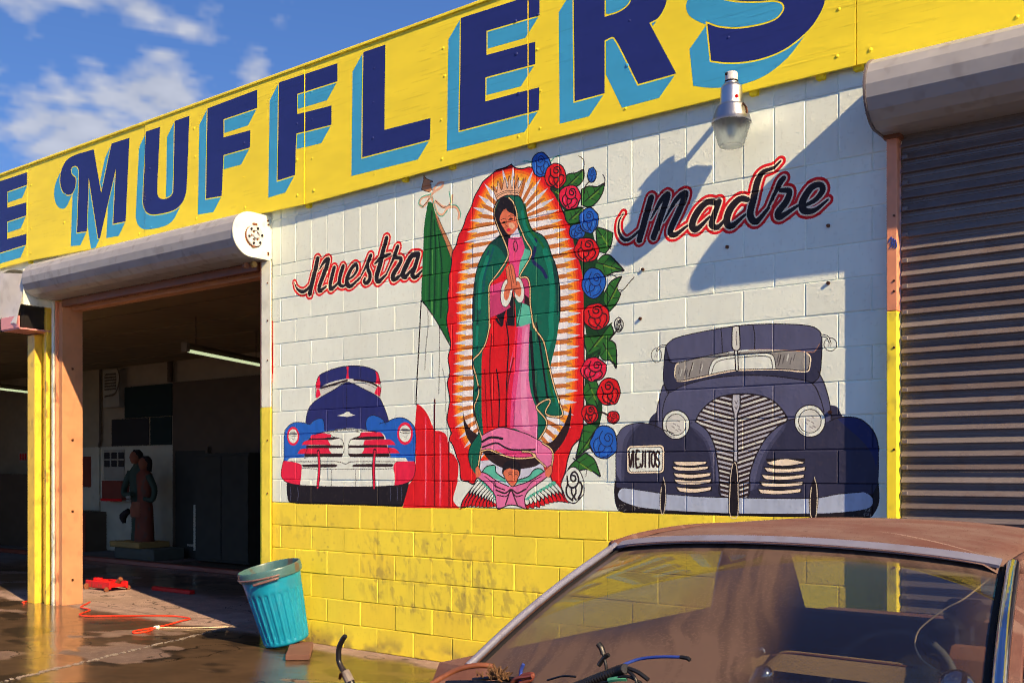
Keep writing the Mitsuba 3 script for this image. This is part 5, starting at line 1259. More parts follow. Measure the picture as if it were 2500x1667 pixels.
SIGN = """
E|0|-4386,4948 0,-143 -478,-5 0,-189 444,-7 0,-150 -450,-8 0,-202 459,-4 -15,-124 -796,-18 16,857|
M|1|-2991,4944 147,-492 199,487 331,-6 -69,-849 -233,8 52,570 -304,-686 -37,5 -182,673 -40,-568 -198,15 41,642 -20,58 -51,31 -65,1 -31,-26 10,-39 39,-38 47,-29 7,-49 -20,-58 -52,-47 -70,-9 -73,22 -66,50 -40,76 -5,70 32,92 79,69 104,29 155,8 177,-6|
U|1|-2011,4934 246,-2 -49,-631 19,-57 56,-35 85,-9 74,13 37,43 25,684 240,0 -44,-690 -25,-76 -57,-64 -103,-39 -147,-9 -193,10 -109,25 -77,53 -37,85|
F|0|-991,4950 736,11 0,-165 -490,-1 0,-170 393,-12 -5,-157 -388,4 -28,-378 -241,13|
F|0|50,4957 750,-10 0,-152 -508,6 0,-178 435,-17 0,-163 -445,13 -19,-360 -233,-8|
L|0|1112,4964 253,-3 -9,-690 502,-9 -5,-167 -754,1|
E|0|2173,4961 742,-18 0,-160 -491,14 0,-181 451,-15 0,-161 -461,12 -3,-181 500,-7 -2,-163 -751,2|
R|1|3220,4096 249,1 0,363 78,-1 190,-361 285,4 -201,384 66,16 43,46 21,57 -10,79 -69,90 -132,64 -274,28 -254,24|3469,4621 113,1 76,26 27,45 -20,50 -75,35 -121,12
S|1|4248,4368 83,-47 132,-42 154,-17 100,9 47,43 -8,45 -52,32 -125,29 -129,40 -106,50 -94,73 -27,69 27,54 108,17 221,-25 285,-41 12,-61 -234,23 -89,-15 89,-62 185,-42 144,-88 47,-82 -10,-66 -61,-87 -83,-59 -98,-43 -124,-19 -127,5 -131,26 -109,38|
"""
# ------------------------------------------------------------------ ground
def sheet(key, x0, x1, y0, y1, z, bsdf='apron', n=1):
    m, uv = grid(lambda u, v: (x0 + (x1 - x0) * u, y0 + (y1 - y0) * v, z), n + 1, n + 1)
    scene[key] = mikit.ply(m, bsdf, uv=uv); labels[key] = {'kind': 'structure'}
sheet('ground', -400, 400, -400, 400, 0.0)
sheet('shop_floor', -16.5, 5.3, .2, 4.75, .004)
# the joint across the apron, filled with a crust of pale residue
jp = np.array([[.45, -4.0], [-.05, -2.49], [-.42, -1.37], [-.91, .14], [-1.2, 1.0]]); jc = curve(jp, 40); jl = []
for q in jc:
    for s in range(2):
        r = rnd.uniform(.006, .016); c = trimesh.creation.icosphere(0, r); c.apply_scale((rnd.uniform(.8, 1.8), rnd.uniform(.8, 1.8), .4)); c.apply_translation((q[0] + rnd.gauss(0, .014), q[1] + rnd.uniform(-.02, .02), .003)); jl.append(c)
put('ground__joint_crust', cat(jl), 'matte', 'boardgrey', kind='stuff')

# ------------------------------------------------------------------ block wall: every block is a piece with a recessed joint round it
W0, W1, H, HALF = -.125, 5.385, .2032, .2032
BLOCKS = []     # (x0, x1, z0, z1, face depth, insets left right bottom top)
def lay(z0, z1, joints):
    xs = [W0] + [j for j in joints if W0 + .03 < j < W1 - .03] + [W1]
    for a, b in zip(xs[:-1], xs[1:]): BLOCKS.append((a, b, z0, z1, rnd.uniform(-.0022, .0022), *[rnd.uniform(.0045, .0085) for _ in range(4)]))
for k in range(16): lay(k * H, (k + 1) * H, [(2 * i + (k % 2)) * HALF + rnd.uniform(-.004, .004) for i in range(0, 14)])
lay(16 * H, 16.5 * H, [i * 2 * HALF for i in range(0, 14)])
lay(16.5 * H, 18.5 * H, [i * HALF + rnd.uniform(-.003, .003) for i in range(0, 28)])
lay(18.5 * H, 20.5 * H, [i * HALF + rnd.uniform(-.003, .003) for i in range(0, 28)])
thing('block_wall', 'painted concrete block wall with mural above a yellow base, between the two roll-up doors', 'wall')
GROOVE = .0075
FACETS, LIFT = [], []
for b in BLOCKS:
    x0, x1, z0, z1, d, l, r, bo, to = b
    a = np.array([[x0, z0], [x1, z0], [x1, z1], [x0, z1]]); i = np.array([[x0 + l, z0 + bo], [x1 - r, z0 + bo], [x1 - r, z1 - to], [x0 + l, z1 - to]])
    V = np.vstack([np.c_[i[:, 0], np.full(4, d), i[:, 1]], np.c_[a[:, 0], np.full(4, GROOVE), a[:, 1]], np.c_[a[:, 0], np.full(4, .19), a[:, 1]]])
    F = [[0, 1, 2, 3]] + [[4 + j, 4 + (j + 1) % 4, (j + 1) % 4, j] for j in range(4)] + [[8 + j, 8 + (j + 1) % 4, 4 + (j + 1) % 4, 4 + j] for j in range(4)] + [[11, 10, 9, 8]]
    put('block_wall__block', (V, F), 'wallpaint', ('wallyellow%d' if z1 < 1.23 else 'wallwhite%d') % rnd.randrange(3), dirt=1.0 if z1 < 1.23 else .12)
    FACETS.append(Polygon(i)); LIFT.append((0, d, 0, 0))
    for j in range(4):
        FACETS.append(Polygon([a[j], a[(j + 1) % 4], i[(j + 1) % 4], i[j]])); ins = (bo, r, to, l)[j]
        s = (d - GROOVE) / ins      # depth along the inward axis from the cell's edge
        LIFT.append(((0, GROOVE - s * z0, 0, s), (0, GROOVE + s * x1, -s, 0), (0, GROOVE + s * z1, 0, -s), (0, GROOVE - s * x0, s, 0))[j])
FACETS = np.array(FACETS, object); LIFT = np.array(LIFT, float); TREE = shapely.STRtree(FACETS)
def drape(shapes):
    """(polygon in metres, colour) pairs, apart from each other, laid as a film of paint on the blocks' faces and joints."""
    V, F, U, n = [], [], [], 0
    for g, col in shapes:
        if g.is_empty: continue
        hit = TREE.query(g, predicate='intersects')
        if not len(hit): continue
        for piece, h in zip(shapely.intersection(np.array([g] * len(hit), object), FACETS[hit]), hit):
            for q in polys(piece):
                if q.area < 2e-8: continue
                v, f = tri2d(q)
                if not len(f): continue
                y = LIFT[h, 1] + LIFT[h, 2] * v[:, 0] + LIFT[h, 3] * v[:, 1] - .0007
                V.append(np.c_[v[:, 0], y, v[:, 1]]); F.append(f + n); U.append(np.tile([[float(PAL[col]), 0.0]], (len(v), 1))); n += len(v)
    return (np.vstack(V), np.vstack(F), np.vstack(U)) if n else None

# ------------------------------------------------------------------ the mural, painted on that wall
def dec(s):
    return np.cumsum(np.array([t.split(',') for t in s.split()], float), axis=0)
def vstroke(ws, p):
    pp = curve(p, 5) if len(p) > 2 else p; tt = np.linspace(0, len(p) - 1, len(pp)); ww = np.interp(tt, np.arange(len(ws)), ws)
    return unary_union([unary_union([Point(a).buffer(x / 2, 6), Point(b).buffer(y / 2, 6)]).convex_hull for a, b, x, y in zip(pp[:-1], pp[1:], ww[:-1], ww[1:])])
layers, cur, word = [], None, {}
for ln in MURAL.strip().split('\n'):
    if ln[0] == '#': cur = ln[1:]; continue
    sub, col, kind, w, pts = ln.split('|'); p = dec(pts)
    if kind == 'v':
        word.setdefault(cur, []).append(vstroke([float(x) for x in w.split('/')], p))
        if not any(l[0] == cur for l in layers): layers.append([cur, 'outline', 'red', None]); layers.append([cur, 'rim', 'cream', None]); layers.append([cur, 'letters', 'black', None])
        continue
    if kind == 'l': g = LineString(curve(p, 4) if len(p) > 2 else p).buffer(float(w) * (.68 if 'black' in col else .5), 3)
    else: g = Polygon(closed_curve(p) if kind == 'p' else p).buffer(0)
    layers.append([cur, sub, col, g])
for nm, gs in word.items():
    g = unary_union(gs)
    for l in layers:
        if l[0] == nm: l[3] = {'outline': g.buffer(28), 'rim': g.buffer(10), 'letters': g}[l[1]]
wobble = lambda g: g
boxes = np.array([l[3] for l in layers], object); rtree = shapely.STRtree(boxes); flat = {}
for i, (part, sub, col, g) in enumerate(layers):
    later = sorted(j for j in rtree.query(g) if j > i)
    if later: g = shapely.difference(g, shapely.union_all(boxes[later], grid_size=.05), grid_size=.05)
    flat.setdefault((part, sub), []).append((shapely.affinity.scale(g, .001, .001, origin=(0, 0)) if not g.is_empty else g, col))
PART_LABEL = {'painted_word': 'black script lettering reading Nuestra with red outline', 'painted_word_001': 'black script lettering reading Madre with red outline', 'painted_flag': 'painted furled flag in green, white and red on a pole',
    'painted_blue_car': 'painted blue old car with red and white grille, seen head-on', 'painted_dark_car': 'painted dark slate old car with a striped grille and plate', 'painted_woman': 'painted praying woman in a green mantle before a rayed halo',
    'painted_cherub': 'painted cherub with red and white wings under the woman', 'painted_roses': 'painted column of red and blue roses with green leaves'}
for (part, sub), shapes in flat.items():
    m = drape(shapes)
    if m is None: continue
    s = 'rose' if sub.startswith('rose') else sub
    k = key_for('block_wall__%s__%s' % (part, s)); scene[k] = mikit.ply((m[0], m[1]), 'wallpaint', uv=m[2])
for part, t in PART_LABEL.items(): labels['block_wall__' + part] = {'label': t}
# ------------------------------------------------------------------ rest of the building shell
put('block_wall__upper_wall', cat(bx(-16.5, 9.5, .012, .2, 20.5 * H, 5.0)), 'matte', 'offwhite')
put('block_wall__lintel', cat(bx(-16.5, W0 - .002, .0, .2, 3.42, 20.5 * H - .002), bx(W1 + .002, 9.5, .0, .2, 3.42, 20.5 * H - .002)), 'matte', 'offwhite')
put('block_wall__end_wall', cat(bx(8.6, 9.5, .0, .2, 0, 3.418), bx(-16.5, -13.2, .0, .2, 0, 3.418), bx(-8.9, -8.4, .0, .2, 0, 3.418)), 'matte', 'offwhite')
thing('shop_interior', 'dim workshop interior seen through the open roll-up door', 'room')
put('shop_interior__back_wall', bx(-16.5, 5.3, 4.75, 4.95, 0, 4.598), 'matte', 'innerwall')
put('shop_interior__dark_wainscot', bx(-8.57, -2.0, 4.70, 4.748, .0, 3.07), 'matte', 'innerdark')
put('shop_interior__side_wall', bx(5.19, 5.39, .21, 4.74, 0, 4.598), 'matte', 'innerwall')
put('shop_interior__side_wall', bx(-16.7, -16.5, .0, 4.95, 0, 4.598), 'matte', 'innerwall')
put('shop_interior__roof', bx(-16.7, 9.5, .21, 5.2, 4.6, 4.75), 'matte', 'boardgrey')
for i in range(14): put('shop_interior__ceiling_plank', bx(-16.4, 5.1, .215 + i * .325, .215 + i * .325 + .312, 3.45 + (i % 3) * .004, 3.475, .003), 'matte', 'ceiling')

# pier between the two left-hand doors
thing('door_pier', 'narrow yellow block pier with orange timber jamb between the two left doors', 'pier')
for k in range(17):
    js = [-4.30, -4.02, -3.775] if k % 2 else [-4.30, -3.775]
    for a, b in zip(js[:-1], js[1:]): put('door_pier__block', bx(a + .003, b - .003, -.0 + rnd.uniform(-.002, .002), .2, k * H + .003, (k + 1) * H - .003, .004), 'wallpaint', 'wallyellow%d' % (k % 3), dirt=.7)
put('door_pier__angle_iron', cat(bx(-4.315, -4.16, -.095, -.083, .0, 3.05), bx(-4.315, -4.303, -.083, -.003, .0, 3.05), bx(-4.172, -4.16, -.083, -.003, 0, 3.05)), 'satin', 'pieryellow', dirt=.4)
put('door_pier__channel', bx(-3.985, -3.945, -.075, -.004, 0, 3.4, .003), 'satin', 'pieryellow', dirt=.9)
put('door_pier__door_track', cat(bx(-3.845, -3.805, -.065, -.053, 0, 3.4), bx(-3.845, -3.835, -.053, -.004, 0, 3.4)), 'satin', 'offwhite', dirt=.9)
put('door_pier__track_flange', cat(bx(-3.80, -3.775, -.05, -.003, 0, 3.4)), 'satin', 'peachpaint', dirt=.9)
put('door_pier__jamb', bx(-3.772, -3.70, -.02, .225, 0, 3.4, .004), 'matte', 'orangewood', dirt=.18)
for z in (.28, 1.05, 1.85, 2.65): 
    c = trimesh.creation.cylinder(.014, .012, sections=12); c.apply_transform(trimesh.transformations.rotation_matrix(math.pi / 2, [0, 1, 0])); c.apply_translation((-3.698, .1, z)); put('door_pier__bolt', c, 'metal', 'ruststeel')

# ------------------------------------------------------------------ roll-up doors
CY, CZ, R = -.215, 3.605, .195
HOODP = [(0.0, CZ + R)] + [(CY + R * math.cos(math.radians(a)), CZ + R * math.sin(math.radians(a))) for a in np.linspace(92, 262, 9)] + [(-.015, CZ - R + .004)]
def hood_mesh(x0, x1):
    o = np.array(HOODP); c = np.array([-.15, CZ]); i = c + (o - c) * .985
    return extr(Polygon(np.vstack([o, i[::-1]])), 'x', x0, x1)
def end_plate(x, t=.012):
    p = [(0.0, CZ + R + .006), (CY, CZ + R + .006)] + [(CY + (R + .006) * math.cos(math.radians(a)), CZ + (R + .006) * math.sin(math.radians(a))) for a in np.linspace(95, 262, 16)] + [(-.02, CZ - R - .004), (0, CZ - R - .004)]
    return extr(Polygon(p), 'x', x, x + t)
thing('roll_up_door', 'open roll-up door with a grey drum hood and white end plate, over the dark doorway', 'roll-up door')
put('roll_up_door__hood', hood_mesh(-3.84, -.158), 'satin', 'galv', dirt=.35)
put('roll_up_door__end_plate', end_plate(-.155), 'satin', 'offwhite', dirt=.25)
bear = []
ring = lathe([(.052, 0), (.088, 0), (.092, .006), (.092, .016), (.086, .02), (.05, .02), (.05, 0)], 20)
hub = lathe([(.001, .034), (.022, .034), (.024, .03), (.024, .0), (.04, .0), (.042, -.002)], 14)
def turned(m, x, y, z): m = m.copy(); m.apply_transform(trimesh.transformations.rotation_matrix(math.pi / 2, [0, 1, 0])); m.apply_translation((x, y, z)); return m
put('roll_up_door__bearing', turned(ring, -.142, CY + .03, CZ - .01), 'satin', 'lampgrey', dirt=1.2)
put('roll_up_door__bearing__recess', turned(lathe([(.001, .002), (.098, .002), (.098, 0), (.001, 0)], 24), -.1425, CY + .026, CZ - .016), 'matte', 'ruststeel', dirt=1.0)
for a in range(6): put('roll_up_door__bearing__nut', turned(lathe([(.001, .03), (.011, .03), (.011, .018), (.001, .018)], 6), -.142, CY + .03 + .072 * math.cos(a * 1.047 + .2), CZ - .01 + .072 * math.sin(a * 1.047 + .2)), 'matte', 'rubber')
put('roll_up_door__bearing__hub', turned(hub, -.142, CY + .03, CZ - .01), 'satin', 'lampgrey', dirt=.8)
sp = []
for a in range(5):
    m = bx(.022, .055, -.009, .009, .0, .012); m.apply_transform(trimesh.transformations.rotation_matrix(a * 2 * math.pi / 5 + .3, [0, 0, 1])); sp.append(turned(m, -.142, CY + .03, CZ - .01))
put('roll_up_door__bearing__spoke', cat(sp), 'satin', 'offwhite', dirt=.8)
put('roll_up_door__bearing__lug', bx(-.142, -.126, CY + .0, CY + .03, CZ - .115, CZ - .09, .003), 'satin', 'ruststeel', dirt=1.0)
put('roll_up_door__bearing__lug', bx(-.142, -.128, CY + .01, CY + .06, CZ + .085, CZ + .105, .003), 'satin', 'ruststeel', dirt=1.0)
for y, z in ((-.035, 3.76), (-.03, 3.725), (-.03, 3.47), (-.03, 3.455)):
    put('roll_up_door__bolt', turned(lathe([(.001, .012), (.008, .012), (.008, 0), (.001, 0)], 8), -.143, y, z), 'metal', 'ruststeel')
put('roll_up_door__guide', cat(bx(-.235, -.112, -.028, -.016, 2.08, 3.40), bx(-.235, -.225, -.016, .05, 2.08, 3.40)), 'satin', 'offwhite', dirt=.15)
put('roll_up_door__guide', cat(bx(-.235, -.112, -.028, -.016, 0, 2.078), bx(-.235, -.225, -.016, .05, 0, 2.078)), 'satin', 'wallyellow2', dirt=.15, label='pale yellow lower length of the guide')
put('roll_up_door__jamb', bx(-.295, -.237, .0, .2, 2.08, 3.41, .003), 'matte', 'peachpaint', dirt=.2)
put('roll_up_door__jamb', bx(-.295, -.237, .0, .2, 0, 2.078, .003), 'matte', 'signyellow', dirt=.4, label='yellow lower length of the jamb')
put('roll_up_door__bottom_bar', cat(bx(-3.70, -.30, -.03, .03, 3.33, 3.41, .006), bx(-3.70, -.30, .03, .075, 3.345, 3.357)), 'satin', 'ruststeel', dirt=.5)
put('roll_up_door__door_curtain', turned(lathe([(.001, 3.38), (.135, 3.38), (.135, 0), (.001, 0)], 24), -3.7, CY + .06, CZ), 'satin', 'slat')
put('roll_up_door__head_board', bx(-3.70, -.30, .08, .2, 3.30, 3.42, .004), 'matte', 'orangewood')
for i in range(2): put('roll_up_door__roller', turned(lathe([(.001, .03), (.028, .03), (.028, 0), (.001, 0)], 12), -.27 - .05 * i, -.1 - .05 * i, 3.37 - .012 * i), 'satin', ('brass', 'ruststeel')[i])

thing('roll_up_door_001', 'closed brown slatted roll-up door behind the parked car', 'roll-up door')
put('roll_up_door_001__hood', hood_mesh(5.38, 8.9), 'satin', 'galv', dirt=.3)
put('roll_up_door_001__end_plate', end_plate(5.366), 'satin', 'slat', dirt=.5)
for y, z in ((CY + .02, CZ), (-.05, 3.7)): put('roll_up_door_001__bolt', turned(lathe([(.001, .0), (.02, .0), (.02, .02), (.001, .02)], 8), 5.348, y, z), 'metal', 'ruststeel')
NS = 47; PITCH = .0735
prof = [(.0, 0), (.0, .011), (-.004, .0135), (-.025, .014), (-.027, .0165), (-.0265, .019), (.0, .0525), (.003, .055), (.003, .058), (-.003, .060), (-.003, .064), (.004, .066), (.004, .0735), (.012, .0735), (.012, 0)]
for i in range(NS):
    o = np.array(prof) + [-.030 + rnd.uniform(-.002, .002), i * PITCH + .02]
    m = extr(Polygon(o), 'x', 5.462, 8.7); m.apply_transform(trimesh.transformations.rotation_matrix(rnd.uniform(-.0003, .0003), [0, 1, 0], (7, 0, i * PITCH)))
    put('roll_up_door_001__slat', m, 'satin', rnd.choice(('slat', 'slat', 'slatdark', 'slatpale')), dirt=rnd.uniform(.1, .6))
for i in range(0, NS, 2): put('roll_up_door_001__end_lock', bx(5.468, 5.50, -.062, -.045, i * PITCH + .035, i * PITCH + .06, .003), 'satin', 'slat', dirt=.4)
put('roll_up_door_001__guide', cat(bx(5.392, 5.452, -.09, -.012, 2.41, 3.40, .004), bx(5.388, 5.395, -.012, .05, 2.41, 3.4)), 'satin', 'peachpaint', dirt=.25)
put('roll_up_door_001__guide', cat(bx(5.392, 5.452, -.09, -.012, 0, 2.408, .004), bx(5.388, 5.395, -.012, .05, 0, 2.408)), 'satin', 'signyellow', dirt=.8, label='yellow lower length of the guide')
put('roll_up_door_001__bracket', bx(5.375, 5.47, -.10, -.002, 3.39, 3.45, .004), 'satin', 'ruststeel', dirt=.5)

thing('roll_up_door_002', 'neighbouring door with a torn grey sheet metal hood at the left edge', 'roll-up door')
put('roll_up_door_002__hood', hood_mesh(-8.4, -4.36), 'satin', 'galv', dirt=.35)
fl = []
def flap(u, v):
    x = -4.37 + .49 * u - .07 * u * v; z = 3.73 - .06 * u - (.52 + .04 * u) * v
    return (x + .012 * math.sin(7 * v), -.405 - .02 * math.sin(3 * u + 4 * v) + .03 * u * (1 - v), z + .012 * math.sin(9 * u) * v)
m, _ = grid(flap, 10, 10); m2 = m.copy(); m2.invert(); m2.apply_translation((0, .004, 0))
put('roll_up_door_002__torn_flap', cat(m, m2), 'satin', 'flapgrey', smooth=60, dirt=.2)
put('roll_up_door_002__inner_plate', cat(bx(-3.865, -3.853, -.38, -.02, 3.33, 3.72)), 'satin', 'offwhite', dirt=.4)
put('roll_up_door_002__bracket_box', cat(bx(-4.33, -3.93, -.395, -.383, 3.085, 3.215), bx(-4.33, -3.93, -.383, -.01, 3.07, 3.085)), 'satin', 'pinkbox', dirt=.3)
put('roll_up_door_002__bracket_side', bx(-4.345, -4.332, -.39, -.01, 3.07, 3.35), 'satin', 'carblack')
put('roll_up_door_002__gear_housing', bx(-4.30, -3.99, -.33, -.05, 3.09, 3.36, .02), 'satin', 'rubber')
put('roll_up_door_002__guide', bx(-8.4, -8.3, -.09, 0, 0, 3.4), 'satin', 'signyellow')

def at0(m, x, y, z): m = m.copy(); m.apply_transform(trimesh.transformations.rotation_matrix(math.pi / 2, [1, 0, 0])); m.apply_translation((x, y, z)); return m
# ------------------------------------------------------------------ sign along the roof edge
thing('sign_fascia', 'long yellow plywood sign reading MUFFLERS in navy letters with sky blue sides', 'sign')
SX = [-9.28, -6.83, -4.399, -2.03, .389, 2.814, 5.207, 7.65, 10.1]; SB = [3.91, 3.915, 3.925, 3.858, 3.822, 3.876, 3.872, 3.84, 3.85]; ST = 4.995; SY = -.06
seams = []
for i in range(8):
    p = Polygon([(SX[i] + .003, SB[i]), (SX[i + 1] - .003, SB[i + 1]), (SX[i + 1] - .003, ST + .02), (SX[i] + .003, ST + .02)])
    dy = rnd.uniform(-.004, .004)
    put('sign_fascia__panel', extr(p, 'y', SY + dy, SY + .018 + dy), 'signpaint', 'signyellow'); seams.append((p, SY + dy))
put('sign_fascia__top_cap', bx(SX[0], SX[-1], SY - .014, .02, ST + .0205, ST + .046, .004), 'satin', 'signyellow')
for x in sorted(SX[1:-1] + [-3.2, -.85, 1.55, 2.05, 4.55, -1.3, 4.98]):
    zb = np.interp(x, SX, SB); put('sign_fascia__batten', bx(x - .026, x + .026, SY + .024, .008, zb - .022, ST, .003), 'matte', 'signyellow', dirt=.3)
nail = []
for i in range(8):
    for fx in (.04, .35, .66, .96):
        for fz in (.07, .33, .6, .82):
            x = SX[i] + (SX[i + 1] - SX[i]) * fx + rnd.uniform(-.02, .02); zb = np.interp(x, SX, SB); z = zb + (ST - zb) * fz + rnd.uniform(-.02, .02)
            c = trimesh.creation.icosphere(1, rnd.uniform(.008, .014)); c.apply_scale((1, .5, 1)); c.apply_translation((x, seams[i][1] - .001, z)); nail.append((x, z, c))
LET = []
for ln in SIGN.strip().split('\n'):
    nm, sm, pts, hole = ln.split('|'); p = dec(pts) / 1000; g = Polygon(closed_curve(p, 5) if sm == '1' else p).buffer(0)
    if hole: g = g.difference(Polygon(closed_curve(dec(hole) / 1000, 5)))
    LET.append((nm, g))
def sweep(g, dx, dz):
    out = [shapely.affinity.translate(g, dx, dz)]
    for q in polys(g):
        for rg in [q.exterior] + list(q.interiors):
            c = np.array(rg.coords)
            for a, b in zip(c[:-1], c[1:]): out.append(MultiPoint([a, b, b + [dx, dz], a + [dx, dz]]).convex_hull)
    return unary_union([o for o in out if o.geom_type == 'Polygon'] + [g])
def film(g, lift, bsdf, key, col):
    V, F, n = [], [], 0
    for p, y in seams:
        for q in polys(g.intersection(p.buffer(-.002))):
            v, f = tri2d(q)
            if len(f): V.append(np.c_[v[:, 0], np.full(len(v), y - lift), v[:, 1]]); F.append(f + n); n += len(v)
    if n: return put(key, (np.vstack(V), np.vstack(F)), bsdf, col)
cover = unary_union([g.buffer(.011, join_style=2) for _, g in LET])
for nm, g in LET:
    k = film(g, .0009, 'signpaint', 'sign_fascia__letter', 'signnavy')
    s = sweep(g, -.128, -.132).difference(cover)
    film(s, .0009, 'signpaint', k + '__side', 'signblue')
nx = Polygon([(6.42, 5.2), (6.36, 4.75), (6.40, 4.45), (6.6, 4.25), (7.0, 4.15), (7.4, 4.3), (7.5, 4.8), (7.4, 5.2)])
film(nx, .0009, 'signpaint', 'sign_fascia__letter_side', 'signblue')
allL = unary_union([g for _, g in LET]); allS = unary_union([sweep(g, -.128, -.132) for _, g in LET])
for col, test in (('signnavy', lambda p: allL.contains(p)), ('signblue', lambda p: allS.contains(p) and not allL.contains(p)), ('signyellow', lambda p: not allS.contains(p) and not allL.contains(p))):
    ms = [c for x, z, c in nail if test(Point(x, z))]
    if ms: put('sign_fascia__nail_head', cat(ms), 'signpaint', col, kind='stuff')

# small things fixed to the wall and the guides
for x, y, z in [(5.02, 0, 2.97), (5.02, 0, 2.625), (4.36, 0, 2.93), (3.74, 0, 2.86), (3.72, 0, 2.53), (2.31, 0, 2.14), (5.03, 0, 1.85)]:
    c = lathe([(.001, .012), (.010, .012), (.012, 0), (.001, 0)], 8); c.apply_transform(trimesh.transformations.rotation_matrix(math.pi / 2, [1, 0, 0])); c.apply_translation((x, -.002, z)); put('block_wall__anchor', c, 'metal', 'ruststeel')
put('block_wall__red_drip', cat([bx(-.118 + .004 * i, -.112 + .004 * i, -.0045, -.0030, z, z + h) for i, (z, h) in enumerate(((2.30, .22), (2.52, .34), (2.38, .28)))]), 'matte', 'red', label='red paint drips at the left edge of the wall')
put('roll_up_door_001__scribble', cat([tube([(5.405 + .012 * i, -.0925, 2.80 - .01 * i), (5.42 + .012 * i, -.0925, 2.83 - .01 * i), (5.425 + .012 * i, -.0925, 2.79 - .01 * i), (5.41 + .014 * i, -.0925, 2.765)], .0028, 5) for i in range(3)]), 'matte', 'wireblue', label='small blue pen scribble')
for z in (.35, .95, 1.62, 2.2, 2.52, 2.58, 2.95): put('roll_up_door_001__screw', at0(lathe([(.001, .005), (.006, .005), (.007, 0), (.001, 0)], 8), 5.435, -.0905, z), 'metal', 'ruststeel')
for z in (.5, 1.3, 1.78, 2.5, 2.86, 3.2): put('roll_up_door__screw', at0(lathe([(.001, .005), (.007, .005), (.008, 0), (.001, 0)], 8), -.15, -.0285, z), 'metal', 'ruststeel')
# ------------------------------------------------------------------ lamp on the wall
LX, LY, LZ = 4.486, -.205, 3.492
thing('security_lamp', 'grey wall lamp with a clear ribbed lens under the sign', 'lamp')
def at(m, x=LX, y=LY, z=LZ): m = m.copy(); m.apply_translation((x, y, z)); return m
lensp = [(.002, .004), (.05, .0), (.074, .008)] + [(.078 + .0395 * i / 14 + (.0016 if i % 2 else 0), .016 + .132 * i / 14) for i in range(15)] + [(.119, .152)]
inner = [(r - .005, z + (.004 if z < .02 else 0)) for r, z in lensp[1:]]
put('security_lamp__lens', at(lathe(lensp + inner[::-1] + [(.002, .008)], 40)), 'lens', 'white', smooth=35)
put('security_lamp__reflector', at(lathe([(.121, .148), (.123, .156), (.12, .163)] + [(.116 - .028 * i / 8, .166 + .084 * i / 8) for i in range(9)] + [(.084, .255), (.07, .258)], 72, lambda a, z: 1 + (.018 * math.cos(36 * a) if .17 < z < .25 else 0))), 'metal', 'lampgrey', smooth=30)
put('security_lamp__housing', at(lathe([(.07, .256), (.072, .262), (.069, .275), (.066, .36), (.062, .372), (.05, .386), (.04, .392), (.04, .40)], 32)), 'metal', 'lampgrey', smooth=30)
put('security_lamp__gasket', at(lathe([(.04, .399), (.041, .402), (.041, .409), (.036, .411)], 24)), 'matte', 'rubber', smooth=30)
put('security_lamp__photocell', at(lathe([(.038, .41), (.039, .415), (.039, .452), (.034, .46), (.001, .462)], 28)), 'satin', 'lampgrey', smooth=35)
put('security_lamp__photocell__window', at(bx(-.024, -.006, -.041, -.034, .437, .453, .002)), 'matte', 'rubber')
put('security_lamp__bulb', at(lathe([(.001, .06), (.022, .07), (.03, .10), (.026, .14), (.016, .18), (.016, .25)], 16)), 'satin', 'white', smooth=40)
put('security_lamp__arm', tube([(LX - .005, LY + .04, LZ + .315), (LX - .035, LY + .11, LZ + .335), (LX - .085, -.004, LZ + .345)], .019, 10), 'satin', 'galv', smooth=40)
put('security_lamp__wall_plate', bx(LX - .125, LX - .055, -.016, -.004, LZ + .30, LZ + .375, .004), 'satin', 'galv')
put('security_lamp__clip', tube([(LX + .09, LY - .03, LZ + .245), (LX + .115, LY - .04, LZ + .21), (LX + .122, LY - .045, LZ + .175)], .006, 6), 'metal', 'ruststeel')
put('security_lamp__red_tag', at(bx(.045, .062, -.052, -.035, .285, .30)), 'matte', 'red')

# ------------------------------------------------------------------ inside the shop
thing('fluorescent_lamp', 'lit fluorescent tube lamp near the open door', 'lamp', None)
def tube_lamp(root, a, b):
    a, b = np.array(a, float), np.array(b, float)
    k = root + '__tube'; scene[k] = mikit.ply(tube([a, b], .022, 8, False), 'satin', uv=np.tile([[float(PAL['white']), 0.0]], (18, 1))); scene[k]['emitter'] = {'type': 'area', 'radiance': {'type': 'rgb', 'value': [.095, .108, .06]}}
    put(root + '__housing', tube([a + [0, 0, .055], b + [0, 0, .055]], .045, 6, False), 'matte', 'ceiling')
    put(root + '__end_cap', bx(a[0] - .06, a[0] + .06, a[1] - .06, a[1] + .0, a[2] - .02, a[2] + .1, .01), 'matte', 'ceiling')
    for t in (.1, .9): q = a + (b - a) * t; put(root + '__hanger', tube([q + [0, 0, .09], q + [0, 0, .45]], .006, 6, False), 'matte', 'innerdark')
tube_lamp('fluorescent_lamp', (-3.72, 1.62, 3.0), (-4.42, 3.35, 3.0))
thing('fluorescent_lamp_001', 'lit fluorescent tube lamp deep inside behind the door pier', 'lamp', None)
tube_lamp('fluorescent_lamp_001', (-11.2, 2.5, 3.0), (-12.25, 4.7, 3.0))
BW = 4.75
def on_wall(key, x0, x1, z0, z1, col, t=.02, y=BW, bsdf='matte', label=None): return put(key, bx(x0, x1, y - t, y - .001, z0, z1), bsdf, col, label=label)
thing('white_board', 'tall whitish board leaning at the back wall behind the statue', 'board')
on_wall('white_board', -10.92, -8.60, .02, 1.97, 'innerboard', .03); labels['white_board'] = {'label': 'tall whitish board on the back wall behind the statue', 'category': 'board'}
def hung(key, label, cat_, x0, x1, z0, z1, col, t=.02, y=BW):
    k = key_for(key); put(k, bx(x0, x1, y - t, y - .001, z0, z1), 'matte', col); thing(k, label, cat_); return k
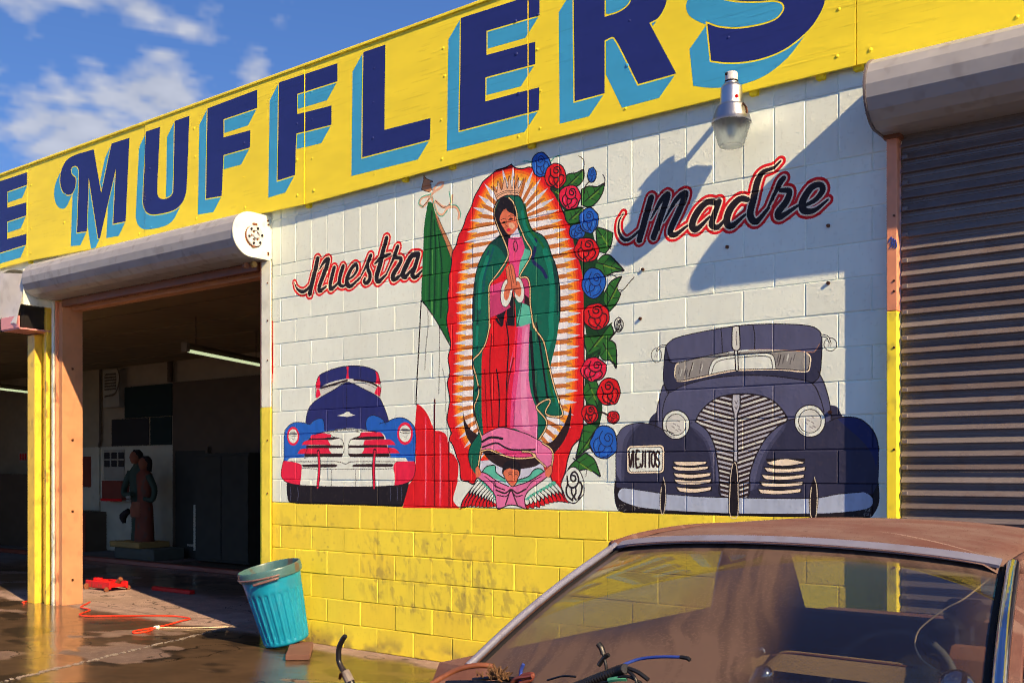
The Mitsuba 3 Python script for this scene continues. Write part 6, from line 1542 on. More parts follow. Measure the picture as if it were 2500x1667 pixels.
hung('chalkboard', 'dark green board high on the back wall', 'board', -10.08, -8.60, 2.49, 3.06, 'chalk', .05)
hung('poster', 'large faded poster above the white board', 'poster', -10.57, -9.36, 1.98, 2.48, 'paperdark', .015)
k = hung('poster', 'dark poster right of the large faded poster', 'poster', -9.31, -8.66, 1.98, 2.48, 'chalk', .015)
k = hung('notice_sheet', 'pale notice sheet with dark photo rows on the white board', 'poster', -10.79, -10.10, 1.35, 1.91, 'paper', .012, BW - .035)
for i in range(3):
    for j in range(2): put(k + '__picture', bx(-10.77 + i * .24, -10.58 + i * .24, BW - .050, BW - .0475, 1.74 - j * .15, 1.86 - j * .15), 'matte', 'paperdark')
k = hung('red_shelf_box', 'dark red shelf box below the notice sheet', 'box', -10.6, -9.95, .97, 1.33, 'posterred', .16, BW - .035)
put(k + '__rail', bx(-10.62, -9.93, BW - .215, BW - .196, .95, 1.0), 'matte', 'jackred')
k = hung('wall_heater', 'louvred wall heater near the ceiling at the back', 'heater', -10.62, -10.08, 2.70, 3.40, 'paper', .16)
for i in range(6): put(k + '__louvre', bx(-10.55, -10.18, BW - .175, BW - .162, 3.02 + i * .055, 3.05 + i * .055), 'matte', 'innerdark')
put(k + '__cable', tube([(-10.1, BW - .18, 3.4), (-10.0, BW - .2, 3.2), (-10.15, BW - .2, 2.95), (-10.5, BW - .2, 2.9)], .012, 6), 'matte', 'innerdark')
thing('pipe', 'dark pipe running down from the ceiling at the back wall', 'pipe'); put('pipe', tube([(-8.6, BW - .08, 3.44), (-8.6, BW - .08, 3.08)], .05, 10, False), 'matte', 'innerdark'); 
thing('pipe_001', 'thin dark pipe beside the louvred heater', 'pipe'); put('pipe_001', tube([(-10.9, BW - .05, 3.44), (-10.9, BW - .05, 2.1), (-10.95, BW - .05, 1.97)], .025, 8, False), 'matte', 'innerdark')
k = hung('dark_door', 'dark inner doorway right of the white board', 'door', -8.40, -7.52, .0, 1.86, 'innerdoor', .06, BW - .05)
put(k + '__frame', cat(bx(-8.46, -8.40, BW - .125, BW - .055, 0, 1.92), bx(-7.52, -7.46, BW - .125, BW - .055, 0, 1.92), bx(-8.46, -7.46, BW - .125, BW - .055, 1.86, 1.92)), 'matte', 'innerdark')
put(k + '__mail_slot', bx(-8.05, -7.83, BW - .118, BW - .111, .21, .25), 'satin', 'paper')
k = hung('leaning_board', 'narrow pale panel standing in front of the dark inner doorway', 'panel', -7.82, -7.55, .15, .93, 'innerboard', .02, BW - .13)
k = hung('tool_cabinet', 'tall dark cabinet at the back right of the inner doorway', 'cabinet', -7.40, -6.0, .02, 1.80, 'innerdoor', .35, BW - .05)
for i in range(2): put(k + '__door', bx(-7.38 + i * .70, -6.70 + i * .70, BW - .425, BW - .402, .06, 1.76, .006), 'matte', 'innerdoor')
k = hung('white_door', 'white panel door at the back beside the board', 'door', -11.60, -10.96, .76, 1.97, 'innerboard', .04)
put(k + '__poster', bx(-11.54, -11.24, BW - .052, BW - .042, 1.2, 1.79), 'matte', 'posterred')
k = hung('dark_bench', 'low dark bench left of the statue', 'bench', -11.60, -10.72, .0, .74, 'innerdark', .45)
put(k + '__leg', bx(-10.78, -10.72, BW - .47, BW - .452, 0, .72), 'matte', 'posterred')
k = hung('wall_sign', 'small orange sign on the back wall at the left edge', 'sign', -14.05, -13.72, 1.70, 1.92, 'paper', .02)
for i, x in enumerate((-13.98, -13.88, -13.78)): put(k + '__mark', bx(x - .03, x + .03, BW - .028, BW - .022, 1.74, 1.88), 'matte', 'jackred')
k = hung('dark_cabinet', 'wide dark cabinet row along the back wall at the left', 'cabinet', -15.6, -12.0, .0, 1.45, 'innerdark', .5)

thing('floor_rail', 'long low red steel rail on the floor deep in the shop', 'rail')
put('floor_rail', bx(-14.5, -4.2, 3.30, 3.42, .004, .07, .006), 'satin', 'posterred')
thing('floor_rail_001', 'short red steel rail on the dark floor just past the sunlit patch', 'rail')
put('floor_rail_001', bx(-4.25, -3.45, 1.46, 1.54, .004, .05, .006), 'satin', 'jackred')
# carved statue of a couple
thing('statue', 'tall painted carved statue of an embracing couple on a low plinth', 'statue')
SXc, SYc = -8.68, 4.15
def body(sections, cx, cy, n=16):
    """A closed figure lofted through (z, x, y, rx, ry)."""
    V, F = [], []
    for z, x, y, rx, ry in sections:
        a = np.arange(n) * 2 * np.pi / n; V.append(np.c_[cx + x + rx * np.cos(a), cy + y + ry * np.sin(a), np.full(n, z)])
    V = np.vstack(V); m = len(sections)
    for i in range(m - 1):
        for j in range(n): k2 = (j + 1) % n; F += [[i * n + j, i * n + k2, (i + 1) * n + k2], [i * n + j, (i + 1) * n + k2, (i + 1) * n + j]]
    t = len(V); V = np.vstack([V, V[:n].mean(0), V[-n:].mean(0)])
    for j in range(n): k2 = (j + 1) % n; F += [[t, k2, j], [t + 1, (m - 1) * n + j, (m - 1) * n + k2]]
    return trimesh.Trimesh(V, F, process=False)
wf = body([(.30, .1, 0, .2, .15), (.5, .1, 0, .19, .14), (.85, .1, 0, .17, .13), (1.08, .1, 0, .13, .11), (1.3, .1, 0, .16, .12), (1.45, .1, 0, .18, .11), (1.52, .1, 0, .07, .07), (1.56, .1, 0, .06, .06)], SXc, SYc)
mf = body([(.30, -.14, .06, .17, .14), (.5, -.14, .06, .15, .13), (.9, -.14, .06, .16, .13), (1.2, -.15, .05, .19, .13), (1.5, -.16, .05, .21, .13), (1.62, -.17, .05, .08, .08), (1.66, -.17, .05, .065, .07)], SXc, SYc)
put('statue__woman', wf, 'matte', 'statuered', smooth=60, dirt=1.2); put('statue__man', mf, 'matte', 'statuegreen', smooth=60, dirt=1.2)
for nm, x, z in (('woman', .1, 1.64), ('man', -.17, 1.75)):
    put('statue__%s__head' % nm, body([(z - .11, x, -.01, .05, .06), (z - .06, x, -.01, .075, .085), (z, x, -.01, .085, .1), (z + .07, x, 0, .075, .09), (z + .11, x, 0, .03, .04)], SXc, SYc), 'matte', 'statueskin', smooth=60)
    put('statue__%s__hair' % nm, body([(z - .14 if nm == 'woman' else z, x, .05, .085, .07), (z - .02, x, .05, .1, .08), (z + .06, x, .03, .1, .1), (z + .13, x, .02, .05, .06)], SXc, SYc), 'matte', 'statuedark', smooth=60)
put('statue__woman__arm', tube([(SXc + .26, SYc - .02, 1.42), (SXc + .44, SYc - .03, 1.2), (SXc + .40, SYc - .05, 1.02), (SXc + .24, SYc - .1, 1.04)], [.06, .05, .045, .035], 8), 'matte', 'statuegreen', smooth=60)
put('statue__man__arm', tube([(SXc - .34, SYc + .02, 1.5), (SXc - .42, SYc - .05, 1.25), (SXc - .3, SYc - .13, 1.1), (SXc - .02, SYc - .16, 1.12)], [.065, .055, .05, .04], 8), 'matte', 'statuegreen', smooth=60)
put('statue__woman__apron', body([(.72, .02, -.12, .14, .05), (.85, .02, -.12, .15, .06), (.98, .02, -.1, .12, .05)], SXc, SYc), 'matte', 'statueskin', smooth=60)
for i in range(4): 
    c = trimesh.creation.icosphere(1, .03); c.apply_translation((SXc - .1 + .06 * (i % 2), SYc - .2, 1.0 + .06 * (i // 2))); put('statue__flower', c, 'matte', 'paper', smooth=60)
put('statue__trailing_cloth', tube([(SXc - .3, SYc - .05, .82), (SXc - .42, SYc - .08, .72), (SXc - .40, SYc - .08, .6)], [.05, .07, .03], 8), 'matte', 'statuedark', smooth=60)
put('statue__plinth', bx(SXc - .5, SXc + .4, SYc - .3, SYc + .3, .20, .30, .01), 'matte', 'statuebase')
thing('pedestal', 'low grey-green pedestal carrying the statue', 'pedestal'); put('pedestal', bx(SXc - .42, SXc + .75, SYc - .25, SYc + .35, .004, .198, .01), 'matte', 'cabinet')

# ------------------------------------------------------------------ things on the ground
def wheel_x(key, x, y, z, r, w, col='rubber'):
    return put(key, turned(lathe([(.001, -w / 2), (r * .8, -w / 2), (r, -w / 3), (r, w / 3), (r * .8, w / 2), (.001, w / 2)], 16), x, y, z), 'matte', col, smooth=35)
thing('floor_jack', 'low red trolley jack in the sun behind the door pier', 'jack')
JX, JY = -4.75, 1.16
put('floor_jack__frame', cat(bx(JX - .30, JX + .26, JY - .13, JY - .10, .03, .12, .008), bx(JX - .30, JX + .26, JY + .10, JY + .13, .03, .12, .008), bx(JX - .08, JX + .26, JY - .10, JY + .10, .05, .10, .008)), 'satin', 'jackred', dirt=.8)
put('floor_jack__saddle', cat(bx(JX - .26, JX - .06, JY - .05, JY + .05, .08, .125, .01), at(lathe([(.001, .14), (.06, .14), (.06, .11), (.03, .11)], 14), JX - .22, JY, 0)), 'satin', 'jackred', dirt=1.0)
put('floor_jack__handle_socket', tube([(JX + .22, JY, .10), (JX + .30, JY, .16)], .03, 8, False), 'satin', 'ruststeel')
for s in (-1, 1): wheel_x('floor_jack__wheel', JX - .24, JY + s * .15, .04, .04, .03, 'ruststeel'); wheel_x('floor_jack__wheel', JX + .22, JY + s * .15, .03, .03, .03, 'ruststeel')
thing('air_hose', 'thin orange-red hose lying in a loop on the wet apron', 'hose')
hz = [(-3.68, .30), (-3.6, .22), (-3.37, .01), (-3.16, -.04), (-3.06, -.06), (-2.94, -.19), (-2.78, -.34), (-2.62, -.32), (-2.46, -.16), (-2.05, .14), (-1.92, .22), (-1.66, .21), (-1.57, .06), (-1.44, -.24), (-1.40, -.44), (-1.34, -.62), (-1.26, -.66), (-1.26, -.52), (-1.38, -.37)]
put('air_hose', tube([(x, y, .010 + (.004 if i % 3 == 0 else 0)) for i, (x, y) in enumerate(hz)], .0085, 7), 'satin', 'hosered', smooth=60)
thing('beige_cord', 'short beige cord lying beside the looped red hose', 'cord')
put('beige_cord', tube([(-1.37, -.35, .012), (-1.25, -.24, .008), (-1.14, -.16, .008), (-1.0, -.02, .009), (-.9, .11, .008)], .006, 6), 'satin', 'cordwhite', smooth=60)
put('beige_cord__plug', tube([(-1.40, -.37, .016), (-1.36, -.34, .014)], [.012, .02], 8, False), 'satin', 'offwhite')
thing('short_cord', 'bit of red cord at the far left of the wet apron', 'cord')
put('short_cord', tube([(-4.75, .2, .008), (-4.45, .02, .008), (-4.30, -.16, .01), (-4.2, -.2, .01)], .008, 6), 'satin', 'hosered')
thing('wood_block', 'worn brown board end under the leaning trash can', 'board')
wb = bx(-.32, .32, -.095, .095, 0, .042, .004); wb = wb.subdivide().subdivide(); wb.vertices += (meshkit.noise(wb.vertices * 14)[:, None] - .5) * .008 * np.array([1, 1, .4])
wb.apply_transform(trimesh.transformations.rotation_matrix(math.radians(-44), [0, 0, 1])); wb.apply_translation((.74, -.42, .004)); put('wood_block', wb, 'matte', 'wood', dirt=.4)
thing('trash_can', 'fluted turquoise plastic trash can leaning over on a board by the wall', 'trash can')
NF = 24
def flute(a, z):
    if z < .03 or z > .47: return 1.0
    s = min(1, (z - .03) / .04, (.47 - z) / .03); c = math.cos(NF * a)
    return 1 - .085 * s * (.5 + .5 * c) ** 1.1
outer = [(.001, .0), (.165, .0), (.185, .008), (.192, .02)] + [(.192 + .05 * t, .02 + .52 * t) for t in np.linspace(.02, 1, 22)] + [(.246, .556), (.247, .60)]
inn = [(.238, .60), (.230, .5), (.185, .03), (.001, .02)]
can = lathe(outer + inn, NF * 8, flute); rim = lathe([(.247, .594), (.262, .588), (.268, .60), (.268, .655), (.262, .668), (.252, .668), (.246, .655), (.240, .60)], 64, lambda a, z: 1 + .006 * math.sin(3 * a + 1) + .003 * math.sin(17 * a))
hnd = tube([(.275 * math.cos(a), .275 * math.sin(a), .575 + .016 * math.sin((a + 1.25) * 2)) for a in np.linspace(-1.25, -.45, 8)], .011, 8)
hnd2 = tube([(.272 * math.cos(a), .272 * math.sin(a), .615) for a in np.linspace(-2.3, -.4, 12)], .008, 6)
RIGHT = np.array([math.cos(YAW), math.sin(YAW), 0])
TC = trimesh.transformations.rotation_matrix(math.radians(12.0), [math.sin(YAW), -math.cos(YAW), 0])
TC2 = trimesh.transformations.rotation_matrix(math.radians(6.0), RIGHT)
def can_at(m): m = m.copy(); m.apply_transform(TC); m.apply_transform(TC2); m.apply_translation((.38, -.25, .042)); return m
put('trash_can__body', can_at(can), 'satin', 'canteal', smooth=40, dirt=.12); put('trash_can__rim', can_at(rim), 'satin', 'canrimteal', smooth=40, dirt=1.2)
put('trash_can__handle', can_at(hnd), 'satin', 'canrim', smooth=50, dirt=.8); put('trash_can__rim_wire', can_at(hnd2), 'satin', 'canrim', smooth=50)
# ------------------------------------------------------------------ the parked car, its nose towards us and its bonnet taken off
CX = 6.005
thing('sedan', 'dusty brown coupe with chrome windshield trim and loose wiring at the cowl', 'car')
def mx(x): return 2 * CX - x
def top_edge(u): x = -.630 + 1.26 * u; s = 1 - (x / .630) ** 2; return np.array([CX + x, -2.955 - .055 * s, 1.222 + .045 * s ** .8 if s > 0 else 1.222])
def base_edge(u): x = -.735 + 1.47 * u; s = 1 - (x / .735) ** 2; return np.array([CX + x, -3.64 - .10 * s, .885 + .012 * s])
def shield(u, v): p = base_edge(u) * (1 - v) + top_edge(u) * v; p[1] -= .025 * math.sin(math.pi * v); p[2] += .012 * math.sin(math.pi * v); return p
m, uv = grid(shield, 33, 15)
if m.face_normals[:, 1].mean() > 0: m.invert()
scene['sedan__windshield'] = mikit.ply(m, 'dustyglass', smooth=True, uv=uv); labels['sedan__windshield'] = {'label': 'dusty windshield with a wiped patch'}
# roof skin: a shallow crowned sheet with thickness
RS = [(-3.0, 1.228, 1.272, .620), (-2.93, 1.245, 1.288, .635), (-2.75, 1.262, 1.304, .640), (-2.4, 1.274, 1.318, .645), (-2.0, 1.266, 1.315, .640), (-1.75, 1.24, 1.295, .625), (-1.62, 1.205, 1.262, .610)]
def roof(u, v):
    y = -3.0 + 1.38 * v; e, c, h = (np.interp(y, [r[0] for r in RS], [r[k] for r in RS]) for k in (1, 2, 3)); x = -1 + 2 * u
    s = 1 - abs(x) ** 2.6; bow = (1 - v) * .055 * (1 - x * x)
    return (CX + x * h, y - bow + (.0), e + (c - e) * s - (.02 if abs(x) > .985 else 0))
m, _ = grid(roof, 29, 17)
if m.face_normals[:, 2].mean() < 0: m.invert()
under = m.copy(); under.vertices[:, 2] -= .03; under.vertices[:, 0] = CX + (under.vertices[:, 0] - CX) * .985; under.invert()
put('sedan__roof', m, 'carpaint', 'carbrown', smooth=50, dirt=1.0); put('sedan__headliner', under, 'matte', 'cardark', smooth=50)
# chrome strip along the header and down the pillars
def ribbon(fa, fb, n, lift):
    """A flat bar between two edge curves, raised by lift."""
    a = np.array([fa(t) for t in np.linspace(0, 1, n)]); b = np.array([fb(t) for t in np.linspace(0, 1, n)]); up = np.cross(np.gradient(a, axis=0), b - a); up /= np.linalg.norm(up, axis=1, keepdims=True) + 1e-12
    V = np.vstack([a, b, b + up * lift, a + up * lift]); F = []
    for i in range(n - 1):
        for k in range(4): p, q = k * n, ((k + 1) % 4) * n; F += [[p + i, q + i, q + i + 1], [p + i, q + i + 1, p + i + 1]]
    F += [[0, n, 2 * n], [0, 2 * n, 3 * n], [n - 1, 3 * n - 1, 2 * n - 1], [n - 1, 4 * n - 1, 3 * n - 1]]
    m = trimesh.Trimesh(V, F, process=False)
    return m
def hdr(off): return lambda t: top_edge(.012 + .976 * t) + np.array([0, -.012 + off * .9, .010 + off * .40])
m = ribbon(hdr(-.024), hdr(.016), 40, .010); m2 = ribbon(hdr(.016), hdr(-.024), 40, .010)
put('sedan__header_trim', m if m.face_normals[:, 2].mean() > 0 else m2, 'satin', 'trimgrey', dirt=.3)
def pil(side, a, b, n=14):
    pts = []
    for v in np.linspace(0, 1, n): p = shield(0 if side < 0 else 1, v); pts.append(p)
    return np.array(pts)
for side in (-1, 1):
    P0 = pil(side, 0, 1); out = np.array([side * .03, -.004, .012])
    put('sedan__pillar_trim', tube(P0 + out * np.array([.5, 1, 1.0]), .012 if side < 0 else .019, 8, False), 'satin' if side < 0 else 'chrome', 'trimgrey' if side < 0 else 'chrome', smooth=60, dirt=.4)
    put('sedan__gasket', tube(P0 + np.array([-side * .012, .0, -.002]), .012, 6, False), 'matte', 'rubber', smooth=60)
    pm = []
    for i in range(len(P0) - 1):
        pts = []
        for q in (P0[i], P0[i + 1]):
            for dx, dy in ((.02, .0), (.052, .025), (.05, .10), (.025, .085)): pts.append(q + np.array([side * dx, dy, -.004]))
        pm.append(MultiPoint3(pts))
    put('sedan__pillar', cat(pm), 'carpaint', 'carbrown', dirt=.5)
    # roof rail, window frame, B pillar and the broad rear pillar
    rail = [(CX + side * h, y, e - .005) for y, e, c, h in RS]
    put('sedan__roof_rail', tube([(CX + side * .665, -2.93, 1.222)] + [(CX + side * (h + .018), y, e - .018) for y, e, c, h in RS[1:]], .028, 8), 'carpaint', 'carbrown', smooth=60, dirt=.4)
    fr = [P0[0] + [side * .066, .05, -.01], P0[7] + [side * .064, .065, -.005], P0[12] + [side * .060, .07, -.012], (CX + side * .69, -2.75, 1.215), (CX + side * .695, -2.4, 1.228), (CX + side * .69, -2.02, 1.215), (CX + side * .735, -1.97, 1.05), (CX + side * .77, -1.95, .885)]
    put('sedan__window_trim', tube(fr, .013, 7), 'chrome', 'chrome', smooth=60, dirt=.4)
    g, guv = grid(lambda u, v: (CX + side * (.77 - .085 * v - .0 * u), (-3.52 + .62 * v) * (1 - u) + (-1.97 - .05 * v) * u, .885 + .325 * v), 8, 6)
    scene[key_for('sedan__side_window')] = mikit.ply(g, 'glass', uv=guv)
    C = lambda y, z, x: (CX + side * x, y, z)
    rp = [C(-2.02, 1.225, .67), C(-1.62, 1.20, .62), C(-1.12, .80, .735), C(-1.93, .86, .77)]
    put('sedan__rear_pillar', MultiPoint3(rp + [(CX + (x - CX) * .955, y, z) for x, y, z in rp]), 'carpaint', 'carbrown', dirt=.6)
    put('sedan__rear_pillar_trim', MultiPoint3([(CX + (x - CX) * .95, y + .004, z) for x, y, z in rp] + [(CX + (x - CX) * .92, y - .004, z) for x, y, z in rp]), 'matte', 'carblack')
    # body side with wheel arches
    prof_ = [(-5.28, .42), (-5.30, .80), (-5.18, .76), (-3.80, .775), (-3.66, .79), (-3.60, .885), (-1.3, .86), (-1.05, .79), (-.52, .74), (-.46, .70), (-.46, .42), (-.62, .33)]
    for yc in (-1.25, -4.50): prof_ += [(yc + .37 * math.cos(a) + 0, .30 + .37 * math.sin(a) + .0) for a in np.linspace(.08, math.pi - .08, 12)]
    prof_ += [(-5.0, .33)]
    x0, x1 = sorted((CX + side * .80, CX + side * .905))
    put('sedan__fender' , extr(Polygon([p for p in prof_]).intersection(sbox(-5.4, 0, -3.65, 1.2)), 'x', x0, x1), 'carpaint', 'carbrown', dirt=.9)
    put('sedan__door', extr(Polygon(prof_).intersection(sbox(-3.645, 0, -1.935, 1.2)), 'x', x0, x1), 'carpaint', 'carbrown', dirt=.6)
    put('sedan__door__handle', bx(*sorted((CX + side * .905, CX + side * .925)), -2.25, -2.08, .72, .75, .004), 'chrome', 'chrome')
    put('sedan__quarter_panel', extr(Polygon(prof_).intersection(sbox(-1.93, 0, 0, 1.2)), 'x', x0, x1), 'carpaint', 'carbrown', dirt=.6)
    xi = sorted((CX + side * .70, CX + side * .80))
    put('sedan__door_card', bx(*sorted((CX + side * .792, CX + side * .799)), -3.6, -1.3, .33, .83), 'matte', 'carblack')
    put('sedan__sill_top', bx(xi[0], xi[1], -3.60, -1.30, .82, .858, .006), 'matte', 'cardark')
    for yc in (-1.25, -4.50):
        xw = CX + side * .80
        k = wheel_x('sedan__wheel', xw, yc, .32, .32, .19, 'tyre')
        put(k + '__rim', turned(lathe([(.001, -.02 * side), (.10, -.02 * side), (.17, .0), (.19, .1), (.001, .1)][:3] + [(.185, .01)], 18), CX + side * .90, yc, .32), 'metal', 'chrome')
# the fender's curled rear corner at the cowl
lip = [(5.262, -3.82, .872), (5.30, -3.78, .902), (5.345, -3.76, .922), (5.39, -3.74, .930), (5.42, -3.72, .926)]
lm, _ = grid(lambda u, v: np.array([np.interp(u, np.linspace(0, 1, 5), [p[k] for p in lip]) for k in range(3)]) + np.array([.03 * v, -.05 * v, -.075 * v - .03 * math.sin(math.pi * v)]), 12, 6)
lm2 = lm.copy(); lm2.invert(); lm2.apply_translation((0, .004, -.004))
put('sedan__fender_corner', cat(lm, lm2), 'carpaint', 'carbrown', smooth=60, dirt=.15)
put('sedan__fender_corner__edge', tube(lip, .008, 7), 'satin', 'ruststeel', smooth=60)
# cowl, firewall, engine bay, front, trunk, floor
put('sedan__cowl', grid(lambda u, v: base_edge(u) + np.array([0, -.14 * v, -.012 - .025 * v]), 20, 4)[0], 'carpaint', 'carblack', smooth=60, dirt=.8)
put('sedan__firewall', bx(CX - .80, CX + .80, -3.80, -3.74, .35, .852), 'matte', 'carblack')
put('sedan__engine', cat(bx(CX - .25, CX + .25, -4.9, -4.0, .4, .66, .03), lathe([(.001, .66), (.2, .66), (.21, .70), (.2, .75), (.05, .76), (.001, .76)], 20).apply_translation((CX, -4.4, 0))), 'matte', 'carblack')
put('sedan__radiator', bx(CX - .62, CX + .62, -5.12, -5.02, .36, .80), 'matte', 'carblack')
put('sedan__grille', bx(CX - .42, CX + .42, -5.32, -5.24, .50, .76, .01), 'metal', 'chrome', dirt=.8)
for side in (-1, 1): put('sedan__headlight', bx(CX + side * .64 - .17, CX + side * .64 + .17, -5.33, -5.23, .56, .74, .02), 'satin', 'lampwhite')
put('sedan__bumper', bx(CX - .93, CX + .93, -5.48, -5.34, .38, .52, .03), 'chrome', 'chrome', dirt=.4); put('sedan__bumper', bx(CX - .92, CX + .92, -.45, -.32, .40, .54, .03), 'chrome', 'chrome', dirt=.4)
put('sedan__trunk', bx(CX - .80, CX + .80, -1.10, -.50, .34, .755, .02), 'carpaint', 'carbrown', dirt=.7)
put('sedan__floor', bx(CX - .80, CX + .80, -5.1, -1.1, .26, .33), 'matte', 'carblack')
g, guv = grid(lambda u, v: (CX + (-.69 + 1.38 * u) * (1 - .16 * v), -1.12 - .48 * v, .80 + .435 * v), 12, 6)
scene['sedan__rear_window'] = mikit.ply(g, 'glass', smooth=True, uv=guv)
put('sedan__parcel_shelf', bx(CX - .70, CX + .70, -1.62, -1.11, .76, .79), 'matte', 'carblack')
# interior
put('sedan__dashboard', bx(CX - .68, CX + .68, -3.62, -3.22, .52, .872, .03), 'matte', 'carblack')
pad, _ = grid(lambda u, v: (6.005 + .495 * u, -3.24 + .17 * v, .885 + .072 * math.sin(min(1, .12 + u * 9) * math.pi / 2) * math.sin(min(1, .12 + (1 - u) * 12) * math.pi / 2) * math.sin(math.pi * (.15 + .5 * v)) - .012 * u * 0), 24, 9)
padb = pad.copy(); padb.vertices[:, 2] = .86; padb.invert()
put('sedan__dash_pad', cat(pad, padb), 'matte', 'cartan', smooth=70); put('sedan__dash_pad__seam', tube([(6.03, -3.155, .945), (6.1, -3.15, .958), (6.3, -3.15, .958), (6.45, -3.15, .956)], .0035, 5), 'matte', 'seatbrown')
put('sedan__visor_wedge', MultiPoint3([(5.93, -3.22, .905), (5.99, -3.22, .945), (6.04, -3.20, .955), (6.01, -3.24, .893), (5.94, -3.19, .90), (6.03, -3.17, .95)]), 'matte', 'cartan')
put('sedan__visor_wedge__knob', tube([(5.975, -3.24, .958), (6.02, -3.22, .972), (6.035, -3.22, .962)], [.005, .011, .006], 8), 'chrome', 'chrome', smooth=60)
dm = lathe([(.05, -.05), (.05, .0), (.046, .022), (.034, .04), (.016, .05), (.001, .052)], 20)
put('sedan__chrome_dome', at(dm, 6.565, -3.21, .922), 'chrome', 'chrome', smooth=60, dirt=.5)
dm2 = dm.copy(); dm2.apply_scale(.62); dm2.apply_transform(trimesh.transformations.rotation_matrix(.5, [0, 1, 0])); put('sedan__chrome_dome', at(dm2, 6.065, -3.30, .91), 'chrome', 'chrome', smooth=60, dirt=.5)
wc = np.array([6.285, -2.86, .825]); wt = math.radians(62)
put('sedan__steering_wheel', tube([wc + .19 * np.array([math.cos(a), math.sin(a) * math.cos(wt) , math.sin(a) * math.sin(wt)]) for a in np.linspace(0, 2 * math.pi, 33)], .013, 8, False), 'satin', 'wheelgrey', smooth=60)
put('sedan__steering_wheel__hub', tube([wc + [-.17, 0, 0], wc + [0, -.02, -.01], wc + [.17, 0, 0]], [.018, .045, .018], 8), 'satin', 'rubber', smooth=60)
put('sedan__steering_column', tube([wc, wc + [0, -.40, -.14]], .03, 8, False), 'matte', 'carblack')
put('sedan__front_seat', cat(bx(CX - .66, CX + .66, -2.72, -2.22, .34, .56, .05), bx(CX - .66, CX + .66, -2.34, -2.18, .5, .845, .05)), 'matte', 'carblack')
put('sedan__front_seat__headrest', bx(6.30, 6.43, -2.36, -2.28, .97, 1.055, .02), 'matte', 'carblack'); put('sedan__front_seat__headrest_post', cat(bx(6.335, 6.345, -2.325, -2.315, .84, .98), bx(6.385, 6.395, -2.325, -2.315, .84, .98)), 'metal', 'chrome')
put('sedan__seat_cushion', bx(6.34, 6.62, -2.56, -2.44, .60, .925, .035), 'matte', 'seatbrown')
put('sedan__rear_seat', cat(bx(CX - .68, CX + .68, -1.95, -1.60, .34, .52, .05), bx(CX - .68, CX + .68, -1.74, -1.58, .5, .886, .03)), 'matte', 'carblack')
put('sedan__hanging_wire', tube([(6.60, -3.0, 1.20), (6.546, -3.05, 1.144), (6.495, -3.05, 1.111), (6.456, -3.05, 1.079), (6.424, -3.05, 1.046), (6.413, -3.05, 1.016), (6.415, -3.05, .99), (6.435, -3.05, .959), (6.484, -3.07, .937), (6.53, -3.12, .93)], .0028, 6), 'satin', 'cordwhite', smooth=60)
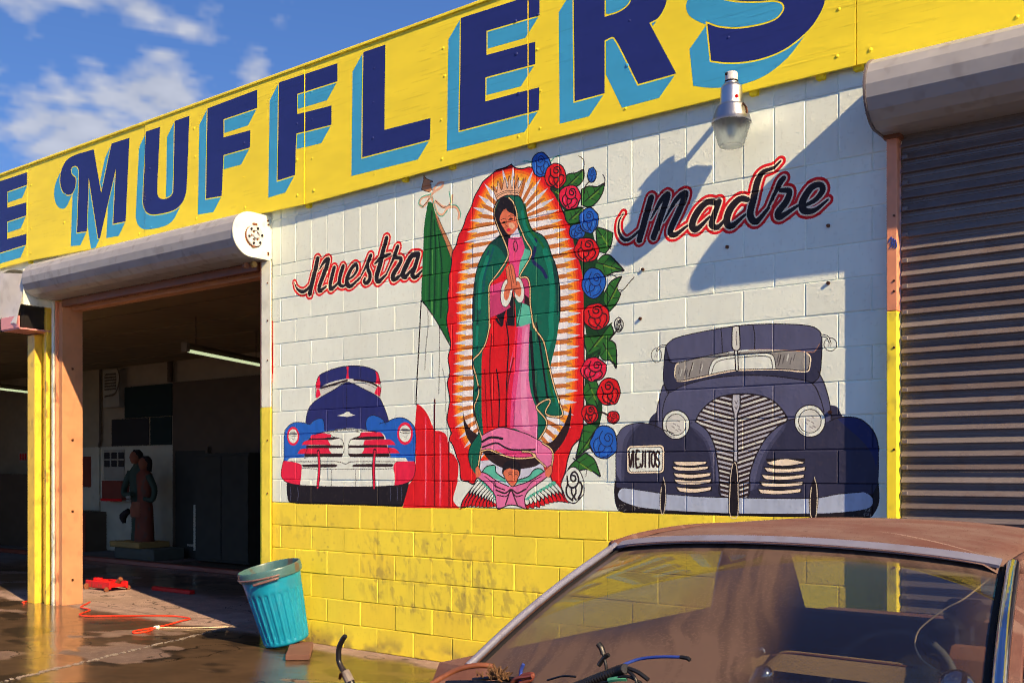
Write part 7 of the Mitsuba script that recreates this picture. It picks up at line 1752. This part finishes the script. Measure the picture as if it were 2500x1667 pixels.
# loose hoses and wires on the cowl
hp = curve([(5.74, -3.83, .915), (5.803, -3.85, .940), (5.84, -3.85, .957), (5.882, -3.85, .976), (5.923, -3.85, .994), (5.948, -3.86, 1.003)], 16)
put('sedan__corrugated_hose', tube(hp, np.array([.0130 + (.0007 if i % 3 < 2 else -.0009) for i in range(len(hp))]), 10, False), 'satin', 'rubber', smooth=40)
put('sedan__hose_band', tube([(5.90, -3.86, .968), (5.925, -3.86, .975), (5.95, -3.855, .978)], .007, 6), 'satin', 'wiregreen')
for col, r, p in (('wireblue', .0042, [(5.919, -3.82, 1.004), (5.954, -3.8, 1.019), (6.014, -3.8, 1.031), (6.075, -3.8, 1.037)]), ('carblack', .0052, [(6.07, -3.8, 1.037), (6.088, -3.8, 1.036), (6.097, -3.8, 1.032)]), ('wireblue', .005, [(5.612, -3.85, .925), (5.614, -3.85, .945), (5.616, -3.85, .96), (5.624, -3.85, .976)]),
                  ('carblack', .004, [(5.886, -3.85, .97), (5.886, -3.85, .999), (5.882, -3.85, 1.016), (5.876, -3.85, 1.037)]), ('carblack', .0075, [(5.878, -3.85, 1.03), (5.872, -3.85, 1.045), (5.862, -3.85, 1.055)]), ('carblack', .006, [(5.864, -3.85, 1.0), (5.878, -3.85, 1.019), (5.894, -3.85, 1.031)]),
                  ('carblack', .0055, [(5.952, -3.85, 1.003), (5.98, -3.85, .996), (6.009, -3.85, .981)]), ('carblack', .0045, [(5.945, -3.85, 1.0), (5.975, -3.86, .985), (5.985, -3.86, .96)]), ('carblack', .004, [(5.85, -3.85, .955), (5.90, -3.86, .965), (5.95, -3.86, .985), (5.99, -3.85, .97)]),
                  ('wirered', .0065, [(5.59, -3.85, .915), (5.60, -3.85, .93), (5.625, -3.85, .946), (5.653, -3.85, .952), (5.65, -3.855, .938), (5.62, -3.86, .925)]), ('wirered', .006, [(5.58, -3.86, .91), (5.605, -3.86, .935), (5.64, -3.86, .944), (5.66, -3.86, .95)]),
                  ('carblack', .010, [(5.36, -3.86, .892), (5.46, -3.86, .905), (5.568, -3.86, .914), (5.70, -3.86, .922), (5.80, -3.86, .935)]), ('carblack', .006, [(5.44, -3.84, .91), (5.52, -3.84, .925), (5.60, -3.84, .93)]), ('carblack', .003, [(5.71, -3.86, .945), (5.76, -3.86, .962), (5.80, -3.86, .965)])):
    put('sedan__wire', tube(p, r, 6), 'satin', col, smooth=60)
mz = []
for i in range(90):
    q = np.array([5.535 + rnd.gauss(0, .018), -3.85 + rnd.gauss(0, .012), .925 + abs(rnd.gauss(0, .010))]); mz.append(tube([q, q + [rnd.gauss(0, .01), rnd.gauss(0, .01), rnd.uniform(.004, .02)]], .0022, 4, False))
put('sedan__dry_moss', cat(mz), 'matte', 'moss', kind='stuff')
thing('bent_hose', 'bent black rubber hose with a metal clamp sticking up beside the car', 'hose')
put('bent_hose', tube([(5.19, -4.06, .80), (5.185, -4.06, .89), (5.166, -4.06, .92), (5.147, -4.06, .937), (5.131, -4.06, .957), (5.129, -4.06, .976), (5.131, -4.06, .997), (5.143, -4.06, 1.018), (5.156, -4.06, 1.033)], [.0105, .0105, .0105, .0085, .0075, .0075, .0075, .0075, .007], 10), 'satin', 'rubber', smooth=60, dirt=.6)
put('bent_hose__clamp', tube([(5.176, -4.06, .906), (5.164, -4.06, .922), (5.155, -4.06, .931)], .0135, 10, False), 'satin', 'boardgrey', dirt=.8)
put('bent_hose__clamp_screw', tube([(5.150, -4.075, .915), (5.158, -4.078, .93)], .005, 6, False), 'metal', 'ruststeel')
